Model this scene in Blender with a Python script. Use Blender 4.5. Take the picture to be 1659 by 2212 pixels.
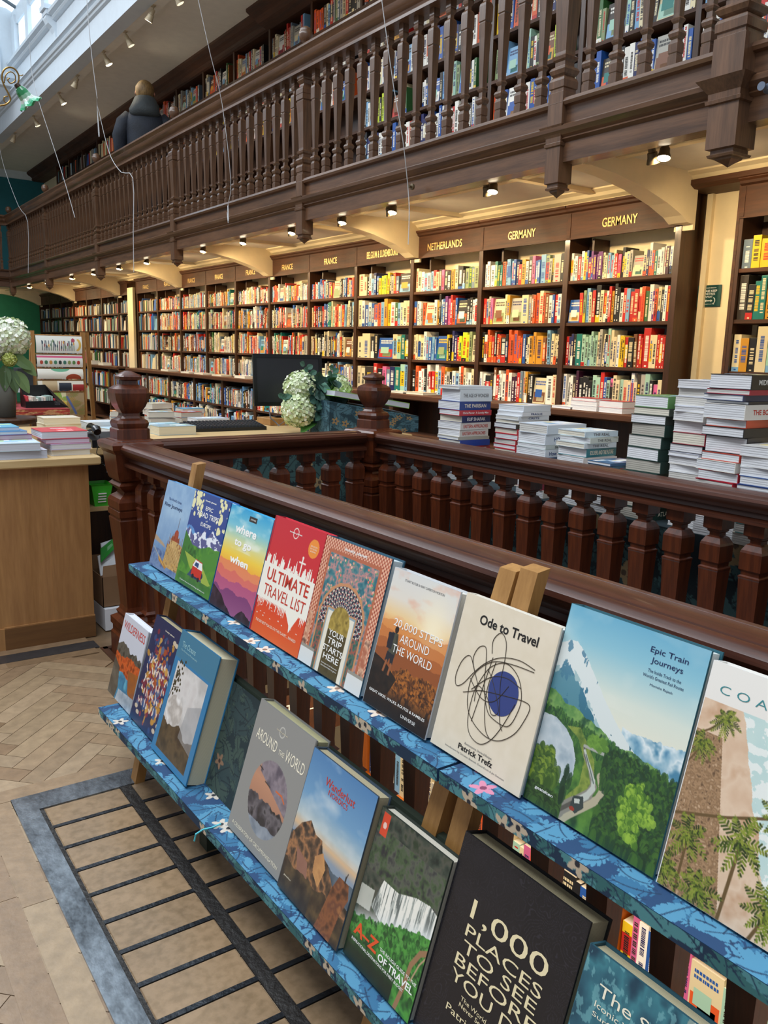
import bpy, math, random
import numpy as np
from mathutils import Vector, Matrix, Euler
for o in list(bpy.data.objects): bpy.data.objects.remove(o)
SC = bpy.context.scene
COL = SC.collection
PI = math.pi
# ------------------------------------------------------------------ camera, world, big lights, exposure
EYE = 1.35
cam_d = bpy.data.cameras.new('camera'); cam = bpy.data.objects.new('camera', cam_d); COL.objects.link(cam)
SC.camera = cam
yaw, pit, rol = 0.61347, 0.190235, 0.0265754
fwd = Vector((math.sin(yaw)*math.cos(pit), math.cos(yaw)*math.cos(pit), -math.sin(pit)))
rgt = Vector((math.cos(yaw), -math.sin(yaw), 0)); upv = rgt.cross(fwd)
r2 = rgt*math.cos(rol) + upv*math.sin(rol); u2 = upv*math.cos(rol) - rgt*math.sin(rol)
cam.matrix_world = Matrix(((r2.x, u2.x, -fwd.x, 0), (r2.y, u2.y, -fwd.y, 0), (r2.z, u2.z, -fwd.z, EYE), (0, 0, 0, 1)))
cam_d.sensor_fit = 'VERTICAL'; cam_d.sensor_height = 24; cam_d.lens = 1792.97/2212*24
cam_d.clip_start = 0.02; cam_d.clip_end = 200
SC.view_settings.view_transform = 'Standard'; SC.view_settings.look = 'None'
SC.view_settings.exposure = 0.0; SC.view_settings.gamma = 1.0; SC.view_settings.use_curve_mapping = False
w = bpy.data.worlds.new('world'); SC.world = w; w.use_nodes = True
w.node_tree.nodes['Background'].inputs[0].default_value = (0.86, 0.92, 1.0, 1)
w.node_tree.nodes['Background'].inputs[1].default_value = 0.42
def area(name, loc, sx, sy, power, color, rot=(0, 0, 0)):
    d = bpy.data.lights.new(name, 'AREA'); d.shape = 'RECTANGLE'; d.size = sx; d.size_y = sy; d.energy = power; d.color = color
    o = bpy.data.objects.new(name, d); COL.objects.link(o); o.location = loc; o.rotation_euler = rot; return o
area('skylight_daylight', (-1.3, 6.0, 7.4), 3.4, 17, 1200, (0.88, 0.94, 1.0))
area('lower_floor_lighting', (2.1, 1.6, -0.42), 0.8, 5, 38, (1.0, 0.72, 0.42))
def spotlight(loc, target, power, color=(1.0, 0.8, 0.52), size=1.9, blend=0.9, radius=0.05, parent=None):
    d = bpy.data.lights.new('spot_beam', 'SPOT'); d.energy = power; d.color = color; d.spot_size = size; d.spot_blend = blend; d.shadow_soft_size = radius
    o = bpy.data.objects.new('spot_beam', d); COL.objects.link(o); o.location = loc
    o.rotation_euler = (Vector(target)-Vector(loc)).to_track_quat('-Z', 'Y').to_euler(); return o

# ------------------------------------------------------------------ helpers
def lin(c):
    return tuple((x/12.92 if x <= 0.04045 else ((x+0.055)/1.055)**2.4) for x in c[:3])
def hx(s):
    s = s.lstrip('#'); return tuple(int(s[i:i+2], 16)/255 for i in (0, 2, 4))
def C(s): return lin(hx(s))
class MB:
    def __init__(s): s.v = []; s.f = []; s.c = []; s.m = []; s.col = (1, 1, 1); s.mat = 0
    def add(s, vs, fs, col=None, mat=None):
        n = len(s.v); s.v.extend(vs); col = col or s.col; mat = s.mat if mat is None else mat
        for f in fs: s.f.append(tuple(i+n for i in f)); s.c.append(col); s.m.append(mat)
    def box(s, x0, x1, y0, y1, z0, z1, col=None, mat=None):
        s.add([(x0,y0,z0),(x1,y0,z0),(x1,y1,z0),(x0,y1,z0),(x0,y0,z1),(x1,y0,z1),(x1,y1,z1),(x0,y1,z1)],
              [(0,3,2,1),(4,5,6,7),(0,1,5,4),(1,2,6,5),(2,3,7,6),(3,0,4,7)], col, mat)
    def mbox(s, M, x0, x1, y0, y1, z0, z1, col=None, mat=None):
        P = [M @ Vector(p) for p in ((x0,y0,z0),(x1,y0,z0),(x1,y1,z0),(x0,y1,z0),(x0,y0,z1),(x1,y0,z1),(x1,y1,z1),(x0,y1,z1))]
        s.add([tuple(p) for p in P], [(0,3,2,1),(4,5,6,7),(0,1,5,4),(1,2,6,5),(2,3,7,6),(3,0,4,7)], col, mat)
    def cbox(s, x0, x1, y0, y1, z0, z1, b, col=None, mat=None):   # box with chamfered top and bottom rims
        s.sq((x0+x1)/2, (y0+y1)/2, [(z0, (x1-x0)/2-b, (y1-y0)/2-b), (z0+b, (x1-x0)/2, (y1-y0)/2), (z1-b, (x1-x0)/2, (y1-y0)/2), (z1, (x1-x0)/2-b, (y1-y0)/2-b)], col, mat)
    def sq(s, cx, cy, prof, col=None, mat=None):                  # stacked rectangles (z, half x[, half y])
        vs = []
        for p in prof:
            z, a = p[0], p[1]; b = p[2] if len(p) > 2 else a
            vs += [(cx-a,cy-b,z),(cx+a,cy-b,z),(cx+a,cy+b,z),(cx-a,cy+b,z)]
        fs = [(3,2,1,0)]
        for i in range(len(prof)-1):
            for k in range(4): fs.append((4*i+k, 4*i+(k+1)%4, 4*i+4+(k+1)%4, 4*i+4+k))
        n = 4*(len(prof)-1); fs.append((n,n+1,n+2,n+3)); s.add(vs, fs, col, mat)
    def lathe(s, cx, cy, prof, n=16, col=None, mat=None, M=None, wob=None):
        vs = []
        for z, r in prof:
            for k in range(n):
                a = 2*PI*k/n; rr = r*(1+(wob(z, a) if wob else 0)); p = Vector((cx+rr*math.cos(a), cy+rr*math.sin(a), z))
                if M: p = M @ p
                vs.append(tuple(p))
        fs = []
        for i in range(len(prof)-1):
            for k in range(n): fs.append((n*i+k, n*i+(k+1)%n, n*i+n+(k+1)%n, n*i+n+k))
        if prof[0][1] > 1e-6: fs.append(tuple(reversed(range(n))))
        if prof[-1][1] > 1e-6: fs.append(tuple(range(n*(len(prof)-1), n*len(prof))))
        s.add(vs, fs, col, mat)
    def tube(s, pts, r, n=6, col=None, mat=None, closed=False):
        pts = [Vector(p) for p in pts]; N = len(pts); vs = []; ref = None
        for i, p in enumerate(pts):
            a = pts[i-1] if (i > 0 or closed) else p; b = pts[(i+1) % N] if (i < N-1 or closed) else p
            t = (b-a).normalized()
            if ref is None: ref = t.orthogonal().normalized()
            ref = (ref - t*ref.dot(t)).normalized(); q = t.cross(ref); rr = r[i] if isinstance(r, (list, tuple)) else r
            for k in range(n):
                an = 2*PI*k/n; vs.append(tuple(p + ref*(rr*math.cos(an)) + q*(rr*math.sin(an))))
        fs = []
        for i in range(N if closed else N-1):
            j = (i+1) % N
            for k in range(n): fs.append((n*i+k, n*i+(k+1)%n, n*j+(k+1)%n, n*j+k))
        if not closed: fs += [tuple(reversed(range(n))), tuple(range(n*(N-1), n*N))]
        s.add(vs, fs, col, mat)
    def prof_y(s, prof, y0, y1, col=None, mat=None):              # closed (x,z) outline pulled along Y
        n = len(prof); vs = [(x, y0, z) for x, z in prof]+[(x, y1, z) for x, z in prof]
        fs = [(i, (i+1) % n, n+(i+1) % n, n+i) for i in range(n)]+[tuple(reversed(range(n))), tuple(range(n, 2*n))]
        s.add(vs, fs, col, mat)
    def prof_x(s, prof, x0, x1, col=None, mat=None):              # closed (y,z) outline pulled along X
        n = len(prof); vs = [(x0, y, z) for y, z in prof]+[(x1, y, z) for y, z in prof]
        fs = [(i, (i+1) % n, n+(i+1) % n, n+i) for i in range(n)]+[tuple(reversed(range(n))), tuple(range(n, 2*n))]
        s.add(vs, fs, col, mat)
    def build(s, name, mats, parent=None, smooth=False, loc=None, M=None):
        me = bpy.data.meshes.new(name); me.from_pydata(s.v, [], s.f)
        if not isinstance(mats, (list, tuple)): mats = [mats]
        for m in mats: me.materials.append(m)
        n = len(s.f)
        if n:
            me.polygons.foreach_set('material_index', s.m)
            at = me.attributes.new('col', 'FLOAT_COLOR', 'FACE')
            a = np.ones((n, 4), np.float32); a[:, :3] = np.array(s.c, np.float32)[:, :3]; at.data.foreach_set('color', a.ravel())
            if smooth: me.polygons.foreach_set('use_smooth', [True]*n)
        me.update()
        o = bpy.data.objects.new(name, me); COL.objects.link(o)
        if parent: o.parent = parent
        if loc: o.location = loc
        if M: o.matrix_local = M
        return o
def fix_normals(o):
    import bmesh
    b = bmesh.new(); b.from_mesh(o.data); bmesh.ops.recalc_face_normals(b, faces=b.faces); b.to_mesh(o.data); b.free(); return o
def smooth_angle(o, deg=35):
    o.data.polygons.foreach_set('use_smooth', [True]*len(o.data.polygons)); o.data.set_sharp_from_angle(angle=math.radians(deg)); return o
def tag(o, label=None, cat=None, group=None, kind=None):
    if label: o['label'] = label
    if cat: o['category'] = cat
    if group: o['group'] = group
    if kind: o['kind'] = kind
    return o
def empty(name, loc=(0, 0, 0), label=None, cat=None, group=None, M=None):
    o = bpy.data.objects.new(name, None); COL.objects.link(o); o.location = loc; o.empty_display_size = 0.05
    if M: o.matrix_world = M
    return tag(o, label, cat, group)
def struct(o): o['kind'] = 'structure'; return o
def children_of(o): return [c for c in bpy.data.objects if c.parent == o]
def dup(o, loc=None, parent=None, label=None, kids=None):
    c = o.copy(); COL.objects.link(c)
    if parent: c.parent = parent
    if loc is not None: c.location = loc
    if label: c['label'] = label
    for k in (kids if kids is not None else children_of(o)): dup(k, None, c)
    return c

# ------------------------------------------------------------------ materials
def newmat(name):
    m = bpy.data.materials.new(name); m.use_nodes = True; nt = m.node_tree; b = nt.nodes['Principled BSDF']; return m, nt, b
def mixrgb(nt, fac, a, b, mode='MIX'):
    n = nt.nodes.new('ShaderNodeMix'); n.data_type = 'RGBA'; n.blend_type = mode
    for sock, v in ((n.inputs[0], fac), (n.inputs[6], a), (n.inputs[7], b)):
        if hasattr(v, 'links') or isinstance(v, bpy.types.NodeSocket): nt.links.new(v, sock)
        elif isinstance(v, (int, float)): sock.default_value = v
        else: sock.default_value = (*v[:3], 1)
    return n.outputs[2]
def coords(nt, scale=(1, 1, 1), kind='Object', rot=(0, 0, 0)):
    t = nt.nodes.new('ShaderNodeTexCoord'); mp = nt.nodes.new('ShaderNodeMapping'); mp.inputs['Scale'].default_value = scale; mp.inputs['Rotation'].default_value = rot
    nt.links.new(t.outputs[kind], mp.inputs[0]); return mp.outputs[0]
def noise(nt, vec, scale=5, detail=4, rough=0.55, dist=0.0):
    n = nt.nodes.new('ShaderNodeTexNoise'); n.inputs['Scale'].default_value = scale; n.inputs['Detail'].default_value = detail
    n.inputs['Roughness'].default_value = rough; n.inputs['Distortion'].default_value = dist; nt.links.new(vec, n.inputs['Vector']); return n.outputs[0]
def ramp(nt, fac, stops):
    r = nt.nodes.new('ShaderNodeValToRGB'); nt.links.new(fac, r.inputs[0]); e = r.color_ramp.elements
    while len(e) < len(stops): e.new(0.5)
    for i, (p, c) in enumerate(stops): e[i].position = p; e[i].color = (*c[:3], 1)
    return r.outputs[0]
def bump(nt, b, h, strength=0.2, dist=0.01):
    n = nt.nodes.new('ShaderNodeBump'); n.inputs['Strength'].default_value = strength; n.inputs['Distance'].default_value = dist
    nt.links.new(h, n.inputs['Height']); nt.links.new(n.outputs[0], b.inputs['Normal'])
def plain(name, col, rough=0.5, metal=0.0, var=0.0, coat=0.0, bmp=0.0):
    m, nt, b = newmat(name); b.inputs['Roughness'].default_value = rough; b.inputs['Metallic'].default_value = metal; b.inputs['Coat Weight'].default_value = coat
    v = coords(nt); f = noise(nt, v, 9, 4)
    k = var if var else 0.05
    nt.links.new(ramp(nt, f, [(0.3, tuple(x*(1-k) for x in col)), (0.7, tuple(min(1, x*(1+k)) for x in col))]), b.inputs['Base Color'])
    if bmp: bump(nt, b, noise(nt, v, 60, 3), bmp)
    return m
def wood(name, dark, light, rough=0.35, axis='Z', scale=14, coat=0.0, stretch=0.07, bmp=0.08, mid=None):
    m, nt, b = newmat(name); s = [1, 1, 1]; s['XYZ'.index(axis)] = stretch
    v = coords(nt, tuple(s)); f = noise(nt, v, scale, 6, 0.6, 0.6); g = noise(nt, v, scale*6, 3, 0.7)
    stops = [(0.28, dark), (0.72, light)] if mid is None else [(0.25, dark), (0.5, mid), (0.75, light)]
    c = ramp(nt, f, stops); c = mixrgb(nt, 0.35, c, ramp(nt, g, [(0.35, dark), (0.65, light)]))
    nt.links.new(c, b.inputs['Base Color'])
    w2 = noise(nt, coords(nt), 4, 3)
    mr = nt.nodes.new('ShaderNodeMapRange'); nt.links.new(w2, mr.inputs[0]); mr.inputs[3].default_value = rough*0.8; mr.inputs[4].default_value = rough*1.35
    nt.links.new(mr.outputs[0], b.inputs['Roughness']); b.inputs['Coat Weight'].default_value = coat; b.inputs['Coat Roughness'].default_value = 0.12
    if bmp: bump(nt, b, g, bmp, 0.003)
    return m
def vcol(name, rough=0.5, coat=0.0, var=0.0, bmp=0.0, metal=0.0, spec=0.5):
    m, nt, b = newmat(name); a = nt.nodes.new('ShaderNodeAttribute'); a.attribute_name = 'col'
    out = a.outputs['Color']
    if var:
        f = noise(nt, coords(nt), 25, 4); out = mixrgb(nt, 1.0, out, ramp(nt, f, [(0.3, (1-var,)*3), (0.7, (1, 1, 1))]), 'MULTIPLY')
    nt.links.new(out, b.inputs['Base Color']); b.inputs['Roughness'].default_value = rough; b.inputs['Coat Weight'].default_value = coat
    b.inputs['Coat Roughness'].default_value = 0.15; b.inputs['Metallic'].default_value = metal; b.inputs['Specular IOR Level'].default_value = spec
    if bmp: bump(nt, b, noise(nt, coords(nt), 40, 4), bmp)
    return m
def emit(name, col, strength):
    m, nt, b = newmat(name); b.inputs['Base Color'].default_value = (*col, 1); b.inputs['Emission Color'].default_value = (*col, 1); b.inputs['Emission Strength'].default_value = strength; return m

W_RAIL = wood('polished_mahogany', C('2e140b'), C('5e3220'), 0.36, 'Y', 22, 0.15, 0.03)
W_RAILX = wood('polished_mahogany_cross', C('2e140b'), C('5e3220'), 0.34, 'X', 12, 0.5, 0.06)
W_BAL = wood('mahogany_turned', C('331409'), C('6b3216'), 0.34, 'Z', 12, 0.25, 0.08)
W_GAL = wood('gallery_oak', C('3a271b'), C('77553c'), 0.32, 'Z', 10, 0.3, 0.08)
W_GALY = wood('gallery_oak_long', C('3c281c'), C('7c583e'), 0.32, 'Y', 8, 0.3, 0.07)
W_CASE = wood('bookcase_oak', C('241408'), C('523018'), 0.4, 'Z', 10, 0.15, 0.07)
W_CASEY = wood('bookcase_oak_long', C('2b180b'), C('5a3218'), 0.55, 'Y', 9, 0.0, 0.07)
W_LIGHT = wood('light_oak', C('8a5f33'), C('b98a55'), 0.42, 'Z', 7, 0.1, 0.1, mid=C('a2754a'))
W_LTOP = wood('light_oak_top', C('b8945f'), C('dcc08e'), 0.4, 'X', 6, 0.1, 0.08)
W_PINE = wood('easel_beech', C('8c6130'), C('b98a50'), 0.45, 'Z', 10, 0.05, 0.06)
W_ORANGE = wood('lower_orange_wood', C('a04e10'), C('cf7420'), 0.4, 'Z', 7)
CREAM = plain('cream_paint', C('f2e0b8'), 0.55, 0, 0.04)
CEIL = plain('ceiling_paint', C('e6e0d2'), 0.7, 0, 0.04)
WHITE = plain('white_gloss_paint', C('d3dde5'), 0.45, 0, 0.03)
GREEN_W = plain('green_wall_paint', C('2a8560'), 0.6, 0, 0.08)
TEAL_W = plain('teal_wall_paint', C('20707c'), 0.6, 0, 0.08)
GOLD = plain('gold_leaf', C('f0cf86'), 0.35, 0.3)
BLACK = plain('black_plastic', C('16171a'), 0.35)
PAPER = vcol('printed_paper', 0.45, 0.0)
GLOSSY = vcol('glossy_cover', 0.32, 0.25)
MATTE = vcol('matte_cover', 0.6)
CLOTH = vcol('printed_cloth', 0.8)
# ------------------------------------------------------------------ floor and walls
rnd = random.Random(7)
FLW = vcol('parquet_oak', 0.38, 0.12, 0.28, 0.12)
FLB = plain('floor_gap', C('7a6248'), 0.5, 0, 0.2)
m = MB()
m.box(-5, 1.03, -3, 21, -0.35, -0.004); m.box(1.03, 5.2, 3.66, 21, -0.35, -0.004); m.box(2.52, 5.2, -3, 3.66, -0.35, -0.004)
struct(m.build('floor', FLB))
m = MB(); Wd = 0.072; n = 5; L = n*Wd; cols = ['a0876a', '9a8064', 'a68e70', '94795d', 'aa9275', '9c8265', '8c7256']
R45 = math.radians(45); ca, sa = math.cos(R45), math.sin(R45)
def plank(ax, ay, bx, by):
    g = 0.0011; P = []
    for x, y in ((ax+g, ay+g), (bx-g, ay+g), (bx-g, by-g), (ax+g, by-g)): P.append((x*ca-y*sa, x*sa+y*ca))
    cx = sum(p[0] for p in P)/4; cy = sum(p[1] for p in P)/4
    if not (-1.7 < cx < 1.0 and 0.2 < cy < 3.66): return
    c = C(rnd.choice(cols)); k = rnd.uniform(0.88, 1.08); c = tuple(min(1, x*k) for x in c)
    m.add([(x, y, -0.004) for x, y in P]+[(x, y, 0) for x, y in P], [(4,5,6,7),(0,1,5,4),(1,2,6,5),(2,3,7,6),(3,0,4,7)], c)
for k in range(-50, 90):
    for q in range(-12, 12):
        x0 = (k+2*n*q)*Wd; plank(x0, k*Wd, x0+L, (k+1)*Wd)
        y0 = (k+1+2*n*q)*Wd; plank(k*Wd, y0, (k+1)*Wd, y0+L)
struct(m.build('floor', FLW))
# straight border boards beside the grate and before the counter
m = MB()
def board(x0, x1, y0, y1, alongy=True):
    p = y0 if alongy else x0; e = y1 if alongy else x1
    while p < e:
        q = min(e, p+rnd.uniform(0.5, 0.75)); c = C(rnd.choice(cols)); g = 0.001
        if alongy: m.box(x0+g, x1-g, p+g, q-g, -0.003, 0.0012, c)
        else: m.box(p+g, q-g, y0+g, y1-g, -0.003, 0.0012, c)
        p = q
board(0.335, 0.408, 0.2, 2.484); board(0.26, 0.335, 0.2, 2.56); board(0.335, 1.02, 2.487, 2.56, False)
board(-1.6, 1.0, 3.765, 3.83, False); board(-1.6, 1.0, 3.6, 3.665, False)
m.box(-1.6, 1.02, 3.667, 3.763, -0.003, 0.0014, C('39393b'))
struct(m.build('trim_1', FLW))
# wooden facing of the stair opening
m = MB(); m.box(1.02, 1.05, -3, 3.66, -0.35, 0.0); m.box(2.52, 2.55, -3, 3.66, -0.35, 0.0); m.box(1.03, 2.55, 3.63, 3.66, -0.35, 0.0)
struct(m.build('trim_2', W_CASEY))
# lower floor: floor and walls seen through the balusters
LOWF = plain('lower_carpet', C('5a4636'), 0.9)
m = MB(); m.box(0.2, 5.2, -3, 6, -3.3, -3.25); struct(m.build('floor', LOWF))
m = MB(); m.box(3.45, 3.5, -3, 6, -3.25, -0.35); m.box(0.2, 3.45, 5.6, 5.65, -3.25, -0.35); struct(m.build('wall_lower', CREAM))
# side wall, far walls, gallery slab
m = MB(); m.box(4.96, 5.1, -1.0, 20.9, 0, 5.3); struct(m.build('wall_right', CREAM))
m = MB(); m.box(-5, 4.96, 20.75, 20.9, 0, 2.52); struct(m.build('wall_far', GREEN_W))
m = MB(); m.box(-5, 4.96, 20.75, 20.9, 2.52, 4.92); struct(m.build('wall_far', TEAL_W))
m = MB(); m.box(-5, 4.96, 20.70, 20.9, 4.92, 5.3); m.prof_x([(20.7,4.92),(20.62,5.0),(20.55,5.08),(20.7,5.12)], -5, 4.9); struct(m.build('trim_3', WHITE))
m = MB(); m.box(3.62, 4.96, -1.0, 20.75, 2.50, 2.66); m.box(-5, 3.62, 17.86, 20.75, 2.50, 2.66); struct(m.build('ceiling', CEIL))
# plaster ribs and crown moulding under the gallery
m = MB()
for y in [3.5+2.85*k*0.5+0.7 for k in range(0, 12)]: m.box(3.62, 4.9, y-0.03, y+0.03, 2.47, 2.5)
m.box(3.95, 4.0, -1, 20.7, 2.475, 2.5)
m.prof_y([(4.62,2.5),(4.62,2.49),(4.66,2.475),(4.68,2.455),(4.72,2.44),(4.73,2.42),(4.96,2.42),(4.96,2.5)], -1, 20.7)
struct(m.build('trim_4', CREAM))
# gallery fascia with its mouldings; far return
m = MB()
F = [(3.552,2.40),(3.552,2.50),(3.53,2.515),(3.535,2.525),(3.52,2.535),(3.50,2.555),(3.495,2.575),(3.51,2.585),(3.557,2.59),(3.557,2.685),(3.53,2.69),(3.52,2.705),(3.53,2.725),(3.66,2.725),(3.66,2.40)]
m.prof_y(F, 2.45, 17.79); m.prof_y([(x+0.03, z) for x, z in F], -1.0, 2.40)
struct(fix_normals(m.build('trim_5', W_GALY)))
m = MB(); m.prof_x([(y+14.25, z) for y, z in F], -5, 3.6); struct(fix_normals(m.build('trim_6', wood('gallery_oak_far', C('2a1a11'), C('65452f'), 0.35, 'X', 8, 0.2))))

# ------------------------------------------------------------------ upper ceiling, roof lantern
m = MB(); m.box(3.55, 5.0, -1, 20.7, 5.06, 5.2); m.box(3.345, 3.62, -1, 20.7, 4.98, 5.1)
m.box(-5, 3.4, 17.6, 20.7, 5.0, 5.2); struct(m.build('ceiling', CEIL))
m = MB()
m.box(3.33, 3.5, -1, 17.6, 4.975, 5.82)                     # light well side wall
m.prof_y([(3.33,5.24),(3.30,5.25),(3.29,5.27),(3.27,5.28),(3.26,5.30),(3.29,5.315),(3.28,5.34),(3.24,5.36),(3.24,5.38),(3.33,5.39)], -1, 17.6)
m.prof_y([(3.33,5.68),(3.28,5.69),(3.26,5.71),(3.27,5.73),(3.22,5.75),(3.21,5.78),(3.24,5.80),(3.33,5.81)], -1, 15.5)
m.box(3.33, 3.4, -1, 15.5, 5.79, 5.84); m.box(3.33, 3.42, -1, 15.5, 6.32, 6.55)
for y in [15.3, 14.42, 13.4, 12.4, 11.4, 10.4, 9.4, 8.4]:
    m.box(3.30, 3.42, y-0.09 if y < 15 else y-0.05, y+0.09 if y < 15 else y+0.2, 5.82, 6.45)
m.box(-1.5, 3.4, 15.5, 15.7, 5.5, 6.6)                        # lantern end wall
m.prof_x([(15.5,5.40),(15.42,5.42),(15.40,5.46),(15.44,5.49),(15.36,5.53),(15.5,5.56)], -1.5, 3.3)
m.prof_x([(17.6,5.0),(17.5,5.02),(17.5,5.12),(17.6,5.14)], -5, 3.33)
m.box(-5, 3.33, 17.6, 17.75, 4.985, 5.6)
struct(m.build('wall_skylight', WHITE))
# console bracket under the window ledge
cb = MB()
for yy in (12.9, 9.9):
    cb.box(3.16, 3.34, yy-0.12, yy+0.12, 5.80, 5.86); cb.box(3.19, 3.34, yy-0.10, yy+0.10, 5.74, 5.80)
    cb.prof_y([(3.34,5.74),(3.2,5.74),(3.19,5.70),(3.22,5.64),(3.27,5.60),(3.30,5.54),(3.31,5.46),(3.29,5.43),(3.31,5.41),(3.34,5.42)], yy-0.07, yy+0.07)
struct(fix_normals(cb.build('trim_7', WHITE)))
GLASSW = emit('frosted_daylight_glass', (0.72, 0.86, 0.98), 0.95)
wn = 1
for y0, y1 in ((14.51, 15.2), (13.49, 14.33), (12.49, 13.31), (11.49, 12.31), (10.49, 11.31), (9.49, 10.31)):
    g = MB(); g.box(3.36, 3.37, y0, y1, 5.84, 6.32); o = struct(g.build('window_%d' % wn, GLASSW)); wn += 1
# glazed roof over the light well
g = MB()
for k in range(30):
    y = -1+k*0.56
    g.add([(3.36, y, 6.55), (3.36, y+0.5, 6.55), (0.9, y+0.5, 7.6), (0.9, y, 7.6)], [(0, 1, 2, 3)])
struct(g.build('window_%d' % wn, emit('roof_daylight_glass', (0.80, 0.92, 1.0), 1.05))); wn += 1
g = MB()
for k in range(31):
    y = -1.06+k*0.56; g.add([(3.4, y, 6.5), (3.4, y+0.06, 6.5), (0.9, y+0.06, 7.57), (0.9, y, 7.57), (3.4, y, 6.56), (3.4, y+0.06, 6.56), (0.9, y+0.06, 7.63), (0.9, y, 7.63)], [(0,1,2,3),(7,6,5,4),(0,4,5,1),(3,2,6,7),(0,3,7,4),(1,5,6,2)])
struct(g.build('trim_8', plain('dark_glazing_bar', C('5a646c'), 0.5)))
# arched window in the lantern end wall
g = MB(); pts = [(2.55+0.55*math.cos(a), 5.85+0.55*math.sin(a)) for a in [PI*i/14 for i in range(15)]]
vs = [(x, 15.49, z) for x, z in pts]; g.add(vs, [tuple(range(15))]); g.box(2.0, 3.1, 15.485, 15.49, 5.58, 5.85)
struct(g.build('window_%d' % wn, GLASSW)); wn += 1
g = MB(); g.tube([(x, 15.47, z) for x, z in [(3.1, 5.58)]+pts+[(2.0, 5.58)]], 0.03, 6)
for xx in (2.35, 2.75): g.box(xx-0.015, xx+0.015, 15.46, 15.49, 5.58, 6.36)
struct(g.build('trim_9', WHITE))

# ------------------------------------------------------------------ curved plaster brackets under the gallery
bm_ = MB(); P = [(3.62,2.52),(3.62,2.40),(3.75,2.41),(3.95,2.395),(4.2,2.355),(4.45,2.29),(4.6,2.235),(4.66,2.20),(4.72,2.195),(4.72,2.16),(4.74,2.16),(4.74,2.52)]
bm_.prof_y(P, -0.07, 0.07)
br0 = None; BRY = [3.47+2.85*k for k in range(7)]
names = ['beside the cream pillar at the right', 'over the BELGIUM sign', 'left of the second France group', 'above the narrow cream post', 'third from the green far wall', 'second from the green far wall', 'nearest the green far wall']
for k, y in enumerate(BRY):
    if br0 is None: br0 = fix_normals(bm_.build('ceiling_bracket', CREAM)); o = br0; o.location = (0, y, 0)
    else: o = dup(br0, (0, y, 0))
    tag(o, 'cream curved plaster bracket under the gallery, '+names[k], 'bracket', 'curved brackets under the gallery')
m = MB()
m.box(4.93, 4.96, 3.02, 3.42, 0, 2.46); m.box(4.90, 4.96, 3.40, 3.44, 0, 2.46); m.box(4.70, 4.74, 14.12, 14.4, 0.0, 2.3)
struct(m.build('trim_10', CREAM))

# ------------------------------------------------------------------ gallery balustrade
gb = empty('gallery_balustrade', (3.575, 10, 2.72), 'dark oak balustrade running along the upper gallery edge', 'balustrade')
def local(o, parent, xyz): o.parent = parent; o.location = tuple(a-b for a, b in zip(xyz, parent.location)); return o
m = MB()
RP = [(-0.075,0.0),(-0.075,0.02),(-0.055,0.035),(-0.06,0.05),(-0.075,0.06),(-0.095,0.085),(-0.1,0.11),(-0.09,0.12),(-0.1,0.135),(-0.115,0.15),(-0.115,0.165),(-0.09,0.185),(0,0.195),(0.09,0.185),(0.115,0.165),(0.115,0.15),(0.09,0.12),(0.075,0.06),(0.06,0.03),(0.075,0.0)]
m.prof_y([(x, z) for x, z in RP], -1.0-10, 17.79-10)
o = fix_normals(m.build('handrail', W_GALY, gb)); o.location = (0, 0, 0.81); smooth_angle(o, 30)
BP = [(0,.025),(.05,.025),(.054,.022),(.062,.022),(.066,.025),(.105,.026),(.115,.022),(.125,.018),(.135,.026),(.15,.03),(.162,.026),(.172,.016),(.195,.015),(.205,.021),(.215,.024),(.225,.017),(.24,.017),(.5,.024),(.575,.028),(.58,.024),(.588,.024),(.593,.029),(.675,.029),(.69,.026),(.70,.018),(.705,.014),(.722,.014),(.735,.022),(.75,.025),(.762,.022),(.768,.024),(.81,.024)]
m = MB(); m.sq(0, 0, BP); bal = m.build('baluster', W_GAL, gb)
first = True
NW = [3.48+2.86*k for k in range(6)]
for a, b in zip([2.40]+NW[:-1], NW):
    nb = max(1, round((b-a)/0.173)-1)
    for i in range(nb):
        y = a+(b-a)*(i+1)/(nb+1)
        if first: bal.location = (0, y-10, 0); first = False
        else:
            c = bal.copy(); COL.objects.link(c); c.location = (0, y-10, 0)
for i in range(9):
    c = bal.copy(); COL.objects.link(c); c.location = (0.03, 2.25-0.175*i-10, 0)
NP = [(-.50,.0),(-.485,.012),(-.47,.028),(-.462,.03),(-.46,.045),(-.45,.048),(-.445,.04),(-.43,.04),(-.425,.052),(-.24,.052),(-.235,.06),(-.22,.062),(-.215,.055),(-.19,.056),(-.16,.072),(-.135,.085),(-.13,.06),(-.125,.054),(0,.054),(.04,.054),(.045,.048),(.06,.048),(.065,.054),(.10,.055),(.115,.05),(.125,.04),(.135,.05),(.155,.058),(.17,.05),(.18,.036),(.2,.036),(.21,.046),(.225,.05),(.235,.038),(.25,.037),(.52,.047),(.60,.054),(.605,.048),(.612,.048),(.617,.056),(.65,.056),(.652,.053),(.658,.053),(.66,.056),(.69,.056),(.705,.05),(.72,.034),(.735,.032),(.745,.04),(.76,.05),(.77,.045),(.78,.05),(.82,.05)]
m = MB(); m.sq(0, 0, NP); nw = m.build('newel_post', W_GAL, gb)
m = MB(); m.lathe(0, 0, [(0,.03),(.02,.032),(.03,.02),(.045,.018),(.055,.035),(.075,.05),(.10,.056),(.125,.055),(.13,.048),(.138,.05),(.15,.045),(.165,.02),(.17,0)], 18)
fin = m.build('finial', W_GAL, nw, smooth=True); fin.location = (0, 0, 1.0)
for k, y in enumerate(NW):
    if k == 0: o = nw
    else: o = dup(nw, kids=[fin])
    o.location = (0, y-10, 0)
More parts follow.
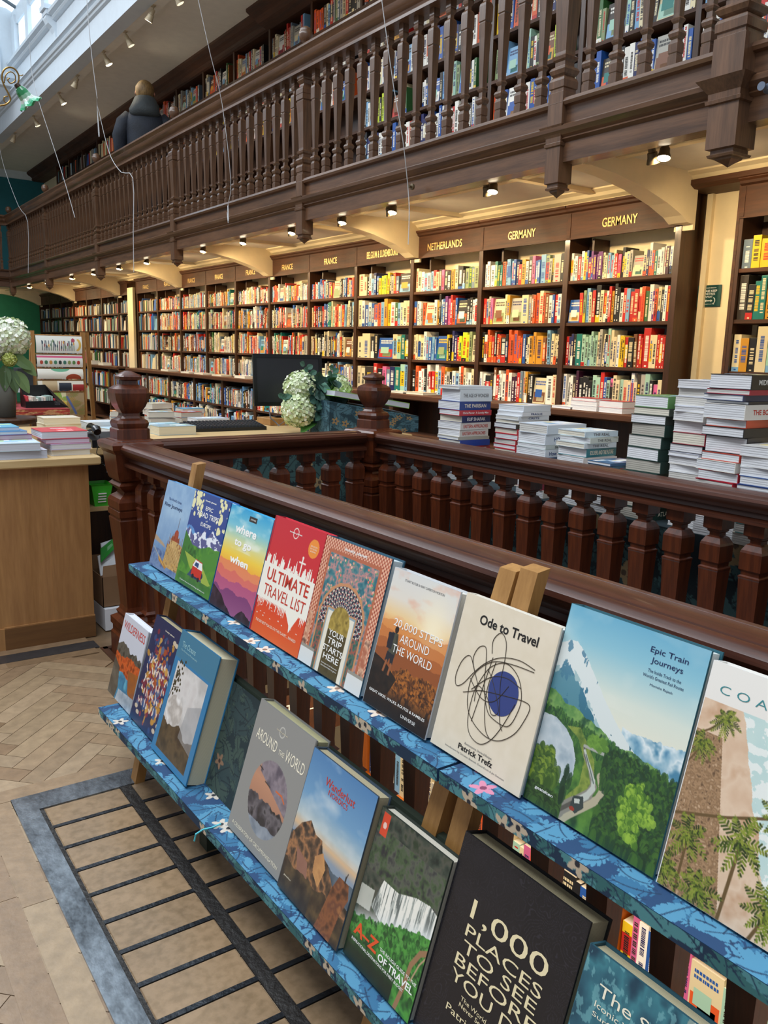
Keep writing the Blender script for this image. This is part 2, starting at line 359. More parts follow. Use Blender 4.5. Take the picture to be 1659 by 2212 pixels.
m = MB(); m.sq(0, 0, [(z*1.0, r*1.45) for z, r in NP]); o = m.build('newel_post', W_GAL, gb); o.location = (0, 2.42-10, 0)
m = MB(); m.prof_x([(x, z) for x, z in RP], -5, 3.6)          # far return of the gallery rail
gr = empty('gallery_balustrade', (0, 17.79, 2.72), 'short far return of the gallery balustrade before the blue far wall', 'balustrade')
o = fix_normals(m.build('handrail', W_GALY, gr)); o.location = (0, 0, 0.81)
for i in range(12):
    c = bal.copy(); COL.objects.link(c); c.parent = gr; c.location = (3.4-0.173*i, 0, 0)
# ------------------------------------------------------------------ stairwell balustrade near the camera
sb = empty('stair_balustrade', (1.12, 1.5, 0), 'polished mahogany balustrade around the stairwell with urn topped newels', 'balustrade')
def rel(o, p=None): o.location = tuple(a-b for a, b in zip(o.location, (1.12, 1.5, 0))); return o
RS = [(-0.055,0.0),(-0.055,0.012),(-0.035,0.02),(-0.03,0.034),(-0.05,0.04),(-0.062,0.052),(-0.073,0.064),(-0.076,0.074),(-0.073,0.084),(-0.064,0.091),(-0.053,0.094),(-0.045,0.094),(-0.042,0.088),(-0.036,0.086),(-0.033,0.093),(0,0.098),(0.033,0.093),(0.036,0.086),(0.042,0.086),(0.045,0.09),(0.064,0.088),(0.076,0.078),(0.075,0.066),(0.05,0.04),(0.03,0.03),(0.055,0.012),(0.055,0.0)]
def rail(x0, y0, x1, y1, name, mat):
    d = Vector((x1-x0, y1-y0, 0)); L_ = d.length; m = MB(); m.prof_y(RS, 0, L_); o = fix_normals(m.build(name, mat, sb)); smooth_angle(o, 28)
    o.location = (x0-1.12, y0-1.5, 0.855); o.rotation_euler = (0, 0, math.atan2(-d.x, d.y)); return o
rail(1.155, -1.2, 1.135, 3.5, 'handrail', W_RAIL); rail(2.43, -1.2, 2.43, 3.56, 'handrail', W_RAIL); rail(1.14, 3.5, 2.43, 3.57, 'handrail', W_RAIL)
SP = [(0,.03),(.085,.03),(.09,.026),(.098,.026),(.103,.031),(.135,.031),(.15,.026),(.16,.036),(.178,.036),(.19,.02),(.215,.02),(.23,.032),(.24,.022),(.26,.021),(.60,.032),(.675,.035),(.68,.0365),(.684,.0365),(.688,.031),(.70,.031),(.706,.037),(.76,.037),(.768,.035),(.785,.026),(.79,.018),(.80,.018),(.805,.024),(.81,.024),(.815,.034),(.86,.034)]
BALM = W_BAL
m = MB(); m.sq(0, 0, SP); b0 = m.build('baluster', BALM, sb); first = True
runs = [((1.15, 3.35-0.145*i)) for i in range(26)]+[((2.43, 3.42-0.144*i)) for i in range(21)]+[((1.27+0.15*i, 3.507+0.0085*i)) for i in range(8)]
for x, y in runs:
    if first: o = b0; first = False
    else: o = b0.copy(); COL.objects.link(o)
    o.location = (x-1.12, y-1.5, 0)
NS = [(0,.085),(.1,.085),(.11,.078),(.13,.078),(.14,.085),(.17,.085),(.185,.06),(.2,.065),(.21,.055),(.23,.05),(.52,.068),(.62,.078),(.625,.074),(.632,.074),(.637,.08),(.66,.08),(.662,.076),(.668,.076),(.67,.08),(.70,.08),(.715,.072),(.73,.05),(.74,.045),(.755,.062),(.77,.075),(.785,.06),(.79,.07),(.80,.075),(.83,.082),(.86,.085),(.905,.09),(.925,.105),(.945,.108),(.955,.10),(.958,.082)]
m = MB(); m.sq(0, 0, NS); nw2 = m.build('newel_post', BALM, sb)
UR = [(.958,.082),(.962,.08),(.965,.07),(1.005,.069),(1.01,.062),(1.02,.066),(1.03,.068),(1.042,.062),(1.05,.045),(1.06,.038),(1.07,.037),(1.078,.044),(1.10,.058),(1.13,.069),(1.155,.073),(1.172,.068),(1.183,.052),(1.19,.034),(1.205,.033),(1.21,.044),(1.222,.047),(1.23,.04),(1.245,.012),(1.246,0)]
m = MB()
def octa(m, prof, ch=0.28):
    vs = []
    for z, a in prof:
        c = a*ch
        vs += [(a,-a+c,z),(a,a-c,z),(a-c,a,z),(-a+c,a,z),(-a,a-c,z),(-a,-a+c,z),(-a+c,-a,z),(a-c,-a,z)]
    fs = [tuple(range(8))[::-1]]
    for i in range(len(prof)-1):
        for k in range(8): fs.append((8*i+k, 8*i+(k+1)%8, 8*i+8+(k+1)%8, 8*i+8+k))
    m.add(vs, fs)
octa(m, UR); ur = m.build('urn_finial', W_BAL, nw2); smooth_angle(ur, 24)
nw2.location = (1.135-1.12, 3.5-1.5, 0)
n3 = dup(nw2, kids=[ur]); n3.location = (2.43-1.12, 3.57-1.5, 0); n3.rotation_euler = (0, 0, math.radians(12))

# ------------------------------------------------------------------ iron framed pavement panels
fg = empty('floor_light', (0.7, 1.4, 0), 'iron framed pavement light of stone panels in the parquet floor', 'floor panel')
IRON = wood('worn_iron', C('303338'), C('a0a8b0'), 0.26, 'Y', 9, 0.0, 0.5, 0.25); IRON.node_tree.nodes['Principled BSDF'].inputs['Metallic'].default_value = 0.75
GROUT = plain('black_iron_bar', C('1d1a18'), 0.55, 0.2, 0.3, 0, 0.5)
m = MB(); m.box(0.412, 0.472, -0.3, 2.484, -0.003, 0.006); m.box(0.412, 1.02, 2.39, 2.484, -0.003, 0.0055)
o = m.build('iron_frame', IRON, fg); o.location = (-0.7, -1.4, 0)
m = MB(); m.box(0.708, 0.742, -0.3, 2.39, -0.003, 0.0045); o = m.build('centre_bar', GROUT, fg); o.location = (-0.7, -1.4, 0)
m = MB(); m.box(0.472, 0.484, -0.3, 2.39, -0.003, 0.003); o = m.build('edge_bar', GROUT, fg); o.location = (-0.7, -1.4, 0)
STONE = None
mm, nt, b = newmat('worn_stone_panel'); v = coords(nt); f1 = noise(nt, v, 5, 5); f2 = noise(nt, v, 45, 4)
c = mixrgb(nt, 0.5, ramp(nt, f1, [(0.3, C('6e5c46')), (0.55, C('8f7658')), (0.75, C('9f8465'))]), ramp(nt, f2, [(0.35, C('78634a')), (0.6, C('9c8266'))]))
nt.links.new(c, b.inputs['Base Color']); b.inputs['Roughness'].default_value = 0.33; bump(nt, b, f2, 0.12, 0.004); STONE = mm
BARM = plain('iron_cross_bar', C('33363b'), 0.32, 0.6, 0.3, 0, 0.3)
PY = 0.1195; yy = 2.387; k = 0; pan = None; cbar = None
while yy > -0.2:
    for x0, x1 in ((0.484, 0.708), (0.742, 1.0)):
        m = MB(); m.cbox(x0+0.002, x1-0.002, yy-PY+0.012, yy-0.002, -0.003, 0.0035, 0.0015); o = m.build('stone_panel', STONE, fg); o.location = (-0.7, -1.4, 0)
    m = MB(); m.box(0.484, 1.0, yy-PY, yy-PY+0.0135, -0.003, 0.0042); o = m.build('cross_bar', BARM, fg); o.location = (-0.7, -1.4, 0)
    yy -= PY; k += 1
# ------------------------------------------------------------------ lettering helper
def text_mesh(name, txt, mat, height=None, width=None, M=None, parent=None, bold=0.0, depth=0.0004, align='LEFT', shear=0.0, spacing=1.0, size=None):
    cu = bpy.data.curves.new(name, 'FONT'); cu.body = txt; cu.size = 1; cu.align_x = align; cu.offset = bold; cu.extrude = 0; cu.shear = shear; cu.space_character = spacing; cu.resolution_u = 3
    t = bpy.data.objects.new(name, cu); COL.objects.link(t)
    dg = bpy.context.evaluated_depsgraph_get(); me = bpy.data.meshes.new_from_object(t.evaluated_get(dg)); bpy.data.objects.remove(t)
    n = len(me.vertices); a = np.empty(n*3, np.float32); me.vertices.foreach_get('co', a); a = a.reshape(-1, 3)
    mn = a.min(0); mx = a.max(0); sy = (height/(mx[1]-mn[1])) if height else size; sx = (width/(mx[0]-mn[0])) if width else sy
    if not height and not size: sy = sx
    a[:, 0] -= (mn[0] if align == 'LEFT' else (mn[0]+mx[0])/2 if align == 'CENTER' else mx[0]); a[:, 1] -= mn[1]
    a[:, 0] *= sx; a[:, 1] *= sy; a[:, 2] = depth; me.vertices.foreach_set('co', a.ravel()); me.materials.clear(); me.materials.append(mat); me.update()
    o = bpy.data.objects.new(name, me); COL.objects.link(o)
    if parent: o.parent = parent
    if M: o.matrix_local = M
    return o
MX = Matrix(((0, 0, -1, 0), (-1, 0, 0, 0), (0, 1, 0, 0), (0, 0, 0, 1)))       # text lying in the wall plane, read from -X
def facing_x(x, y, z): return Matrix.Translation((x, y, z)) @ MX

# ------------------------------------------------------------------ books for shelves
PAL = dict(w='f1eee4', c='e4d6ad', g='b5b2a6', k='1d1c1d', r='c4261d', o='de5a24', y='e8c21c', l='c9dc20', m='a3cdb8', t='14776f', b='2558a8', s='7fb0d6', n='20245c', p='6d2f78', v='3f1430', e='3c6b3a', h='d9679a', u='7a4a2a', d='3d352c', f='d99b2a', q='8fa070', z='6d7f90')
PALC = {k: C(v) for k, v in PAL.items()}
NAMES = dict(w='white', c='cream', g='grey', k='black', r='red', o='orange', y='yellow', l='lime yellow', m='mint green', t='teal', b='blue', s='light blue', n='navy', p='purple', v='dark plum', e='green', h='pink', u='brown', d='dark brown', f='amber', q='olive green', z='slate grey')
LT = 'wcgmsylfhqo'
def book_geo(mb, spec, M, detail=True):
    ch, t, h, dep, seed, face = spec; r = random.Random(seed); base = PALC[ch]; k = r.uniform(0.88, 1.08); base = tuple(min(1, c*k) for c in base)
    pg = C('e9e1c8'); q = M
    def bx(x0, x1, y0, y1, z0, z1, c): mb.mbox(q, x0, x1, y0, y1, z0, z1, c)
    bx(0, dep, -t, 0, 0, h, base)
    mb.mbox(q, 0.002, dep+0.0004, -t+0.0012, -0.0012, h-0.0005, h+0.0006, pg)
    if not detail: return
    tc = PALC[r.choice('kkrnbd')] if ch in LT else PALC[r.choice('wwwcyc')]; e = 0.0004
    def quad(y0, y1, z0, z1, c): mb.add([tuple(q @ Vector(p)) for p in ((-e, y1, z0), (-e, y0, z0), (-e, y0, z1), (-e, y1, z1))], [(0, 1, 2, 3)], c)
    if face:                                                     # picture and title on a cover turned to the front
        c1, c2, c3 = (PALC[r.choice('sbtmorfuqwc')] for _ in range(3))
        quad(-t*0.95, -t*0.05, h*0.06, h*0.45, c1); quad(-t*0.85, -t*0.3, h*0.1, h*0.32, c2); e = 0.0007; quad(-t*0.7, -t*0.15, h*0.25, h*0.55, c3)
        for z in (0.82, 0.72):
            y = -t*0.12
            while y > -t*0.85:
                w_ = t*r.uniform(0.04, 0.09); quad(y-w_, y, h*z, h*(z+0.06), tc); y -= w_*1.35
        return
    if r.random() < 0.3: e = 0.0003; quad(-t, 0, h*r.choice([0, 0, .75]), h*r.choice([.12, .2, .3])+h*0.0 if True else 0, PALC[r.choice('worybks')])
    e = 0.0006; z = h*r.uniform(0.12, 0.3); z1 = h*r.uniform(0.7, 0.93); w_ = t*r.uniform(0.35, 0.6); y0 = -t/2-w_/2
    while z < z1:
        s_ = r.uniform(0.003, 0.008)
        if r.random() < 0.86: quad(y0, y0+w_, z, z+s_, tc)
        z += s_+r.uniform(0.0015, 0.003)
    if r.random() < 0.7: quad(-t*0.65, -t*0.35, h*0.03, h*0.07, tc)
ROWS = {}
ROWS[0] = ['wwwrwybppppPccsscrhkccg#cnwotwwwvw', '#rqscrKcrwrfkkwrsrRcoewpockwr', 'rnnkTmmmmmmcgckmccwyyrKurrRccrrr', 'wwwdvkkkkmmrbmhccmccwcdgmkhc']
ROWS[1] = ['wwWtetosssbnrfwdhbbSqgkGk', 'rggh#cf#Cguoocouwbrw', 'kwoorkroKkooooobkcffFuuscck', 'wwKdurwwwowvvrzgfkk#Wc']
ROWS[2] = ['ccwswsrcdhkkfcKdqezq', 'bwwgo#wfkwbphrob#kkww', 'ccccwsbsb#yknnrlLlqc', 'kowwkwrrwsofgkwswocgwc']
ROWS[3] = ['Cckwsnbyllydgrz#', 'cwbwboosfywesccc', 'CCkk#cmtk', 'ccDrkhzntms']
ROWS[-1] = ['zyYwkcwhhohrwwk', 'dkttffF#cckrryc', 'cfkcmmmmmmrrccw', 'cwmkrocwmk']
VAR = ['gukcrobszdk', 'cwrkcockgw', 'cwwbsdkuzgr', 'kwcrobufsmt', 'cccwwkgugze', 'ogcwkkrsnub', 'wgcrrktmcn', 'gcwkudbs']
BOOKS = []          # (distance, spec, matrix, bay, row, index)
def fill(bay, row, y_hi, y_lo, z, hmax, xf, codes=None, seed=0, lean=True, upper=False):
    r = random.Random(seed*977+13); W_ = y_hi-y_lo
    if codes is None:
        n_ = int(W_/0.030); p = VAR[r.randrange(len(VAR))]+VAR[r.randrange(len(VAR))]; codes = ''.join(r.choice(p) for _ in range(n_))
        if r.random() < 0.5: i = r.randrange(n_); codes = codes[:i]+'#'+codes[i+2:]
    ws = [(4.2 if ch == '#' else (1.9 if ch.isupper() else 1.0)*r.uniform(0.75, 1.25)) for ch in codes]; tot = sum(ws); y = y_hi
    ln = 0
    for i, (ch, wd) in enumerate(zip(codes, ws)):
        wd = wd/tot*W_*0.985; face = ch == '#'; c = r.choice('wcksgudb') if face else ch.lower()
        h = hmax*(r.uniform(0.68, 0.80) if r.random() < 0.75 else r.uniform(0.82, 0.93)); x = xf+r.uniform(0.0, 0.012); t = wd*0.97; dep = min(0.14, 0.15)
        a = 0
        if face: a = 0; dep = 0.02; x = xf+0.005; h = min(h, wd*1.5)
        elif lean and r.random() < 0.12: a = math.radians(r.uniform(-4, 4))
        M = Matrix.Translation((x, y, z)) @ Matrix.Rotation(a, 4, 'X')
        if face: M = M @ Matrix.Rotation(math.radians(6), 4, 'Y')
        d = math.hypot(x, y)
        BOOKS.append([d, (c, t, h, dep, r.randrange(10**6), face), M, bay, row, i, upper]); y -= wd

# ------------------------------------------------------------------ ground floor bookcases
BAY0, BW = 3.50, 0.951
SHZ = [1.90, 1.60, 1.29, 0.985]
def make_case(y0, w_, sign, label, low=True):
    e = empty('bookcase', (4.72, y0, 0), label, 'bookcase', 'bookcases along the side wall')
    m = MB()
    m.box(-0.004, 0.235, 0, 0.024, 0.96, 2.40); m.build('side_panel', W_CASE, e); m = MB(); m.box(-0.004, 0.235, w_-0.024, w_, 0.96, 2.40); m.build('side_panel', W_CASE, e)
    m = MB(); m.box(0.06, 0.225, w_-0.20, w_-0.18, 1.91, 2.19); m.box(0.205, 0.228, w_-0.19, w_-0.02, 1.91, 2.19); m.build('pilaster', W_CASE, e)
    m = MB(); m.box(0.228, 0.236, 0.02, w_-0.02, 1.88, 2.40); m.build('cream_back', CREAM, e)
    m = MB(); m.box(0.225, 0.236, 0.02, w_-0.02, 0.96, 1.89); m.build('back_panel', W_CASE, e)
    for z in SHZ[:3]:
        m = MB(); m.cbox(0.004, 0.228, 0.02, w_-0.02, z-0.024, z, 0.002); m.build('shelf', W_CASEY, e)
    m = MB(); m.prof_y([(-0.22,0.93),(-0.235,0.94),(-0.235,0.975),(-0.22,0.985),(0.235,0.985),(0.235,0.955),(-0.20,0.955),(-0.20,0.93)], 0, w_); fix_normals(m.build('ledge', W_CASEY, e))
    m = MB(); m.box(-0.012, 0.01, 0.0, w_, 2.19, 2.375); m.prof_y([(-0.012,2.375),(-0.03,2.385),(-0.035,2.40),(-0.05,2.41),(-0.05,2.425),(0.23,2.425),(0.23,2.375)], -0.005, w_+0.005)
    m.box(-0.016, -0.012, w_-0.03, w_-0.0, 2.2, 2.37); m.box(-0.016, -0.012, 0.0, 0.012, 2.2, 2.37)
    s = fix_normals(m.build('sign_board', W_CASEY, e))
    if sign:
        tw = min(w_*0.72, 0.05*len(sign)*0.86) if len(sign) < 12 else 0.52
        o = text_mesh('lettering', sign, GOLD, height=0.062 if len(sign) < 12 else 0.066, width=tw, align='CENTER', bold=0.01); o.parent = s; o.matrix_local = facing_x(-0.0165, w_*0.5, 2.245)
    if low:
        m = MB(); m.box(-0.2, 0.23, 0, 0.03, 0, 0.93); m.box(-0.2, 0.23, w_-0.03, w_, 0, 0.93); m.box(0.1, 0.23, 0.03, w_-0.03, 0, 0.93); m.build('base_panel', W_CASE, e)
        for z in (0.62, 0.32, 0.06):
            m = MB(); m.box(-0.195, 0.1, 0.03, w_-0.03, z-0.024, z); m.build('shelf', W_CASEY, e)
    return e
signs = {-1: 'GERMANY', 0: 'GERMANY', 1: 'GERMANY', 2: 'NETHERLANDS', 3: 'BELGIUM & LUXEMBOURG', 4: 'FRANCE', 5: 'FRANCE', 6: 'FRANCE', 7: 'FRANCE', 8: 'FRANCE', 9: 'FRANCE', 10: 'FRANCE'}
bays = [(-1, 3.075-BW, BW)]+[(k, BAY0+BW*k, BW) for k in range(11)]+[(11, 14.42, 0.55)]+[(12+k, 14.97+0.96*k, 0.96) for k in range(6)]
blab = {-1: 'dark bookcase bay right of the cream pillar, its GERMANY sign cut by the frame', 0: 'dark bookcase bay under the largest GERMANY sign, left of the cream pillar', 1: 'dark bookcase bay under the GERMANY sign next to NETHERLANDS', 2: 'dark bookcase bay under the NETHERLANDS sign', 3: 'dark bookcase bay under the BELGIUM & LUXEMBOURG sign', 4: 'dark bookcase bay with a FRANCE sign, directly left of BELGIUM & LUXEMBOURG', 5: 'dark bookcase bay with a FRANCE sign, second left of BELGIUM & LUXEMBOURG', 6: 'dark bookcase bay with a FRANCE sign half hidden by a bracket, above the monitor',
        7: 'dark bookcase bay with a FRANCE sign, fourth left of BELGIUM & LUXEMBOURG', 8: 'dark bookcase bay with a FRANCE sign, fifth left of BELGIUM & LUXEMBOURG', 9: 'dark bookcase bay second right of the narrow cream post', 10: 'dark bookcase bay directly right of the narrow cream post', 11: 'narrow dark bookcase bay directly left of the cream post'}
pos = ['sixth', 'fifth', 'fourth', 'third', 'second', 'first']
short = {-1: 'right of the cream pillar', 0: 'under the largest GERMANY sign', 1: 'under the smaller GERMANY sign', 2: 'under the NETHERLANDS sign', 3: 'under the BELGIUM sign'}
for k, y0, w_ in bays:
    lab = blab.get(k) or 'dark bookcase bay far back, %s from the green wall' % pos[k-12]
    sg = signs.get(k, 'SPAIN' if k in (11,) else None)
    make_case(y0, w_, None if k >= 11 else sg, lab)
    for r_, z in enumerate(SHZ):
        cs = ROWS.get(k); cs = cs[r_] if cs else None
        hm = 0.27 if r_ else 0.275
        fill(k, r_, y0+w_-0.03, y0+0.03, z, 0.29 if r_ else 0.228, 4.735, cs, seed=k*7+r_+50)
    if k >= 5:
        for r_, z in enumerate((0.62, 0.32)): fill(k, 5+r_, y0+w_-0.04, y0+0.04, z, 0.29, 4.53, None, seed=k*7+r_+900)
# end panels of the runs
m = MB(); m.box(4.715, 4.958, 3.478, 3.50, 0.0, 2.42); struct(m.build('trim_11', W_CASE))
m = MB(); m.box(4.715, 4.958, 3.076, 3.096, 0.0, 2.42); m.prof_y([(4.70,2.40),(4.66,2.42),(4.66,2.45),(4.96,2.45),(4.96,2.40)], 2.0, 3.46); struct(m.build('trim_12', W_CASEY))

# ------------------------------------------------------------------ gallery bookcases
UZ = [2.84, 3.16, 3.48, 3.81, 4.14, 4.58]
def make_upper(y0, w_, label):
    e = empty('gallery_bookcase', (4.72, y0, 2.66), label, 'bookcase', 'bookcases on the gallery')
    m = MB(); m.box(0, 0.235, 0, 0.02, 0, 2.35); m.build('side_panel', W_CASE, e); m = MB(); m.box(0, 0.235, w_-0.02, w_, 0, 2.35); m.build('side_panel', W_CASE, e); m = MB(); m.box(0.0, 0.23, 0.02, w_-0.02, 0, 0.17); m.build('plinth', W_CASE, e)
    m = MB(); m.box(0.225, 0.235, 0.02, w_-0.02, 0.17, 2.35); m.build('back_panel', W_CASE, e)
    for z in UZ:
        m = MB(); m.box(0.0, 0.228, 0.02, w_-0.02, z-0.024-2.66, z-2.66); m.build('shelf', W_CASEY, e)
    return e
ub = [(k, BAY0-BW*2+BW*k, BW) for k in range(0, 18)]
for k, y0, w_ in ub:
    n_ = ['first', 'second', 'third', 'fourth', 'fifth', 'sixth', 'seventh', 'eighth', 'ninth', 'tenth', 'eleventh', 'twelfth', 'thirteenth', 'fourteenth', 'fifteenth', 'sixteenth', 'seventeenth', 'eighteenth'][k]
    make_upper(y0, w_, 'dark gallery bookcase bay behind the balustrade, %s from the right' % n_)
    for r_, z in enumerate(UZ):
        if k > 5 and r_ < 4 and r_ != 3 and r_ != 0: continue
        R_ = random.Random(k*31+r_); cs = ''.join(R_.choice(['sswbnwwsbkr', 'rwwnbbkwow', 'wcskmlewq', 'worbnykhw', 'wcgkkrw', 'gzduckcroes'][r_]) for _ in range(18))
        if R_.random() < 0.7: cs = cs[:4]+'#'+cs[6:13]+'#'+cs[15:]
        fill('u%d' % k, r_, y0+w_-0.03, y0+0.03+(0.15 if R_.random() < 0.5 else 0), z, 0.31, 4.735, cs, seed=k*17+r_+5000, upper=True)
m = MB()
m.prof_y([(4.73,4.90),(4.70,4.91),(4.68,4.93),(4.68,4.96),(4.64,4.985),(4.60,5.0),(4.56,5.03),(4.56,5.06),(4.96,5.06),(4.96,4.90)], 9.25, 20.7)
m.prof_y([(4.73,4.90),(4.66,4.92),(4.60,4.94),(4.55,4.98),(4.50,5.0),(4.45,5.03),(4.45,5.06),(4.96,5.06),(4.96,4.90)], 1.5, 9.25)
struct(fix_normals(m.build('trim_13', W_CASEY)))

# ------------------------------------------------------------------ link the books: nearest 300 of each floor as things, the rest as one mass
ordn = lambda i: {1: '1st', 2: '2nd', 3: '3rd', 21: '21st', 22: '22nd', 23: '23rd', 31: '31st', 32: '32nd', 33: '33rd'}.get(i, '%dth' % i)
rown = ['top', 'second', 'third', 'fourth']
def put_book(spec, M, label, group):
    mb = MB(); book_geo(mb, spec, Matrix.Identity(4)); o = mb.build('book', PAPER); o.matrix_world = M; tag(o, label, 'book', group)
low_b = sorted([b for b in BOOKS if not b[6]], key=lambda b: b[0]); up_b = sorted([b for b in BOOKS if b[6]], key=lambda b: b[0])
near = [b for b in low_b if b[3] in (-1, 0, 1, 2) and b[4] < 4]
near.sort(key=lambda b: (b[4] == 3, b[0])); near = near[:170]; ids = set(id(b) for b in near)
def wide(spec): return 'thick' if spec[1] > 0.045 else 'slim' if spec[1] < 0.024 else 'upright'
for b in near:
    what = ('%s book turned cover outwards' % NAMES[b[1][0]]) if b[1][5] else '%s %s book' % (wide(b[1]), NAMES[b[1][0]])
    put_book(b[1], b[2], '%s, %s from left, %s shelf %s' % (what, ordn(b[5]+1), rown[b[4]], short[b[3]]), 'books on the side wall shelves')
mb = MB()
for b in low_b:
    if id(b) not in ids: book_geo(mb, b[1], b[2], detail=b[0] < 14)
o = mb.build('books', PAPER); tag(o, 'rows of mixed books filling most of the ground floor bookcases', 'books', kind='stuff')
upn = [b for b in up_b if b[3] in ('u2', 'u3') and b[4] in (0, 1, 2, 3)][:40]; ids = set(id(b) for b in upn)
ubn = {'u2': 'third', 'u3': 'fourth', 'u4': 'fifth', 'u5': 'sixth', 'u6': 'seventh'}; urn = ['lowest', 'second lowest', 'third lowest', 'fourth lowest']
for b in upn:
    what = ('%s book turned cover outwards' % NAMES[b[1][0]]) if b[1][5] else '%s %s book' % (wide(b[1]), NAMES[b[1][0]])
    put_book(b[1], b[2], '%s, %s on the %s gallery shelf, %s bay from right' % (what, ordn(b[5]+1), urn[b[4]], ubn[b[3]]), 'books on the gallery shelves')
mb = MB()
for b in up_b:
    if id(b) not in ids: book_geo(mb, b[1], b[2], detail=b[0] < 14)
o = mb.build('books', PAPER); tag(o, 'rows of mixed books on the far and topmost gallery shelves', 'books', kind='stuff')

# ------------------------------------------------------------------ distance notice on the cream pillar
e = empty('wall_notice', (4.925, 3.375, 1.765), 'dark green notice asking to keep 2 metres apart on the cream pillar', 'sign')
SGN = plain('dark_green_sign', C('12453f'), 0.35); WPR = plain('white_print', C('eef3ee'), 0.5)
m = MB(); m.box(-0.004, 0.0, -0.086, 0.086, -0.068, 0.068); m.build('sign_plate', SGN, e)
for t_, z, h, w_ in (('Practise social distancing', 0.046, 0.008, 0.1), ('PLEASE KEEP', 0.024, 0.014, 0.115), ('2 METRES', 0.005, 0.014, 0.09), ('APART', -0.012, 0.012, 0.055), ('Thank you for your help', -0.056, 0.008, 0.09)):
    o = text_mesh('lettering', t_, WPR, height=h, width=w_, align='CENTER', bold=0.02, parent=e); o.matrix_local = facing_x(-0.0045, 0, z)
m = MB(); m.box(-0.005, -0.0045, -0.02, 0.02, -0.034, -0.028)
for s in (1, -1): m.add([(-0.005, s*0.03, -0.031), (-0.005, s*0.016, -0.022), (-0.005, s*0.016, -0.040)], [(0, 1, 2)]); m.tube([(-0.005, s*(0.035+0.012*math.sin(a)), -0.031+0.018*math.cos(a)) for a in [PI*i/6 for i in range(7)]], 0.003, 5)
m.build('arrow', WPR, e)
# ------------------------------------------------------------------ lamps
LMET = plain('lamp_bronze', C('6b5c45'), 0.4, 0.6); BULB = emit('lit_bulb', (1.0, 0.85, 0.6), 14); BULB2 = emit('dim_bulb', (0.9, 0.8, 0.6), 1.2)
LWH = plain('lamp_ivory', C('b9a98a'), 0.4)
def lamp_head(parent, loc, tilt, rz, mat, lit, s=1.0):
    M = Matrix.Translation(loc) @ Matrix.Rotation(rz, 4, 'Z') @ Matrix.Rotation(tilt, 4, 'X') @ Matrix.Scale(s, 4)
    m = MB(); m.lathe(0, 0, [(-0.0, 0.004), (0.0, 0.018), (-0.045, 0.02), (-0.05, 0.026), (-0.075, 0.028), (-0.08, 0.03), (-0.10, 0.036), (-0.105, 0.036), (-0.10, 0.032)], 14, M=M)
    o = fix_normals(m.build('lamp_head', mat, parent, smooth=True)); smooth_angle(o, 40)
    m = MB(); m.lathe(0, 0, [(-0.104, 0.0), (-0.104, 0.031), (-0.098, 0.032)], 14, M=M); fix_normals(m.build('bulb', BULB if lit else BULB2, o))
under = [3.02, 3.75, 4.9, 5.35, 6.55, 7.6, 8.6, 9.6, 10.6, 11.6, 12.8, 14.0, 15.6, 17.0]
def twin(y, x, lab, lit=True):
    e = empty('twin_spotlight', (x, y, 2.50), lab, 'spotlight', 'spotlights under the gallery')
    m = MB(); m.box(-0.03, 0.03, -0.07, 0.07, -0.015, 0); m.tube([(0, -0.04, -0.01), (0, -0.04, -0.05)], 0.006); m.tube([(0, 0.04, -0.01), (0, 0.04, -0.05)], 0.006); m.build('mount', LMET, e)
    lamp_head(e, (0.005, -0.045, -0.035), math.radians(-18), math.radians(-60), LMET, lit); lamp_head(e, (0.0, 0.045, -0.035), math.radians(25), math.radians(-80), LMET, False)
und = ['beside the big newel pendant at the right', 'near the first pendant', 'left of the first pendant', 'above the NETHERLANDS sign', 'beside the second pendant', 'left of the second pendant', 'above the first France signs', 'by the third pendant', 'left of the third pendant', 'above the cream post', 'by the fourth pendant', 'left of the fourth pendant', 'near the far corner', 'nearest the green wall']
for i, (y, x) in enumerate([(2.98, 3.78), (4.25, 3.75), (5.35, 3.75), (6.05, 3.75), (6.9, 3.75), (7.9, 3.75), (8.9, 3.75), (9.7, 3.75), (10.7, 3.75), (11.8, 3.75), (13.0, 3.75), (14.2, 3.75), (15.8, 3.75), (17.2, 3.75)]):
    twin(y, x, 'pair of small bronze spotlights under the gallery '+und[i])
    spotlight((x+0.02, y, 2.38), (4.75, y-0.15, 1.5), 80 if y < 12 else 85, (1.0, 0.75, 0.42), 2.3, 0.9)
up = [(4.2, 1.0, 'nearest the person'), ]
for i, (y, px) in enumerate([(16.6, 3.42), (15.2, 3.42), (13.6, 3.42), (12.6, 3.42), (11.4, 3.42), (10.55, 3.42), (9.6, 3.42), (9.0, 3.42), (8.2, 3.42), (7.6, 3.42)]):
    e = empty('track_spotlight', (3.52, y, 4.98), 'ivory spotlight on the beam edge above the gallery, %s from the far end' % ['first', 'second', 'third', 'fourth', 'fifth', 'sixth', 'seventh', 'eighth', 'ninth', 'tenth'][i], 'spotlight', 'spotlights on the upper beam')
    m = MB(); m.box(-0.02, 0.02, -0.03, 0.03, -0.012, 0); m.tube([(0, 0, -0.01), (0, 0, -0.05)], 0.007); m.build('mount', LWH, e)
    lamp_head(e, (0, 0, -0.04), math.radians(30), math.radians(-110 if i % 3 else 40), LWH, i % 2 == 0 or i == 3, 1.25)
    if i in (1, 4, 8): spotlight((3.55, y, 4.8), (4.5, y-0.6, 4.2), 22, (1.0, 0.85, 0.62), 2.2, 1.0)

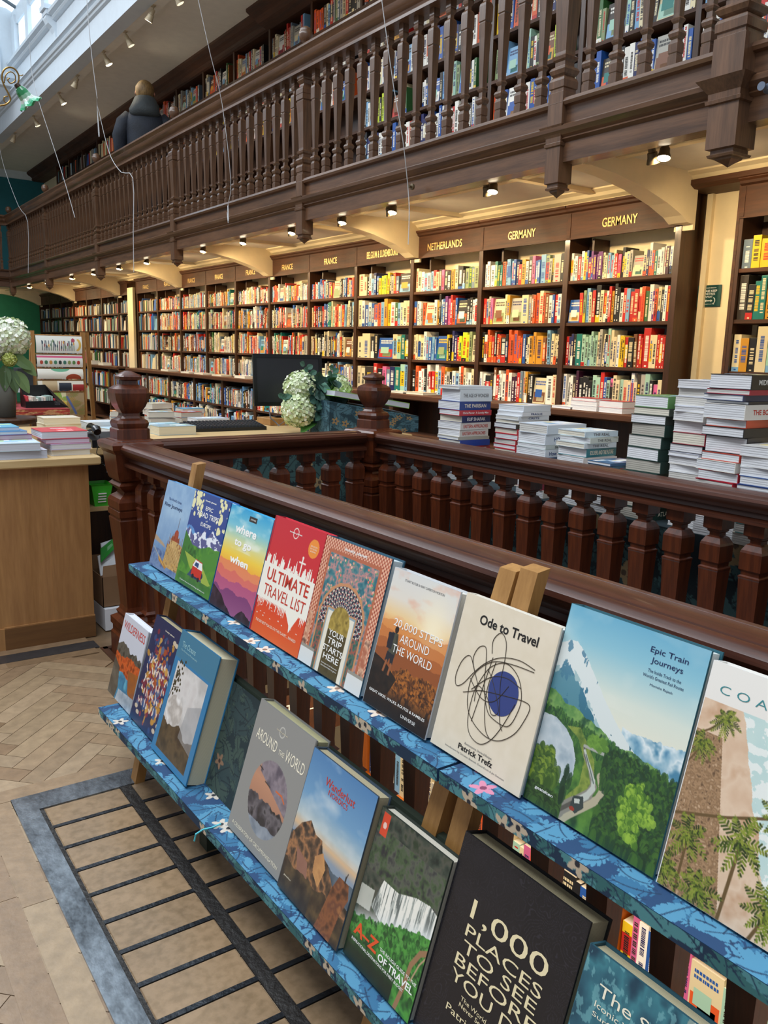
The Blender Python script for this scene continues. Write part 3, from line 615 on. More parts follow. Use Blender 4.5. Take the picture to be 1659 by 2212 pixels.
# ------------------------------------------------------------------ green glass lamp on a brass scroll
BR = plain('aged_brass', C('8a6a35'), 0.35, 0.8)
e = empty('single_spotlight', (2.9, 19.2, 2.50), 'single bronze spotlight lighting the green far wall', 'spotlight'); m = MB(); m.box(-.03, .03, -.03, .03, -.015, 0); m.tube([(0, 0, -.01), (0, 0, -.05)], .006); m.build('mount', LMET, e); lamp_head(e, (0, 0, -.035), math.radians(25), 0, LMET, True); spotlight((2.9, 19.25, 2.38), (3.2, 20.7, 1.3), 60, (1.0, .85, .62), 2.2, 1.0)
#e = empty('hanging_glass_lamp', (0, 0, 0), 'green and white glass tulip lamp on a curly brass arm at upper left', 'lamp')
# ------------------------------------------------------------------ small painter for printed covers and cloths
def fbm2(h, w, fx, fy, seed, octv=4, ridge=False):
    r = np.random.RandomState(seed); out = np.zeros((h, w)); amp = 1.0; tot = 0
    for o in range(octv):
        gx, gy = max(2, int(fx*2**o)+2), max(2, int(fy*2**o)+2); g = r.rand(gy, gx)
        X = np.linspace(0, gx-1.001, w); Y = np.linspace(0, gy-1.001, h); xi = X.astype(int); yi = Y.astype(int); a = X-xi; b = (Y-yi)[:, None]; a = a*a*(3-2*a); b = b*b*(3-2*b)
        n = (g[yi][:, xi]*(1-a)+g[yi][:, xi+1]*a)*(1-b)+(g[yi+1][:, xi]*(1-a)+g[yi+1][:, xi+1]*a)*b
        if ridge: n = 1-abs(2*n-1)
        out += n*amp; tot += amp; amp *= 0.5
    return out/tot
def f1(w, f, seed, octv=5): return fbm2(2, w, f, 1, seed, octv)[0]
class Cv:
    def __init__(s, w, h, c='ffffff'): s.w, s.h = w, h; s.a = np.ones((h, w, 3))*np.array(hx(c)); s.U, s.V = np.meshgrid((np.arange(w)+.5)/w, (np.arange(h)+.5)/h); s.asp = h/w
    def mix(s, mask, c, k=1.0):
        c = np.array(hx(c)) if isinstance(c, str) else c; m = (np.clip(mask, 0, 1)*k)[..., None]; s.a = s.a*(1-m)+c*m
    def grad(s, stops, mask=None, axis='V', off=None):
        t = (s.V if axis == 'V' else s.U)+(off if off is not None else 0); P = [p for p, _ in stops]; K = np.array([hx(c) for _, c in stops])
        g = np.stack([np.interp(t, P, K[:, i]) for i in range(3)], -1)
        if mask is None: s.a = g
        else: m = np.clip(mask, 0, 1)[..., None]; s.a = s.a*(1-m)+g*m
    def pm(s, pts):
        m = np.zeros((s.h, s.w), bool); n = len(pts)
        for i in range(n):
            x0, y0 = pts[i]; x1, y1 = pts[(i+1) % n]
            if y0 == y1: continue
            c = ((s.V >= min(y0, y1)) & (s.V < max(y0, y1)) & (s.U < x0+(s.V-y0)*(x1-x0)/(y1-y0))); m ^= c
        return m
    def poly(s, pts, c, k=1.0): s.mix(s.pm(pts), c, k)
    def em(s, cx, cy, rx, ry, rot=0): 
        dx = s.U-cx; dy = (s.V-cy)*s.asp; ca, sa = math.cos(rot), math.sin(rot); return ((dx*ca+dy*sa)/rx)**2+((-dx*sa+dy*ca)/(ry*s.asp))**2 < 1
    def ell(s, cx, cy, rx, ry, c, k=1.0, rot=0):
        R_ = max(rx, ry*s.asp)*1.05; x0 = max(0, int((cx-R_)*s.w)); x1 = min(s.w, int((cx+R_)*s.w)+2); y0 = max(0, int((cy-R_/s.asp)*s.h)); y1 = min(s.h, int((cy+R_/s.asp)*s.h)+2)
        if x1 <= x0 or y1 <= y0: return
        dx = s.U[y0:y1, x0:x1]-cx; dy = (s.V[y0:y1, x0:x1]-cy)*s.asp; ca, sa = math.cos(rot), math.sin(rot)
        m = ((((dx*ca+dy*sa)/rx)**2+((-dx*sa+dy*ca)/(ry*s.asp))**2 < 1)*k)[..., None]; cc = np.array(hx(c)) if isinstance(c, str) else c
        s.a[y0:y1, x0:x1] = s.a[y0:y1, x0:x1]*(1-m)+cc*m
    def line(s, pts, wd, c, k=1.0):
        c = np.array(hx(c)) if isinstance(c, str) else c
        for i in range(len(pts)-1):
            (ax, ay), (bx, by) = pts[i], pts[i+1]; w0 = wd[i] if isinstance(wd, (list, tuple)) else wd
            x0 = max(0, int((min(ax, bx)-w0)*s.w)-1); x1 = min(s.w, int((max(ax, bx)+w0)*s.w)+2); y0 = max(0, int((min(ay, by)-w0/s.asp)*s.h)-1); y1 = min(s.h, int((max(ay, by)+w0/s.asp)*s.h)+2)
            if x1 <= x0 or y1 <= y0: continue
            U = s.U[y0:y1, x0:x1]; V = s.V[y0:y1, x0:x1]*s.asp; dx, dy = bx-ax, (by-ay)*s.asp; L2 = dx*dx+dy*dy+1e-12
            t = np.clip(((U-ax)*dx+(V-ay*s.asp)*dy)/L2, 0, 1); d = np.hypot(U-ax-t*dx, V-ay*s.asp-t*dy); m = (np.clip((w0/2-d)*s.w+0.5, 0, 1)*k)[..., None]
            s.a[y0:y1, x0:x1] = s.a[y0:y1, x0:x1]*(1-m)+c*m
    def ridge(s, base, amp, f, seed, octv=5, slope=0.0):
        return s.V > (base+slope*s.U+(f1(s.w, f, seed, octv)-0.5)[None, :]*2*amp)
    def tex(s, mask, f, seed, cols, octv=4, fy=None, k=1.0):
        n = fbm2(s.h, s.w, f, fy or f*s.asp, seed, octv); n = (n-n.min())/(n.max()-n.min()+1e-9); P = np.linspace(0.15, 0.85, len(cols)); K = np.array([hx(c) for c in cols])
        g = np.stack([np.interp(n, P, K[:, i]) for i in range(3)], -1); m = (np.clip(mask, 0, 1)*k)[..., None]; s.a = s.a*(1-m)+g*m
    def trees(s, mask, n, seed, cols, sz=0.03, tall=1.6):
        r = random.Random(seed); ys, xs = np.nonzero(mask)
        if not len(ys): return
        pk = sorted(((ys[i], xs[i]) for i in (r.randrange(len(ys)) for _ in range(n))))
        for y, x in pk:
            k = (0.5+0.9*y/s.h); s.ell(x/s.w, y/s.h, sz*k*0.5, sz*k*0.5*tall/s.asp, r.choice(cols), 0.75); s.ell(x/s.w-sz*k*.15, y/s.h-sz*k*.25/s.asp, sz*k*0.22, sz*k*0.3*tall/s.asp, r.choice(cols[-2:]), 0.5)
def lin_arr(a): a = np.clip(a, 0, 1); return np.where(a <= 0.04045, a/12.92, ((a+0.055)/1.055)**2.4)
def canvas_mesh(name, cv, P00, P10, P01, P11, mat, parent=None, bend=None):    # P00 top-left, P10 top-right, P01 bottom-left, P11 bottom-right
    h, w_ = cv.h, cv.w; u = np.linspace(0, 1, w_)[None, :, None]; v = np.linspace(0, 1, h)[:, None, None]
    P = (np.array(P00)*(1-u)+np.array(P10)*u)*(1-v)+(np.array(P01)*(1-u)+np.array(P11)*u)*v
    if bend: P = bend(P, u, v)
    idx = np.arange(h*w_).reshape(h, w_); q = np.stack([idx[:-1, :-1], idx[1:, :-1], idx[1:, 1:], idx[:-1, 1:]], -1).reshape(-1, 4)
    me = bpy.data.meshes.new(name); me.vertices.add(h*w_); me.vertices.foreach_set('co', P.astype(np.float32).ravel()); nf = len(q)
    me.loops.add(nf*4); me.loops.foreach_set('vertex_index', q.ravel().astype(np.int32)); me.polygons.add(nf); me.polygons.foreach_set('loop_start', np.arange(0, nf*4, 4, dtype=np.int32)); me.update(calc_edges=True)
    at = me.attributes.new('col', 'FLOAT_COLOR', 'POINT'); c = np.ones((h*w_, 4), np.float32); c[:, :3] = lin_arr(cv.a).reshape(-1, 3); at.data.foreach_set('color', c.ravel()); me.materials.append(mat)
    me.polygons.foreach_set('use_smooth', np.ones(nf, bool)); me.update(); o = bpy.data.objects.new(name, me); COL.objects.link(o)
    if parent: o.parent = parent
    return o
def leafy(cv, n, seed, light, mid, dark, size, ymax=None, flowers=None):        # curling acanthus leaves with veins, flowers between
    r = random.Random(seed)
    for i in range(n):
        x, y = r.uniform(0, 1), r.uniform(0, 1); a = r.uniform(0, 2*PI); L_ = size*r.uniform(0.7, 1.4); cu = r.uniform(-1.6, 1.6); pts = []; px, py = x, y
        for t in range(9): pts.append((px, py, a)); px += math.cos(a)*L_/8; py += math.sin(a)*L_/8/cv.asp; a += cu/8
        col = light if r.random() < 0.6 else mid
        for t, (qx, qy, qa) in enumerate(pts[1:]):
            lw = L_*0.17*math.sin((t+1)/9*PI)+L_*0.03
            for sgn in (1, -1):
                b = qa+sgn*1.0; cv.ell(qx+math.cos(b)*lw*.8, qy+math.sin(b)*lw*.8/cv.asp, lw, lw*0.34/cv.asp, col, 1, b)
        cv.line([(p[0], p[1]) for p in pts], L_*0.035, dark, 0.9)
    if flowers:
        for i in range(flowers[0]):
            x, y = r.uniform(0, 1), r.uniform(0, 1); R_ = size*0.35
            for k in range(5): b = k*2*PI/5; cv.ell(x+math.cos(b)*R_*.6, y+math.sin(b)*R_*.6/cv.asp, R_*.6, R_*.3/cv.asp, flowers[1], 1, b)
            cv.ell(x, y, R_*.3, R_*.3/cv.asp, flowers[2])
def mat_print(name, c, rough=0.5, metal=0.0): return plain(name, C(c), rough, metal, 0.02)
INK = {k: mat_print('print_'+k, v, 0.45) for k, v in dict(white='f6f5f0', black='1c1b1b', red='c63a2a', blue='24407a', teal='3a8a90', gold='e9d9ae', cream='f3ead2', grey='6a6a6c', orange='e4572a', palegold='d8cdb4', navy='1b2d5a', tealtext='9fc9cf').items()}

# ------------------------------------------------------------------ books on the display stand
LEAN = math.radians(15)
def display_book(label, yl, xb, zb, W, H, T, cv, edge, page, texts, lean=LEAN, mat=None, extra=None, spine=None, open_gap=0.0):
    sn, cs = math.sin(lean), math.cos(lean)
    M = Matrix(((0, sn, -cs, xb), (-1, 0, 0, yl), (0, cs, sn, zb), (0, 0, 0, 1)))
    e = empty('display_book', label=label, cat='book', group='books on the display stand', M=M); E_ = C(edge); S_ = C(spine or edge)
    m = MB(); m.box(0, W, 0, H, -0.003, 0, E_); m.build('front_cover', MATTE, e)
    m = MB(); m.box(0, W, 0, H, -T, -T+0.003, E_); m.build('back_cover', MATTE, e)
    m = MB(); m.box(-0.001, 0.003, 0, H, -T, -0.0002, S_); m.build('spine', MATTE, e)
    m = MB(); k = max(6, int(T*600)); tz = (T-0.006)/k; pc = C(page)
    for i in range(k): f_ = 0.86 if i % 2 else 1.0; m.box(0.004, W-0.004, 0.003, H-0.004-(0.0006 if i % 2 else 0), -0.003-(i+1)*tz, -0.003-i*tz, tuple(x*f_ for x in pc))
    m.build('page_block', MATTE, e)
    p = canvas_mesh('cover_picture', cv, (0.0005, H-0.0005, 0.0004), (W-0.0005, H-0.0005, 0.0004), (0.0005, 0.0005, 0.0004), (W-0.0005, 0.0005, 0.0004), mat or GLOSSY, e)
    for t in texts:
        txt, u, v, h, w_, ink = t[:6]; al = t[6] if len(t) > 6 else 'LEFT'; bo = t[7] if len(t) > 7 else 0.0; rz = t[8] if len(t) > 8 else 0
        text_mesh('lettering', txt, INK[ink], height=h*H, width=w_*W if w_ else None, align=al, bold=bo, parent=p, depth=0.0, M=Matrix.Translation((u*W, (1-v)*H, 0.0009)) @ Matrix.Rotation(rz, 4, 'Z'))
    if extra: extra(e, p, W, H)
    return e
def cv_river():
    c = Cv(170, 205); c.grad([(0, '86a9cc'), (.35, '9cbcd8'), (.6, '7ea2c6'), (.75, '5c84b2'), (1, '43608f')]); c.tex(np.ones_like(c.U), 7, 3, ['6f93bd', 'a6c3da'], k=.4)
    c.poly([(0, .64), (.35, .70), (.45, .74), (0, .70)], 'c79a6a', .7); c.tex(c.V > .78, 8, 5, ['4a6a98', '7b93b4', '37517f'], fy=16, k=.8)
    c.poly([(.45, .90), (.48, .68), (.55, .68), (.55, .60), (.62, .60), (.62, .56), (.78, .56), (.78, .62), (.95, .64), (1, .66), (1, .92), (.6, .93)], 'c9a56c')
    for i in range(16): x = .47+.033*i; c.line([(x, .7), (x, .9)], .008, '7d5a33', .7)
    c.ell(.70, .55, .07, .06, 'a84a33'); c.line([(.70, .5), (.70, .36)], [.012], '5a3a30'); c.poly([(.55, .62), (.85, .62), (.82, .57), (.58, .57)], '9a4a34')
    for x in (.5, .6, .82, .92): c.line([(x, .66), (x, .56)], .012, '8b6a42')
    for i in range(30): c.ell(.47+.016*i+.01*math.sin(i*9), .66+.24*((i*7)%10)/10, .008, .016, ['8a6638', 'e0c48c', '6a4a2c'][i%3], .9)
    for x, y in ((.47,.62),(.53,.58),(.59,.54),(.66,.5),(.75,.5),(.81,.55),(.88,.58),(.95,.61)): c.poly([(x-.014,y+.10),(x,y),(x+.014,y+.10)], '7d3f30')
    c.tex((c.U>.45)&(c.V>.86)&(c.V<.93), 30, 5, ['b8863c','d8b070','6a4a30'], k=.7)
    c.poly([(.25, .84), (.6, .93), (.58, .96), (.30, .90)], 'b8823c'); c.line([(.05, .78), (.5, .93)], .012, 'd9c9a0', .7); return c
def cv_road():
    c = Cv(190, 215, '2b468c'); r = random.Random(2)
    for i in range(60):
        x, y = r.choice([(r.uniform(0, .3), r.uniform(0, .25)), (r.uniform(.75, 1), r.uniform(0, .36))]); s = r.uniform(.01, .045)
        if abs(x-.5) > .2: c.ell(x, y, s, s*r.uniform(.6, 1.1), 'e9e3b0', 1, r.uniform(0, 3))
    m = c.ridge(.42, .07, 7, 11); c.grad([(.3, '3a66b0'), (.45, '6aa3d8')], m); m = c.ridge(.40, .10, 9, 4); c.mix(m, '5b5f8f'); n = fbm2(c.h, c.w, 16, 22, 9, 3); c.mix(m & (n > .53) & (c.V < .56), 'e8ecf4')
    m = c.ridge(.58, .05, 3, 21, slope=-.06); c.tex(m, 6, 3, ['2f6a35', '57963a', '3d7d3a']); c.poly([(0, .45), (.4, .62), (.2, .8), (0, .75)], '3d7a3a'); c.poly([(1, .5), (.55, .64), (.8, .75), (1, .7)], '4b8b3b'); c.trees(c.em(.25, .66, .2, .06), 25, 3, ['26552c', '356b34'], .03, 2)
    c.poly([(.1, .66), (.6, .70), (.95, .86), (.7, .95), (.3, .78)], '9db34c'); c.poly([(.3, .88), (.5, .70), (.56, .70), (.75, .92), (.6, 1), (.3, 1)], '33506a'); c.tex(c.V > .88, 8, 5, ['2f6a35', '4d8838'], k=.9)
    c.ell(.55, .82, .17, .055, '1e3350'); c.poly([(.40, .74), (.46, .68), (.64, .69), (.68, .76), (.68, .86), (.40, .85)], 'c9352d'); c.poly([(.40, .76), (.45, .69), (.64, .70), (.68, .77)], 'eef0ee'); c.poly([(.44, .75), (.47, .71), (.56, .71), (.56, .76)], '2a4a7a'); c.ell(.46, .86, .03, .025, '16202e'); c.ell(.62, .87, .03, .025, '16202e'); return c
def cv_where():
    c = Cv(190, 215); c.grad([(0, '2f9fd0'), (.18, '7cc3d4'), (.32, 'd8dba0'), (.45, 'f5cf4a'), (.6, 'f3a23c'), (.7, 'e8743c')]); n = fbm2(c.h, c.w, 4, 12, 5, 4); c.mix((n-.45)*3*(c.V < .4), 'eef4ee', .6)
    for b, a, s, col in ((.52, .05, 3, 'e88a5a'), (.60, .06, 7, 'dc6f63'), (.70, .06, 9, 'b4577e'), (.80, .06, 12, '7e4274')): m = c.ridge(b, a, 4, s); c.mix(m, col); c.mix(m*np.clip((c.V-b)*4, 0, 1), 'd78aa0', .35)
    m = c.ridge(.90, .09, 4, 31, slope=.08-.02); c.tex(m | (c.pm([(0, .80), (.25, .86), (.5, 1), (0, 1)])), 14, 4, ['1f1824', '3c3040']); c.a[:26] *= 1; c.mix((c.U > .48) & (c.U < .66) & (c.V > .045) & (c.V < .10), '2b2018'); return c
def cv_ult():
    c = Cv(200, 235); c.grad([(0, 'c8202f'), (.45, 'cf2c30'), (.75, 'dd4a2c'), (1, 'e2632c')]); c.mix((c.U < .035), 'a8122a')
    r = random.Random(5); W_ = 'f4efe2'; c.mix(((c.V > .40) & (c.V < .70)), W_); prev = 0
    for i in range(34):
        x = .03+i*.0285; h = r.uniform(.01, .10); k = i % 5
        if k == 0: c.poly([(x, .41), (x, .41-h*.7), (x+.012, .41-h-.03), (x+.024, .41-h*.7), (x+.024, .41)], W_)
        elif k == 1: c.ell(x+.012, .41-h*.35, .022, h*.7, W_)
        else: c.mix((c.U > x) & (c.U < x+.02) & (c.V > .41-h) & (c.V < .42), W_)
        h2 = r.uniform(.005, .09); c.poly([(x, .69), (x+.028, .69), (x+.02, .70+h2*.4), (x+.014, .70+h2), (x+.008, .70+h2*.4)], W_)
    c.line([(.70, .26), (.70, .41)], .02, W_); c.line([(.65, .29), (.76, .29)], .016, W_); c.ell(.70, .25, .014, .012, W_)
    c.poly([(.6, .70), (.86, .70), (.78, .80), (.74, .86), (.72, .80)], W_)
    for i in range(14): c.ell(r.uniform(.05, .95), r.uniform(.72, .84), .014, .003, W_)
    c.ell(.84, .15, .095, .075, 'ef8f34'); c.line([(.47+.05*math.cos(a), .085+.042*math.sin(a)) for a in [PI*i/10+.25 for i in range(20)]], .008, W_); return c
def cv_trip():
    c = Cv(230, 262, 'c9785c'); U, V = c.U, c.V; s1 = np.sin(U*150)*np.sin(V*170); c.mix(s1 > .15, 'eab89a'); c.mix(s1 < -.6, '8a3c30')
    m = (U > .10) & (U < .90) & (V > .085); c.mix(m, 'b8694a'); m = (U > .13) & (U < .87) & (V > .11); c.tex(m, 20, 4, ['2c6170', '3f7f86', 'c98a86', '38707a'], 3)
    r = random.Random(4)
    for i in range(70):
        x, y = r.uniform(.14, .86), r.uniform(.12, .5); c.ell(x, y, .012, .010, r.choice(['e0806c', 'd8a08a', 'f0b8a0'])); c.ell(x+.02, y+.01, .012, .005, '5a9a6a', 1, r.uniform(0, 3))
    A = (U-.5); B = (V-.60)*c.asp; ro = np.hypot(A, B); th = np.arctan2(B, A); arch = (ro < .345+.012*np.abs(np.sin(th*9))) & (V < .60) | ((np.abs(A) < .345) & (V >= .60)); c.mix(arch, 'c98d62'); inner = (ro < .325) & (V < .60) | ((np.abs(A) < .32) & (V >= .60)); c.mix(inner, '2a2b3c')
    k = np.floor(ro*26); q = np.sin(th*36+(k % 2)*PI); f = (ro*26) % 1; c.mix(inner & (q > .05) & (V < .66), 'e9d8c0'); c.mix(inner & (q > .35) & (f > .3) & (V < .66), '3a6d88'); c.mix(inner & (q > .75) & (f > .5) & (V < .66), 'c05a4c')
    c.tex(inner & (V > .64), 26, 8, ['2f5a55', 'a8584a', '3d6d60', '243c3c'], 3); c.mix((U > .27) & (U < .73) & (V > .50), 'c08c60'); c.mix((U > .285) & (U < .715) & (V > .512), '8fa7b0'); c.mix((U > .30) & (U < .70) & (V > .525), 'e9e2cf')
    d = (np.abs(A) < .15) & (V > .60) | (np.hypot(A, (V-.60)*c.asp) < .15) & (V <= .6); c.tex(d, 14, 3, ['6b5a24', 'b49a48', '8a7430'], 4); c.mix((np.abs(A) < .15) & (V > .66), '3c3420', .8)
    for x0 in (.0, .77): m = (U > x0) & (U < x0+.23) & (V > .86); c.mix(m, 'dfe0dc'); c.mix(m & (V < .88), '9a9488')
    for x in (.045, .94): c.tex((np.abs(U-x) < .035) & (V > .6) & (V < .86), 16, 6, ['b06a50', 'e0b090', '6a4a40']); 
    return c
def cv_steps():
    c = Cv(200, 262); c.grad([(0, 'dcdcd8'), (.2, 'e6ddcf'), (.32, 'f2cf96'), (.42, 'ea9a48'), (.6, 'c06a2c'), (.72, '6a3c1c'), (1, '1c1410')]); n = fbm2(c.h, c.w, 4, 10, 3); c.mix((n-.5)*3*(c.V < .4), 'e88f6a', .6); c.mix(np.exp(-((c.U-.75)**2+(c.V-.34)**2)*22), 'fff2d0', .9)
    for b, a, s, col in ((.36, .03, 6, 'd98a4a'), (.43, .03, 9, 'c4733a'), (.50, .03, 13, 'a85c2c'), (.57, .03, 15, '8a4a24')): c.mix(c.ridge(b, a, 5, s), col, .75)
    m = c.ridge(.70, .05, 5, 21, slope=-.02); c.tex(m, 16, 4, ['2a1810', '5a3216', '8a4e1e', '1a120e']); c.trees(m & (c.V < .86) & (c.U > .3), 420, 5, ['6a3a18', '9a5a22', '3a2012', 'b46a28'], .05, 1); c.grad([(.8, '16141a'), (1, '0e0e12')], np.clip((c.V-.80)*7, 0, .9)); m = c.pm([(0, .63), (.2, .66), (.42, .74), (.34, .86), (0, .95)]); c.tex(m, 14, 2, ['15100f', '2e2018'])
    k = '20202a'; c.ell(.26, .415, .030, .026, '2a1d18'); c.poly([(.20, .44), (.30, .44), (.31, .56), (.30, .61), (.20, .60)], '4a4a3c'); c.poly([(.15, .45), (.24, .44), (.24, .56), (.16, .56)], k); c.line([(.29, .46), (.31, .54), (.30, .60)], .03, '3a3a30'); c.poly([(.19, .58), (.31, .59), (.31, .66), (.27, .66), (.25, .62), (.23, .66), (.18, .65)], '23242c'); c.line([(.21, .65), (.19, .73)], .028, '9a5c38'); c.line([(.29, .66), (.28, .74)], .028, '9a5c38'); c.line([(.18, .74), (.22, .745)], .03, '1a1614'); c.line([(.27, .75), (.31, .755)], .03, '1a1614'); return c
def cv_ode():
    c = Cv(80, 100, 'e2d5be'); c.tex(np.ones_like(c.U), 14, 3, ['dfd1b8', 'e7dac4'], 3, k=.7); return c
def ode_extra(e, p, W, H):
    m = MB(); pts = [(0.62*W+0.125*W*1.22*math.cos(a)*(1+.015*math.sin(5*a)), 0.505*H+0.125*W*1.30*math.sin(a)*(1+.02*math.sin(3*a)), .0009) for a in [2*PI*i/48 for i in range(48)]]; m.add(pts, [tuple(range(48))], C('34427e')); m.build('blue_disc', PAPER, p)
    loops = [[(.42,.30),(.40,.22),(.46,.16),(.53,.20),(.56,.30),(.57,.42),(.60,.52),(.66,.66),(.70,.70)], [(.86,.285),(.70,.27),(.52,.30),(.38,.37),(.28,.46),(.20,.55),(.13,.58),(.10,.52),(.13,.42),(.20,.37),(.28,.44),(.36,.52)],
             [(.86,.30),(.64,.31),(.46,.34),(.33,.42),(.27,.52),(.30,.66),(.40,.74),(.56,.78),(.70,.76),(.82,.68),(.88,.58),(.90,.50),(.84,.48),(.66,.50),(.40,.54),(.28,.58),(.22,.60)],
             [(.30,.46),(.24,.38),(.27,.30),(.34,.28),(.38,.36),(.42,.50),(.50,.62),(.58,.66),(.74,.66),(.80,.56),(.80,.46),(.72,.36),(.58,.32),(.44,.38),(.36,.50),(.33,.60),(.34,.74),(.40,.82),(.52,.84),(.62,.78),(.70,.66),(.76,.52)],
             [(.44,.32),(.42,.46),(.40,.60),(.38,.74)], [(.48,.34),(.46,.50),(.48,.62),(.54,.74),(.60,.78)], [(.30,.56),(.46,.44),(.62,.40),(.78,.42)], [(.36,.62),(.36,.52),(.48,.56),(.56,.64),(.62,.60),(.50,.46),(.42,.40)], [(.26,.50),(.42,.58),(.56,.56),(.66,.44)]]
    for L_ in loops:
        P = []; n = len(L_)
        for i in range(n-1):
            p0, p1, p2, p3 = L_[max(0, i-1)], L_[i], L_[i+1], L_[min(n-1, i+2)]
            for j in range(6):
                t = j/6; P.append(tuple(0.5*((2*p1[q])+(-p0[q]+p2[q])*t+(2*p0[q]-5*p1[q]+4*p2[q]-p3[q])*t*t+(-p0[q]+3*p1[q]-3*p2[q]+p3[q])*t**3) for q in (0, 1)))
        P.append(L_[-1]); m = MB(); m.tube([((x*1.0-.0)*W, (1-y)*H, .0011) for x, y in P], .0006, 4, C('3a3126')); m.build('drawn_line', PAPER, p)
def cv_train():
    c = Cv(270, 340); c.grad([(0, '6fb0cc'), (.15, '8fc4d4'), (.35, 'dbe3d6'), (.5, 'e9e6d2')]); n = fbm2(c.h, c.w, 3, 6, 3); c.mix((n-.5)*2*(c.V < .4), 'f2f0e4', .5)
    m = c.ridge(.46, .035, 9, 5, slope=0) & (c.U > .58); c.tex(m, 9, 5, ['3f7aa0', '8fb6c8', 'e4ecec', '4f88a6']); c.mix(m*np.clip((c.V-.5)*6, 0, 1), '3b7a98', .8)
    L_ = [(0, .20), (.06, .17), (.12, .165), (.2, .21), (.3, .29), (.42, .38), (.55, .47), (.7, .55), (.85, .62), (1, .66)]; f = np.interp(c.U, [p[0] for p in L_], [p[1] for p in L_])+(f1(c.w, 14, 8)-.5)[None]*.02; m = c.V > f
    c.grad([(.2, '6a93a8'), (.4, '3f7890'), (.6, '2c6474')], m); n = fbm2(c.h, c.w, 14, 9, 12, 4, True); c.mix(m & (c.V < f+.11+.05*n) & (n > .45), 'eef0ea', .9); c.mix(m & (c.V > f+.12) & (n > .62), '6fa0a8', .5)
    m = c.ridge(.44, .03, 6, 33, slope=.17); c.tex(m, 14, 4, ['2c5a3c', '5a8a4a', '7ea65a', '2a5238']); m2 = c.ridge(.52, .02, 8, 40, slope=.08); c.tex(m2, 16, 6, ['234428', '3f6a30', '5c8a38']); c.trees(m2 & (c.V < .64), 500, 2, ['1f3e26', '35602e', '4f7c36', '2b5230'], .02, 2.4)
    riv = c.pm([(0, .56), (.10, .555), (.2, .585), (.27, .63), (.32, .70), (.33, .78), (.26, .84), (.1, .86), (0, .88)]); c.tex(riv, 8, 5, ['a9b8c0', 'c3ccd0', '8fa2ae'])
    bank = c.pm([(.2, .57), (.30, .60), (.38, .68), (.39, .80), (.30, .90), (.2, 1), (.33, 1), (.5, .78), (.45, .66), (.30, .55)]); c.tex(bank, 18, 4, ['5f7a34', '8a9a44', '48662c'])
    r = [(.36, .625), (.38, .66), (.45, .72), (.49, .775), (.47, .82), (.38, .89), (.29, .96), (.25, 1)]; c.line([(a+.07, b) for a, b in r[2:]], [.05]*9, 'b8ae92'); c.line(r, [.018, .025, .035, .05, .06, .07, .085, .1], '8c887c'); c.line(r, [.012, .014, .016, .02, .022, .026, .03, .034], '5a564e')
    c.line([(.36, .62), (.52, .615)], .018, 'a8aaa0'); c.line([(.37, .64), (.42, .69), (.48, .75), (.49, .785), (.46, .83), (.41, .87)], [.016, .022, .028, .036, .042, .05], 'c3c7bc'); c.line([(.385, .655), (.43, .70), (.485, .76)], .008, '5c6a66'); c.poly([(.37, .86), (.44, .84), (.46, .89), (.41, .935), (.36, .92)], '3a4442'); c.poly([(.38, .87), (.42, .86), (.425, .88), (.39, .89)], 'c9ccc0'); c.ell(.38, .92, .02, .01, '9a3a2a')
    m = (c.V > .60) & (c.U > .52+.1*(c.V-.6)) & ~c.pm([(.3, .6), (.6, .78), (.5, 1), (.3, 1)]); c.tex(m, 16, 4, ['1f3a20', '335226', '2a4426']); c.trees(m, 900, 5, ['1f3a20', '2f5528', '426a2c', '23422a'], .035, 2.6); c.trees(c.pm([(.70, .70), (.80, .66), (.90, .74), (.93, .80), (.84, .84), (.86, .93), (.74, .90), (.68, .80)]), 170, 9, ['5f8a2c', '86ac3c', '4a7428', '9cc043'], .028, 1.3); c.trees(c.em(.45, .585, .07, .03), 40, 8, ['6f9a3c', '5a8434'], .035, 1)
    c.trees(c.em(.10, .82, .12, .10), 120, 3, ['4a6a28', '7c9434', '32501f'], .045, 1.8); c.trees((c.V > .92) & (c.U < .28), 160, 6, ['2a4420', '3c5c28', '20361c'], .04, 1.5); c.trees(c.pm([(.26, .80), (.30, .74), (.34, .84), (.28, .90)]), 10, 3, ['23422a', '1c3522'], .03, 3); return c
def palm(c, x, y, s, r, tx=None, ty=None):
    if tx is not None: c.line([(tx, ty), ((tx+x)/2, (ty+y)/2+.01), (x, y)], .012*s*10, '6a5230')
    for k in range(11):
        a = k*2*PI/11+r.uniform(-.2, .2); px, py = x, y; L_ = s*r.uniform(.8, 1.15)
        for t in range(9):
            qx, qy = px+math.cos(a)*L_/9, py+math.sin(a)*L_/9/c.asp+t*.0006; 
            for sg in (1, -1): b = a+sg*1.0; l2 = L_*.17*math.sin((t+1.5)/10.5*PI); c.line([(px, py), (px+math.cos(b)*l2, py+math.sin(b)*l2/c.asp+.004)], .008*s*8, r.choice(['3a4a18', '5c7022', '7c8c2c', '2c3a16', '8e9838']))
            px, py = qx, qy; a += .05
        c.line([(x, y), (px, py)], .005, '8a8a3a', .6)
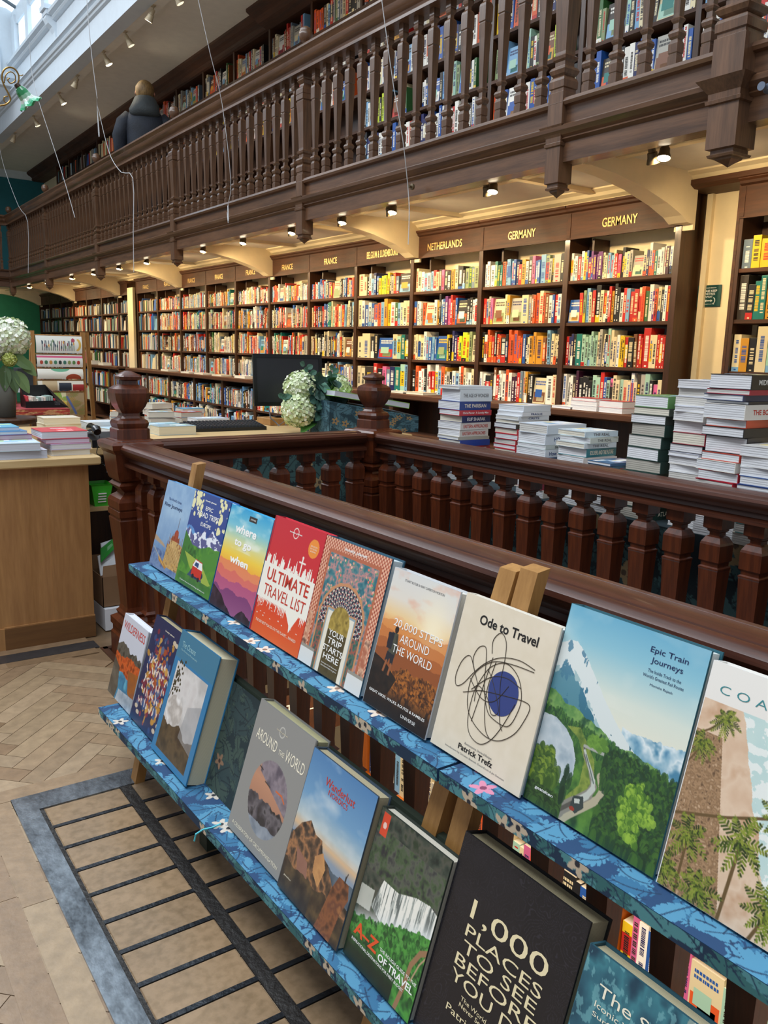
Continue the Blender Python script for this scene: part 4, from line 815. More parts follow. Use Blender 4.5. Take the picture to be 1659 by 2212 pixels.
def cv_coast():
    c = Cv(290, 330, 'e9e6e0'); U, V = c.U, c.V; f = .16+.50*V+(f1(c.h, 9, 4)[:, None]-.5)*.05; c.grad([(0, 'f0ece4'), (.15, 'efeae2')]); b = V > .165
    c.tex(b, 5, 7, ['3fa0b0', '5fb8c0', '8fd0cc', '3790a6'], 5); sea = b & (U > f-.02); c.mix(b & (U < f+.10), 'cfe0da', .9); n = fbm2(c.h, c.w, 22, 30, 5); c.mix(b & (U < f+.16) & (n > .5), 'f0f2ec', .9); c.tex(b & (U < f-.04), 10, 3, ['d9b89a', 'e4c8ac', 'cba382']); c.tex(b & (U < .06+.28*V) & (V > .3), 60, 9, ['6a5038', 'b08c68', '8c6c4c', 'c8a684'], 2)
    r = random.Random(8); palm(c, .14, .22, .08, r, .0, .33); palm(c, .05, .35, .08, r, 0, .45); palm(c, .52, .50, .12, r, .0, .68); palm(c, .36, .66, .15, r, .34, 1); palm(c, .10, .74, .12, r, .1, 1.1); palm(c, .56, .86, .14, r, .45, 1.1); palm(c, .22, .93, .13, r); palm(c, .02, .92, .11, r); return c
def cv_wild():
    c = Cv(150, 175, 'c9ccd6'); m = c.ridge(.33, .10, 3, 4); c.tex(m, 9, 4, ['3a3a36', '5c5a50', '2a2c2a']); m = c.ridge(.46, .06, 6, 8); c.tex(m, 14, 3, ['a8401c', 'd0602a', '7c3418']); m = c.ridge(.66, .03, 4, 5, slope=.02); c.tex(m, 7, 3, ['3f8fb0', '2c6e90', '5aa8c0']); c.tex(c.pm([(0, .55), (.25, .62), (.35, .85), (.3, 1), (0, 1)]), 9, 3, ['4a463e', '6a6458']); c.tex(c.pm([(.6, .58), (1, .54), (1, .86), (.75, .82)]), 9, 3, ['a8601c', '8a5030']); c.tex(c.pm([(.4, .86), (1, .82), (1, 1), (.35, 1)]), 9, 5, ['c3ccd2', '8a98a4']); return c
def cv_navy():
    c = Cv(160, 220, '1c2c52'); r = random.Random(6); m = c.em(.5, .55, .42, .40)
    for i in range(330):
        x, y = r.gauss(.5, .2), r.gauss(.56, .18)
        if .06 < x < .94 and .12 < y < .95: c.ell(x, y, r.uniform(.02, .06), r.uniform(.01, .04), r.choice(['8a3040', 'c08a3a', '6a3a5a', '3a5a8a', 'a8502c', 'd0a050', '5a6a8a', '7a2a3c', '2c4a7a']), .9, r.uniform(0, 3))
    for k in range(5):
        x = .12; y = .34+k*.10
        while x < .86:
            w_ = r.uniform(.05, .09); P = [(x+r.uniform(0, w_), y+r.uniform(0, .08)) for _ in range(4)]; c.line(P, .022, 'e2cfc0', .95); x += w_*1.3
    for x, y in ((.75, .12), (.82, .13), (.2, .9), (.12, .86), (.88, .86), (.8, .92)): c.ell(x, y, .05, .02, 'c9b8a0')
    return c
def cv_ocean():
    c = Cv(170, 220, '2f7aa8'); c.mix(c.V < .22, '44788c', .7); m = (c.U > .10) & (c.U < .90) & (c.V > .24) & (c.V < .95); c.tex(m, 4, 3, ['b8b4b0', 'd8d4d0', 'c4bcb8']); c.tex(m & c.ridge(.70, .08, 3, 5), 6, 5, ['3c3024', '5a4a34', '2c2820']); c.tex(m & c.em(.32, .60, .2, .12), 7, 8, ['ece8e4', 'b0a8a0', 'd8d0c8']); c.tex(m & c.pm([(.6, .5), (.9, .42), (.9, .8), (.55, .75)]), 6, 2, ['8a8c90', 'a8a8a8'], k=.6)
    r = random.Random(3)
    for i in range(40): x, y = .14+abs(r.gauss(0, .08)), .38+r.gauss(0, .07); c.ell(x, y, .018, .012, '3c3a28') if .1 < x < .9 else 0
    c.line([(.1, .55), (.16, .42), (.24, .33)], .012, '3a3020'); c.line([(.14, .45), (.28, .42)], .008, '3a3020'); return c
def cv_around():
    c = Cv(185, 225, '8f8e8a'); m = c.em(.52, .60, .32, .27); c.grad([(.3, '8a7a80'), (.5, 'c08a6c'), (.7, 'a87860')], m); c.tex(m & (c.V < .47+.3*(c.U-.35)) & (c.U > .3), 9, 4, ['6a6068', '8c8088', '58505c']); c.tex(m & c.ridge(.62, .07, 6, 5), 10, 4, ['2c2a2e', '48444a', '6a6468', '1c1c20']); c.tex(m & c.ridge(.78, .03, 5, 8), 6, 4, ['5c6a7a', '98a4b0', 'b8c0c8'], k=.8); c.line([(.62, .5), (.72, .5), (.78, .53)], .014, 'd8642a'); c.line([(.28, .43), (.34, .44)], .01, '2c2420'); c.line([(.42, .5), (.52, .51)], .01, '3c3430')
    c.line([(.48+.045*math.cos(a), .115+.036*math.sin(a)) for a in [PI*i/9 for i in range(19)]], .008, 'c9c6bc'); c.mix((c.U > .985), '6c6b68'); return c
def cv_wander():
    c = Cv(200, 265); c.grad([(0, '4f7fae'), (.3, '6f9cc0'), (.45, 'b8c4c4'), (.52, 'd8b48c'), (.58, '8a98a8')]); n = fbm2(c.h, c.w, 3, 7, 9); c.mix((n-.52)*3*(c.V < .5), 'e4e4e0', .6); m = c.ridge(.60, .03, 3, 5); c.tex(m, 5, 4, ['4a5c6a', '5e6c78', '3a4854'])
    m = c.pm([(0, .62), (.12, .50), (.24, .44), (.36, .50), (.46, .50), (.52, .58), (.62, .60), (.75, .70), (1, .74), (1, 1), (0, 1)]); c.tex(m, 9, 6, ['2e2620', '5a4434', 'a8744c', '4a3a30', '2a2420']); c.tex(c.pm([(.42, .62), (.52, .56), (.60, .64), (.56, .78), (.44, .72)]), 6, 3, ['b07c50', 'c8925c', '8a5c3c']); c.tex(c.pm([(.14, .66), (.34, .70), (.40, .82), (.22, .80)]), 6, 5, ['9a6e5c', '8a5f50'])
    c.tex(c.ridge(.80, .05, 5, 12), 12, 4, ['241e1c', '3c3226', '5c4a30'], k=.9); c.tex(c.pm([(.66, .96), (.74, .70), (.80, .60), (.94, .60), (.98, .68), (.92, .80), (.88, 1), (.64, 1)]), 10, 6, ['4a2e22', '8a5434', '6a4030', 'a06a40']); c.line([(.885, .605), (.885, .57)], .016, '2a2622'); c.line([(.89, .57), (.90, .545)], .01, '3a3430'); c.mix(np.clip((c.V-.8)*3, 0, .7)*(c.U < .5), '1c2634'); return c
def cv_az():
    c = Cv(200, 250, '2c3a30'); c.tex(np.ones_like(c.U), 12, 4, ['1e2824', '39443a', '525248', '2a3a28']); c.tex((c.V > .12) & (c.V < .40), 18, 4, ['3a3c3c', '585c50', '44583a', '2a2c30'])
    m = c.pm([(.28, .40), (.5, .40), (.72, .34), (.9, .32), (1, .34), (1, .52), (.75, .60), (.45, .66), (.20, .60)]); n = fbm2(c.h, c.w, 60, 4, 5, 3); c.mix(m, 'b8bcb4'); c.mix(m & (n > .5), 'f0ece0'); c.mix(m & (n < .38), '6a706c'); c.mix(c.pm([(0, .52), (.2, .50), (.2, .64), (0, .66)]), 'c8c8bc', .9)
    k = np.exp(-((c.V-.64-.0*c.U+(c.U-.5)*.28)**2)*160); c.mix(k, 'e4e8e6', .9); m = c.ridge(.72, .05, 4, 8, slope=-.22); c.tex(m, 9, 5, ['1e4424', '3a7a34', '4f9a3e', '2c5c2a']); c.trees(m & (c.V < .9), 260, 4, ['2c6a2c', '3f8a38', '1f4a24', '5aa048'], .05, 1); c.grad([(.82, '182a1c'), (1, '14201a')], np.clip((c.V-.80)*8, 0, .92)*(c.U < .72)); c.line([(1, .57), (.93, .60), (.86, .70), (.84, .85), (.80, 1)], .045, '9a7454'); c.line([(1, .60), (.95, .66), (.90, .78)], .014, 'b89a78')
    c.mix((c.U > .05) & (c.U < .15) & (c.V > .02) & (c.V < .17), 'd9482a'); c.ell(.10, .10, .025, .022, 'f0e8e0', .8); return c
def cv_thou():
    c = Cv(260, 330, '17161b'); n = fbm2(c.h, c.w, 3, 4, 5, 4); q = np.abs(((n*34) % 1)-.5) < .08; c.mix(q, '2e2c34', .8); c.mix((c.U > .2) & (c.U < .88) & (c.V > .28), '17161b', .75); c.tex(c.em(.3, .2, .3, .2), 5, 3, ['1a191e', '25242b'], k=.5); return c
def cv_surf():
    c = Cv(240, 240); c.tex(np.ones_like(c.U), 6, 4, ['1f4a5c', '2c5f70', '3c7c88', '1a3f52']); n = fbm2(c.h, c.w, 26, 20, 5); m = (c.U > .62-.1*c.V); c.mix(m, 'a8ac9c', .7); c.mix(m & (n > .56), 'd8d8cc', .8); c.mix((n > .66), '7ab0b4', .6); return c
ZU, ZL = 0.648, 0.226; L17 = math.radians(17)
display_book('blue river journeys hardback showing a domed riverside palace, leftmost on upper shelf', 2.604, .894, ZU, .238, .283, .026, cv_river(), '6b9cc8', 'd9e2e4', [("The World's Great", .18, .21, .03, .45, 'blue'), ('River Journeys', .08, .30, .055, .62, 'navy', 'LEFT', .01)])
display_book('navy EPIC ROAD TRIPS book with red camper van under snowy mountains', 2.369, .892, ZU+.003, .257, .284, .026, cv_road(), '2f62a8', 'c9dbe0', [('lonely planet', .5, .085, .022, .30, 'white', 'CENTER', .02), ('EPIC', .5, .17, .042, .20, 'white', 'CENTER', .01), ('ROAD TRIPS', .5, .25, .055, .58, 'white', 'CENTER', .01), ('of', .5, .285, .02, .05, 'white', 'CENTER'), ('EUROPE', .5, .34, .04, .28, 'white', 'CENTER', .01), ('Explore the most thrilling adventures', .5, .965, .018, .72, 'white', 'CENTER')])
display_book('where to go when book with rainbow sky above purple mountain ridges', 2.108, .892, ZU, .252, .284, .026, cv_where(), '3aa5d4', 'cfe0e4', [('where', .47, .24, .085, .50, 'white', 'CENTER', .03), ('to go', .47, .38, .085, .40, 'white', 'CENTER', .03), ('when', .47, .53, .075, .44, 'white', 'CENTER', .03), ('EYEWITNESS', .575, .08, .014, .12, 'white', 'CENTER')])
display_book('red and orange ULTIMATE TRAVEL LIST hardback with white skyline', 1.851, .891, ZU, .252, .298, .030, cv_ult(), 'c9263a', 'e3c2b8', [('lonely planet', .47, .095, .018, .24, 'white', 'CENTER', .02), ('ULTIMATE', .52, .535, .105, .82, 'red', 'CENTER', .012), ('TRAVEL LIST', .52, .665, .095, .82, 'red', 'CENTER', .0), ('THE 500 BEST PLACES ON THE PLANET... RANKED', .5, .90, .022, .82, 'cream', 'CENTER'), ('2ND EDITION', .84, .14, .013, .12, 'cream', 'CENTER'), ('NEW ENTRIES', .84, .16, .013, .12, 'cream', 'CENTER'), ('& RANKING', .84, .18, .013, .10, 'cream', 'CENTER')], spine='b01830')
display_book('YOUR TRIP STARTS HERE book with an ornate tiled archway on its cover', 1.600, .892, ZU, .261, .296, .034, cv_trip(), '2c5468', 'cfdde2', [('lonely planet', .5, .07, .030, .34, 'white', 'CENTER', .02), ('YOUR', .5, .70, .045, .24, 'white', 'CENTER', .01), ('TRIP', .5, .76, .045, .22, 'white', 'CENTER', .01), ('STARTS', .5, .82, .045, .30, 'white', 'CENTER', .01), ('HERE', .5, .88, .045, .24, 'white', 'CENTER', .01), ('Journeys of self-discovery', .5, .92, .014, .25, 'white', 'CENTER'), ('that travel helps us grow', .5, .94, .014, .25, 'white', 'CENTER')])
display_book('20,000 STEPS AROUND THE WORLD book with a hiker over orange woods', 1.325, .892, ZU, .208, .283, .03, cv_steps(), 'c9ccd0', 'e4e2da', [('STUART BUTLER & MARY CAPERTON MORTON', .5, .07, .016, .60, 'grey', 'CENTER'), ('20,000 STEPS', .56, .40, .062, .74, 'white', 'CENTER', .0), ('AROUND', .56, .485, .058, .44, 'white', 'CENTER'), ('THE WORLD', .56, .57, .058, .60, 'white', 'CENTER'), ('GREAT HIKES, WALKS, ROUTES & RAMBLES', .5, .90, .022, .88, 'white', 'CENTER', .01), ('UNIVERSE', .72, .955, .022, .22, 'white', 'CENTER')])
display_book('cream Ode to Travel book with scribbled lines around a blue disc', 1.106, .897, ZU, .232, .285, .022, cv_ode(), 'e4dccd', 'dfe6e8', [('Ode to Travel', .52, .16, .062, .62, 'black', 'CENTER', .02), ('Reminiscences, Stories & Recipes', .52, .895, .018, .30, 'grey', 'CENTER'), ('Patrick Trefz', .5, .935, .036, .38, 'black', 'CENTER', .02), ('Introductions by Christian Beamish, David Kinch & Jim Denevan', .5, .965, .014, .66, 'grey', 'CENTER')], mat=MATTE, extra=ode_extra)
display_book('Epic Train Journeys book, train winding through forest below snowy peaks', .874, .906, ZU, .254, .325, .03, cv_train(), '235a68', 'dfe6e4', [('Epic Train', .76, .10, .034, .25, 'navy', 'CENTER', .005), ('Journeys', .76, .145, .034, .21, 'navy', 'CENTER', .005), ('The Inside Track to the', .76, .18, .015, .22, 'navy', 'CENTER'), ("World's Greatest Rail Routes", .76, .205, .015, .27, 'navy', 'CENTER'), ('Monisha Rajesh', .76, .24, .014, .15, 'navy', 'CENTER'), ('gestalten', .15, .93, .020, .15, 'white', 'CENTER', .01)])
display_book('COAST book with palms over a turquoise beach, cut by right frame edge', .613, .904, ZU, .27, .315, .03, cv_coast(), 'e8e6e2', 'e9e6dc', [('C O A S T', .07, .125, .036, .40, 'teal', 'LEFT', -.01)])
display_book('WILDERNESS book with orange autumn trees, leftmost on the lower shelf', 2.632, .752, ZL, .223, .266, .03, cv_wild(), 'dfe2ea', 'e4e6ea', [('WILDERNESS', .07, .17, .10, .88, 'red', 'LEFT', .0)])
display_book('navy book with cream hand drawn lettering over coloured splashes', 2.402, .75, ZL, .237, .326, .032, cv_navy(), '1c2a4a', 'cbbf9c', [('lonely planet', .55, .085, .018, .3, 'cream', 'CENTER', .01)], lean=L17)
display_book('large thick blue framed art book with a white and brown painting', 2.169, .735, ZL, .261, .350, .056, cv_ocean(), '2f7aa8', 'cfc8ac', [('The Oceans', .10, .12, .045, .36, 'tealtext', 'LEFT', .0), ('The Maritime Photography', .10, .155, .018, .44, 'tealtext', 'LEFT')], lean=L17)
display_book('grey AROUND THE WORLD book with a round mountain picture', 1.687, .752, ZL, .262, .317, .036, cv_around(), '8a8984', 'b9b48e', [('lonely planet', .48, .125, .016, .20, 'palegold', 'CENTER', .01), ('AROUND', .08, .275, .080, .38, 'cream', 'LEFT', .0), ('THE', .50, .265, .034, .10, 'cream', 'LEFT'), ('WORLD', .62, .275, .082, .32, 'cream', 'LEFT', .0), ('A CELEBRATION OF CIRCUMNAVIGATION', .5, .945, .026, .86, 'cream', 'CENTER')], lean=L17)
display_book('Wanderlust NORDICS book with brown cliffs under a blue sky', 1.420, .746, ZL, .240, .308, .034, cv_wander(), '3c4c5c', 'b8ae90', [('Wanderlust', .52, .17, .055, .46, 'red', 'CENTER', .005), ('NORDICS', .52, .215, .034, .30, 'red', 'CENTER'), ('gestalten', .12, .90, .014, .12, 'cream', 'CENTER')], lean=L17)
display_book('A-Z OF TRAVEL guide with a great waterfall above green jungle', 1.173, .757, ZL, .208, .290, .03, cv_az(), '2a332c', 'cfcabc', [('A\u2013Z', .07, .83, .085, .36, 'orange', 'LEFT', .03), ('THE ROUGH GUIDE TO THE', .46, .785, .020, .52, 'white', 'LEFT', .01), ('OF TRAVEL', .46, .845, .046, .50, 'white', 'LEFT', .02), ('INSPIRATIONAL DESTINATIONS FOR EVERY BUDGET', .07, .875, .018, .78, 'white', 'LEFT', .01)], lean=L17)
display_book('black 1,000 PLACES TO SEE BEFORE YOU DIE book, largest on lower shelf', .962, .766, ZL, .276, .343, .05, cv_thou(), '1c1b1e', 'b8ac8c', [('1,000', .52, .36, .105, .62, 'gold', 'CENTER', -.0), ('PLACES', .52, .435, .058, .62, 'gold', 'CENTER'), ('TO SEE', .52, .51, .058, .60, 'gold', 'CENTER'), ('BEFORE', .52, .585, .058, .66, 'gold', 'CENTER'), ('YOU DIE', .52, .66, .058, .66, 'gold', 'CENTER'), ("The World as You've", .52, .71, .022, .42, 'gold', 'CENTER'), ('Never Seen It Before', .52, .74, .022, .42, 'gold', 'CENTER'), ('Patricia Schultz', .52, .80, .034, .6, 'gold', 'CENTER')], lean=L17)
display_book('teal Surf Atlas book at the lower right corner of the display', .672, .756, ZL, .26, .325, .034, cv_surf(), '2c5866', 'b8b092', [('The Surf Atlas', .12, .17, .052, .80, 'cream', 'LEFT', .0), ('Iconic Waves and', .12, .22, .026, .48, 'cream', 'LEFT'), ('Surfing Hinterlands', .12, .265, .026, .54, 'cream', 'LEFT')], lean=L17)

# ------------------------------------------------------------------ the display stand itself
ds = empty('book_display_stand', (0, 0, 0), 'two tier blue leaf patterned book display on beech easels by the balustrade', 'display stand')
def shelf_strip(name, y1, y0, xf1, xf0, depth, zt, th, seed, fl):
    Ln = y1-y0; w_ = int(Ln/0.0016); hh = int((depth+th)/0.0016); m = MB()
    m.add([(xf1, y1, zt-th), (xf0, y0, zt-th), (xf0+depth, y0, zt-th), (xf1+depth, y1, zt-th), (xf1, y1, zt), (xf0, y0, zt), (xf0+depth, y0, zt), (xf1+depth, y1, zt)], [(0,3,2,1),(4,5,6,7),(0,1,5,4),(1,2,6,5),(2,3,7,6),(3,0,4,7)], C('1f4468'))
    o = fix_normals(m.build(name, CLOTH, ds)); 
    for part, ht, A, B, C_, D in (('top_cloth', int(depth/0.0016), (xf1+depth, y1, zt), (xf0+depth, y0, zt), (xf1, y1, zt), (xf0, y0, zt)), ('edge_cloth', int(th/0.0016), (xf1, y1, zt), (xf0, y0, zt), (xf1, y1, zt-th), (xf0, y0, zt-th))):
        cv = Cv(w_, max(8, ht), '1b3f66' if part == 'top_cloth' else '15304a'); sz = 0.05/Ln
        if part == 'top_cloth': leafy(cv, int(Ln*125), seed, '4c88a8', '2f678c', '14304e', sz*1.15, flowers=fl)
        else: leafy(cv, int(Ln*90), seed+1, '4f8a90', '356a6c', '16304a', sz, flowers=(int(Ln*5), 'c9b8a0', '2c2c34'))
        off = np.array((0, 0, .0006)) if part == 'top_cloth' else np.array((-.0006, 0, 0))
        canvas_mesh(part, cv, np.array(A)+off, np.array(B)+off, np.array(C_)+off, np.array(D)+off, CLOTH, o)
shelf_strip('upper_shelf', 2.655, 1.03, .843, .853, .085, .641, .024, 3, (6, 'd8c8b8', '8a6a58'))
shelf_strip('upper_shelf', 1.02, 0.15, .850, .862, .085, .643, .024, 5, (5, 'c9809a', '7a3a58'))
shelf_strip('lower_shelf', 2.53, 0.15, .692, .748, .11, .218, .024, 9, (14, 'c9c0b4', '2c3038'))
m = MB()
def leg(m, y0, y1, ztop, w_=.021, d_=.03):
    x0, x1 = .742+.012, .742+.012+ztop*.262; d = d_
    m.add([(x0, y0-w_, 0), (x0+d, y0-w_, 0), (x0+d, y0+w_, 0), (x0, y0+w_, 0), (x1, y1-w_, ztop), (x1+d, y1-w_, ztop+.004), (x1+d, y1+w_, ztop+.004), (x1, y1+w_, ztop)], [(0,3,2,1),(4,5,6,7),(0,1,5,4),(1,2,6,5),(2,3,7,6),(3,0,4,7)])
for a, b, z in ((2.405, 2.49, .985), (1.12, 1.045, .975), (1.03, .995, .985)):
    m = MB(); leg(m, a, b, z); fix_normals(m.build('easel_leg', W_PINE, ds))
DG = plain('dark_green_paint', C('2a3428'), 0.6)
m = MB(); m.box(.80, .84, 1.93, 1.98, 0, .194); m.build('foot', DG, ds)
cv = Cv(330, 190, '1b2c30'); leafy(cv, 260, 21, '3a4c44', '2c3f40', '141f24', .10, flowers=(4, '8a6a52', '3c2a24'))
for (x, y, s) in ((.62, .5, 1),):                                # small gold bird in the leaves
    cv.ell(x, y, .075, .085, 'a8823c', 1, .5); cv.ell(x-.05, y-.10, .035, .05, 'b8924a'); cv.line([(x-.075, y-.11), (x-.11, y-.10)], .012, '3c2c1c'); cv.line([(x+.05, y+.04), (x+.13, y-.14)], .03, '6a5230'); cv.line([(x, y+.08), (x-.01, y+.2)], .008, '8a6a3a'); cv.line([(x+.03, y+.08), (x+.03, y+.2)], .008, '8a6a3a')
    rr = random.Random(3)
    for i in range(16): cv.ell(x+rr.uniform(-.05, .04), y+rr.uniform(-.06, .06), .006, .008, '3c2c1c')
b0_ = np.array((.79, 0, .219)); t0_ = np.array((.79+.30*.30, 0, .219+.27)); Yv = lambda p, y: (p[0], y, p[2])
m = MB(); m.prof_y([(.795, .219), (.885, .489), (.90, .489), (.812, .219)], .2, 2.2); bk = fix_normals(m.build('back_panel', DG, ds))
canvas_mesh('patterned_cloth', cv, Yv(t0_+(-.006, 0, .0), 2.0), Yv(t0_+(-.006, 0, 0), 1.40), Yv(b0_, 2.0), Yv(b0_, 1.40), CLOTH, bk)
m = MB(); m.tube([(.742, 1.70, .226), (.72, 1.705, .2205), (.70, 1.71, .2195), (.684, 1.715, .21), (.682, 1.72, .19)], .0022, 5, C('4fc0d0')); tag(m.build('ribbon_bookmark', MATTE), 'turquoise ribbon bookmark hanging over the lower shelf edge', 'ribbon')
# ------------------------------------------------------------------ flat books in stacks
STK = {}
def flat_book(cx, cy, z, lx, ly, t, rot, cov, page, spine='y', title=None, tcol='white', label='', group='books stacked on the tables', name='stacked_book', tilt=0.0, bend=0.0, picture=None):
    e = empty(name, (cx, cy, z), label, 'book', group); e.rotation_euler = (tilt, 0, rot); hx_, hy = lx/2, ly/2; ct = min(0.0022, t*0.12)
    m = MB(); C_ = C(cov)
    m.box(-hx_, hx_, -hy, hy, t-ct, t, C_); m.box(-hx_, hx_, -hy, hy, 0, ct, C_)
    if spine == 'y': m.box(-hx_, hx_, -hy-0.0008, -hy+0.002, 0, t, C_)
    elif spine == 'x': m.box(-hx_-0.0008, -hx_+0.002, -hy, hy, 0, t, C_)
    elif spine == 'X': m.box(hx_-0.002, hx_, -hy, hy, 0, t, C_)
    cv_ = m.build('cover', GLOSSY, e)
    m = MB(); P_ = C(page); n_ = max(3, int(t/0.004)); g = 0.0012
    for i in range(n_): k = 1 if i % 2 else 0.9; m.box(-hx_+g+(.0006 if i % 2 else 0), hx_-g, -hy+g, hy-g, ct+(t-2*ct)*i/n_, ct+(t-2*ct)*(i+1)/n_, tuple(q*k for q in P_))
    m.build('page_block', MATTE, e)
    if picture:
        r = random.Random(int(cx*997+z*991)); m = MB()
        for i in range(7): x0 = r.uniform(-hx_*.9, hx_*.4); y0 = r.uniform(-hy*.9, hy*.5); m.box(x0, min(hx_*.95, x0+lx*r.uniform(.1, .4)), y0, min(hy*.95, y0+ly*r.uniform(.08, .3)), t, t+0.0003+i*.0001, C(r.choice(picture)))
        m.build('cover_print', MATTE, cv_)
    if title:
        M = Matrix.Translation((0, -hy-0.0012, t*0.5-min(t*.28, .009))) @ Matrix(((1,0,0,0),(0,0,-1,0),(0,1,0,0),(0,0,0,1)))
        if spine == 'x': M = Matrix.Translation((-hx_-0.0012, 0, t*0.5-min(t*.28, .009))) @ MX
        text_mesh('lettering', title, INK[tcol], height=min(t*.5, .018), width=(lx if spine == 'y' else ly)*min(.8, .05*len(title)+.1), align='CENTER', bold=.02, parent=cv_, depth=0, M=M)
    return e
NUM = ['topmost', 'second', 'third', 'fourth', 'fifth', 'sixth', 'seventh', 'eighth', 'ninth', 'tenth', 'eleventh', 'twelfth', 'thirteenth', 'fourteenth', 'fifteenth', 'sixteenth']
def stack(where, x0, x1, y0, y1, zb, specs, seed=0, lean=(0, 0), spine='y', page='dfe0e2'):
    r = random.Random(seed); z = zb; N = len(specs)
    for i, sp in enumerate(reversed(specs)):
        cov, cname, t, title, tc = (list(sp)+[None, 'white'])[:5] if len(sp) < 5 else sp
        k = N-1-i; cx = (x0+x1)/2+lean[0]*i/N+r.uniform(-.006, .006); cy = (y0+y1)/2+lean[1]*i/N+r.uniform(-.006, .006)
        pic = ['c8d4e0', 'e8e4da', cov, '8aa8c0', 'd8c890'] if k == 0 else None
        flat_book(cx, cy, z, (x1-x0)*r.uniform(.94, 1.03), (y1-y0)*r.uniform(.94, 1.03), t-.0006, math.radians(r.uniform(-5, 5)), cov, page if r.random() < .6 else r.choice(['e2dccb', 'd6d3cc', 'e6e6e8']), spine, title, tc, '%s book, %s from top of the %s' % (cname, NUM[k], where) if k else '%s book lying topmost on the %s' % (cname, where), picture=pic); z += t
    return z
tb = empty('draped_table', (3.05, 2.6, 0), 'long display table draped in dark leaf patterned cloth behind the back balustrade', 'table')
m = MB(); m.box(-.45, .5, -1.5, 1.38, .70, .735); m.build('tabletop', W_LIGHT, tb)
for x, y in ((-.4, -1.4), (.44, -1.4), (-.4, 1.3), (.44, 1.3)):
    m = MB(); m.box(x-.03, x+.03, y-.03, y+.03, 0, .70); m.build('leg', W_LIGHT, tb)
def cloth_cv(w_, h_, n_, seed, sz): c = Cv(w_, h_, '17262c'); leafy(c, n_, seed, '3f5f60', '2a4448', '101b22', sz, flowers=(int(n_/14), 'a08862', '5a4a3a')); return c
m = MB(); m.box(-.462, .51, -1.51, 1.39, .735, .74); m.box(-.462, -.458, -1.51, 1.39, .08, .735); m.box(-.462, .51, 1.386, 1.39, .08, .735)
cl = m.build('tablecloth', plain('dark_cloth', C('1b2c33'), .85), tb)
canvas_mesh('cloth_pattern', cloth_cv(700, 170, 330, 5, .045), (-.4635, 1.38, .735), (-.4635, -1.5, .735), (-.4635, 1.38, .08), (-.4635, -1.5, .08), CLOTH, cl)
TZ = .7405
stack('tall stack beside the back newel', 2.62, 2.82, 3.10, 3.27, TZ, [('dfe6ea', 'white', .016, None), ('dfe6ea', 'white', .058, 'THE AGE OF WONDER', 'grey'), ('1f3f8c', 'blue', .042, 'THE PARISIAN', 'cream'), ('c83a44', 'red', .027, 'Chris Power  A Lonely Man', 'white'), ('1f2c5e', 'navy', .034, 'ELIF SHAFAK', 'white'), ('e6e2dc', 'white', .035, 'EASTERN APPROACHES', 'red'), ('e4e0d8', 'white', .034, 'EASTERN APPROACHES', 'red'), ('b8b4a2', 'grey', .016), ('24459c', 'blue', .03, None, 'white'), ('c9404a', 'red', .03, 'THE PASSENGER', 'white'), ('c12a33', 'red', .022), ('dfe3e8', 'white', .024), ('e8e4dc', 'white', .03), ('2a3f7a', 'blue', .03), ('d8d4c8', 'cream', .03)], 3)
stack('second stack right of the newel', 2.76, 2.96, 2.84, 3.0, TZ+.0, [('e4eaf0', 'white', .03), ('e9ecf0', 'white', .02, 'PRAGUE', 'blue'), ('dfe5ea', 'white', .02, 'CRETE', 'blue'), ('e4e8ec', 'white', .018), ('2a2a30', 'black', .024, 'John le Carre', 'white'), ('c22f3e', 'red', .026), ('c22f3e', 'red', .026), ('b82838', 'crimson', .026), ('c4303c', 'red', .02, 'THE INSEPARABLES', 'white'), ('bc2a38', 'red', .03), ('b82434', 'crimson', .04), ('e8e2da', 'white', .03), ('2c4a6a', 'blue', .04), ('d8d0c0', 'cream', .03)], 5)
stack('low stack with the orange JOURNEYS spine', 2.62, 2.86, 2.52, 2.70, TZ, [('dce6f0', 'pale blue', .04, None), ('e4ecf4', 'white', .046, 'HOW TO BE', 'blue'), ('cfd8d4', 'pale green', .02, 'SLOVENIA', 'black'), ('e2e8ee', 'white', .034, 'How to be PERSIAN', 'blue'), ('2c4c74', 'blue', .012), ('d0602c', 'orange', .036, 'JOURNEYS', 'black'), ('d8c890', 'yellow', .016), ('e4e0d8', 'white', .04), ('8a3040', 'maroon', .04), ('ded8cc', 'cream', .035)], 7)
stack('pale stack with a teal spine', 2.62, 2.82, 2.30, 2.46, TZ, [('cfe0ea', 'light blue', .024, 'THE REAL', 'grey'), ('d4dcd4', 'pale green', .024, 'THE REAL', 'grey'), ('d8e0e4', 'pale blue', .022, 'THE REAL', 'grey'), ('1f7a86', 'teal', .036, 'SOLDIERS AND THE FUTURE', 'cream'), ('e6dcd6', 'white', .03), ('e2dcd4', 'cream', .03), ('c8d0d8', 'grey', .035), ('2a5a8a', 'blue', .04), ('e8e4dc', 'white', .04), ('d0c8b8', 'beige', .03)], 9)
stack('short red stack before the leaning stack', 2.60, 2.80, 2.14, 2.27, TZ, [('4a6e94', 'blue', .012), ('4c7086', 'slate blue', .036, 'SIX HOURS', 'red'), ('b03a50', 'red', .02, 'A BORROWED NIGHT', 'white'), ('c8404a', 'red', .014), ('3a9ab4', 'turquoise', .02), ('e2dcd4', 'white', .035), ('2c2c34', 'black', .035), ('dcd4c4', 'cream', .03)], 11)
stack('leaning grey stack with dark spines', 2.62, 2.80, 1.96, 2.12, TZ, [('6a9a5c', 'green', .045, None), ('4a5248', 'dark green', .028), ('3c443e', 'dark green', .034)]+[('2c443e', 'dark green', .046, 'ATLAS' if i > 2 else None, 'cream') for i in range(8)], 13, lean=(.03, -.03), page='b9b4a8')
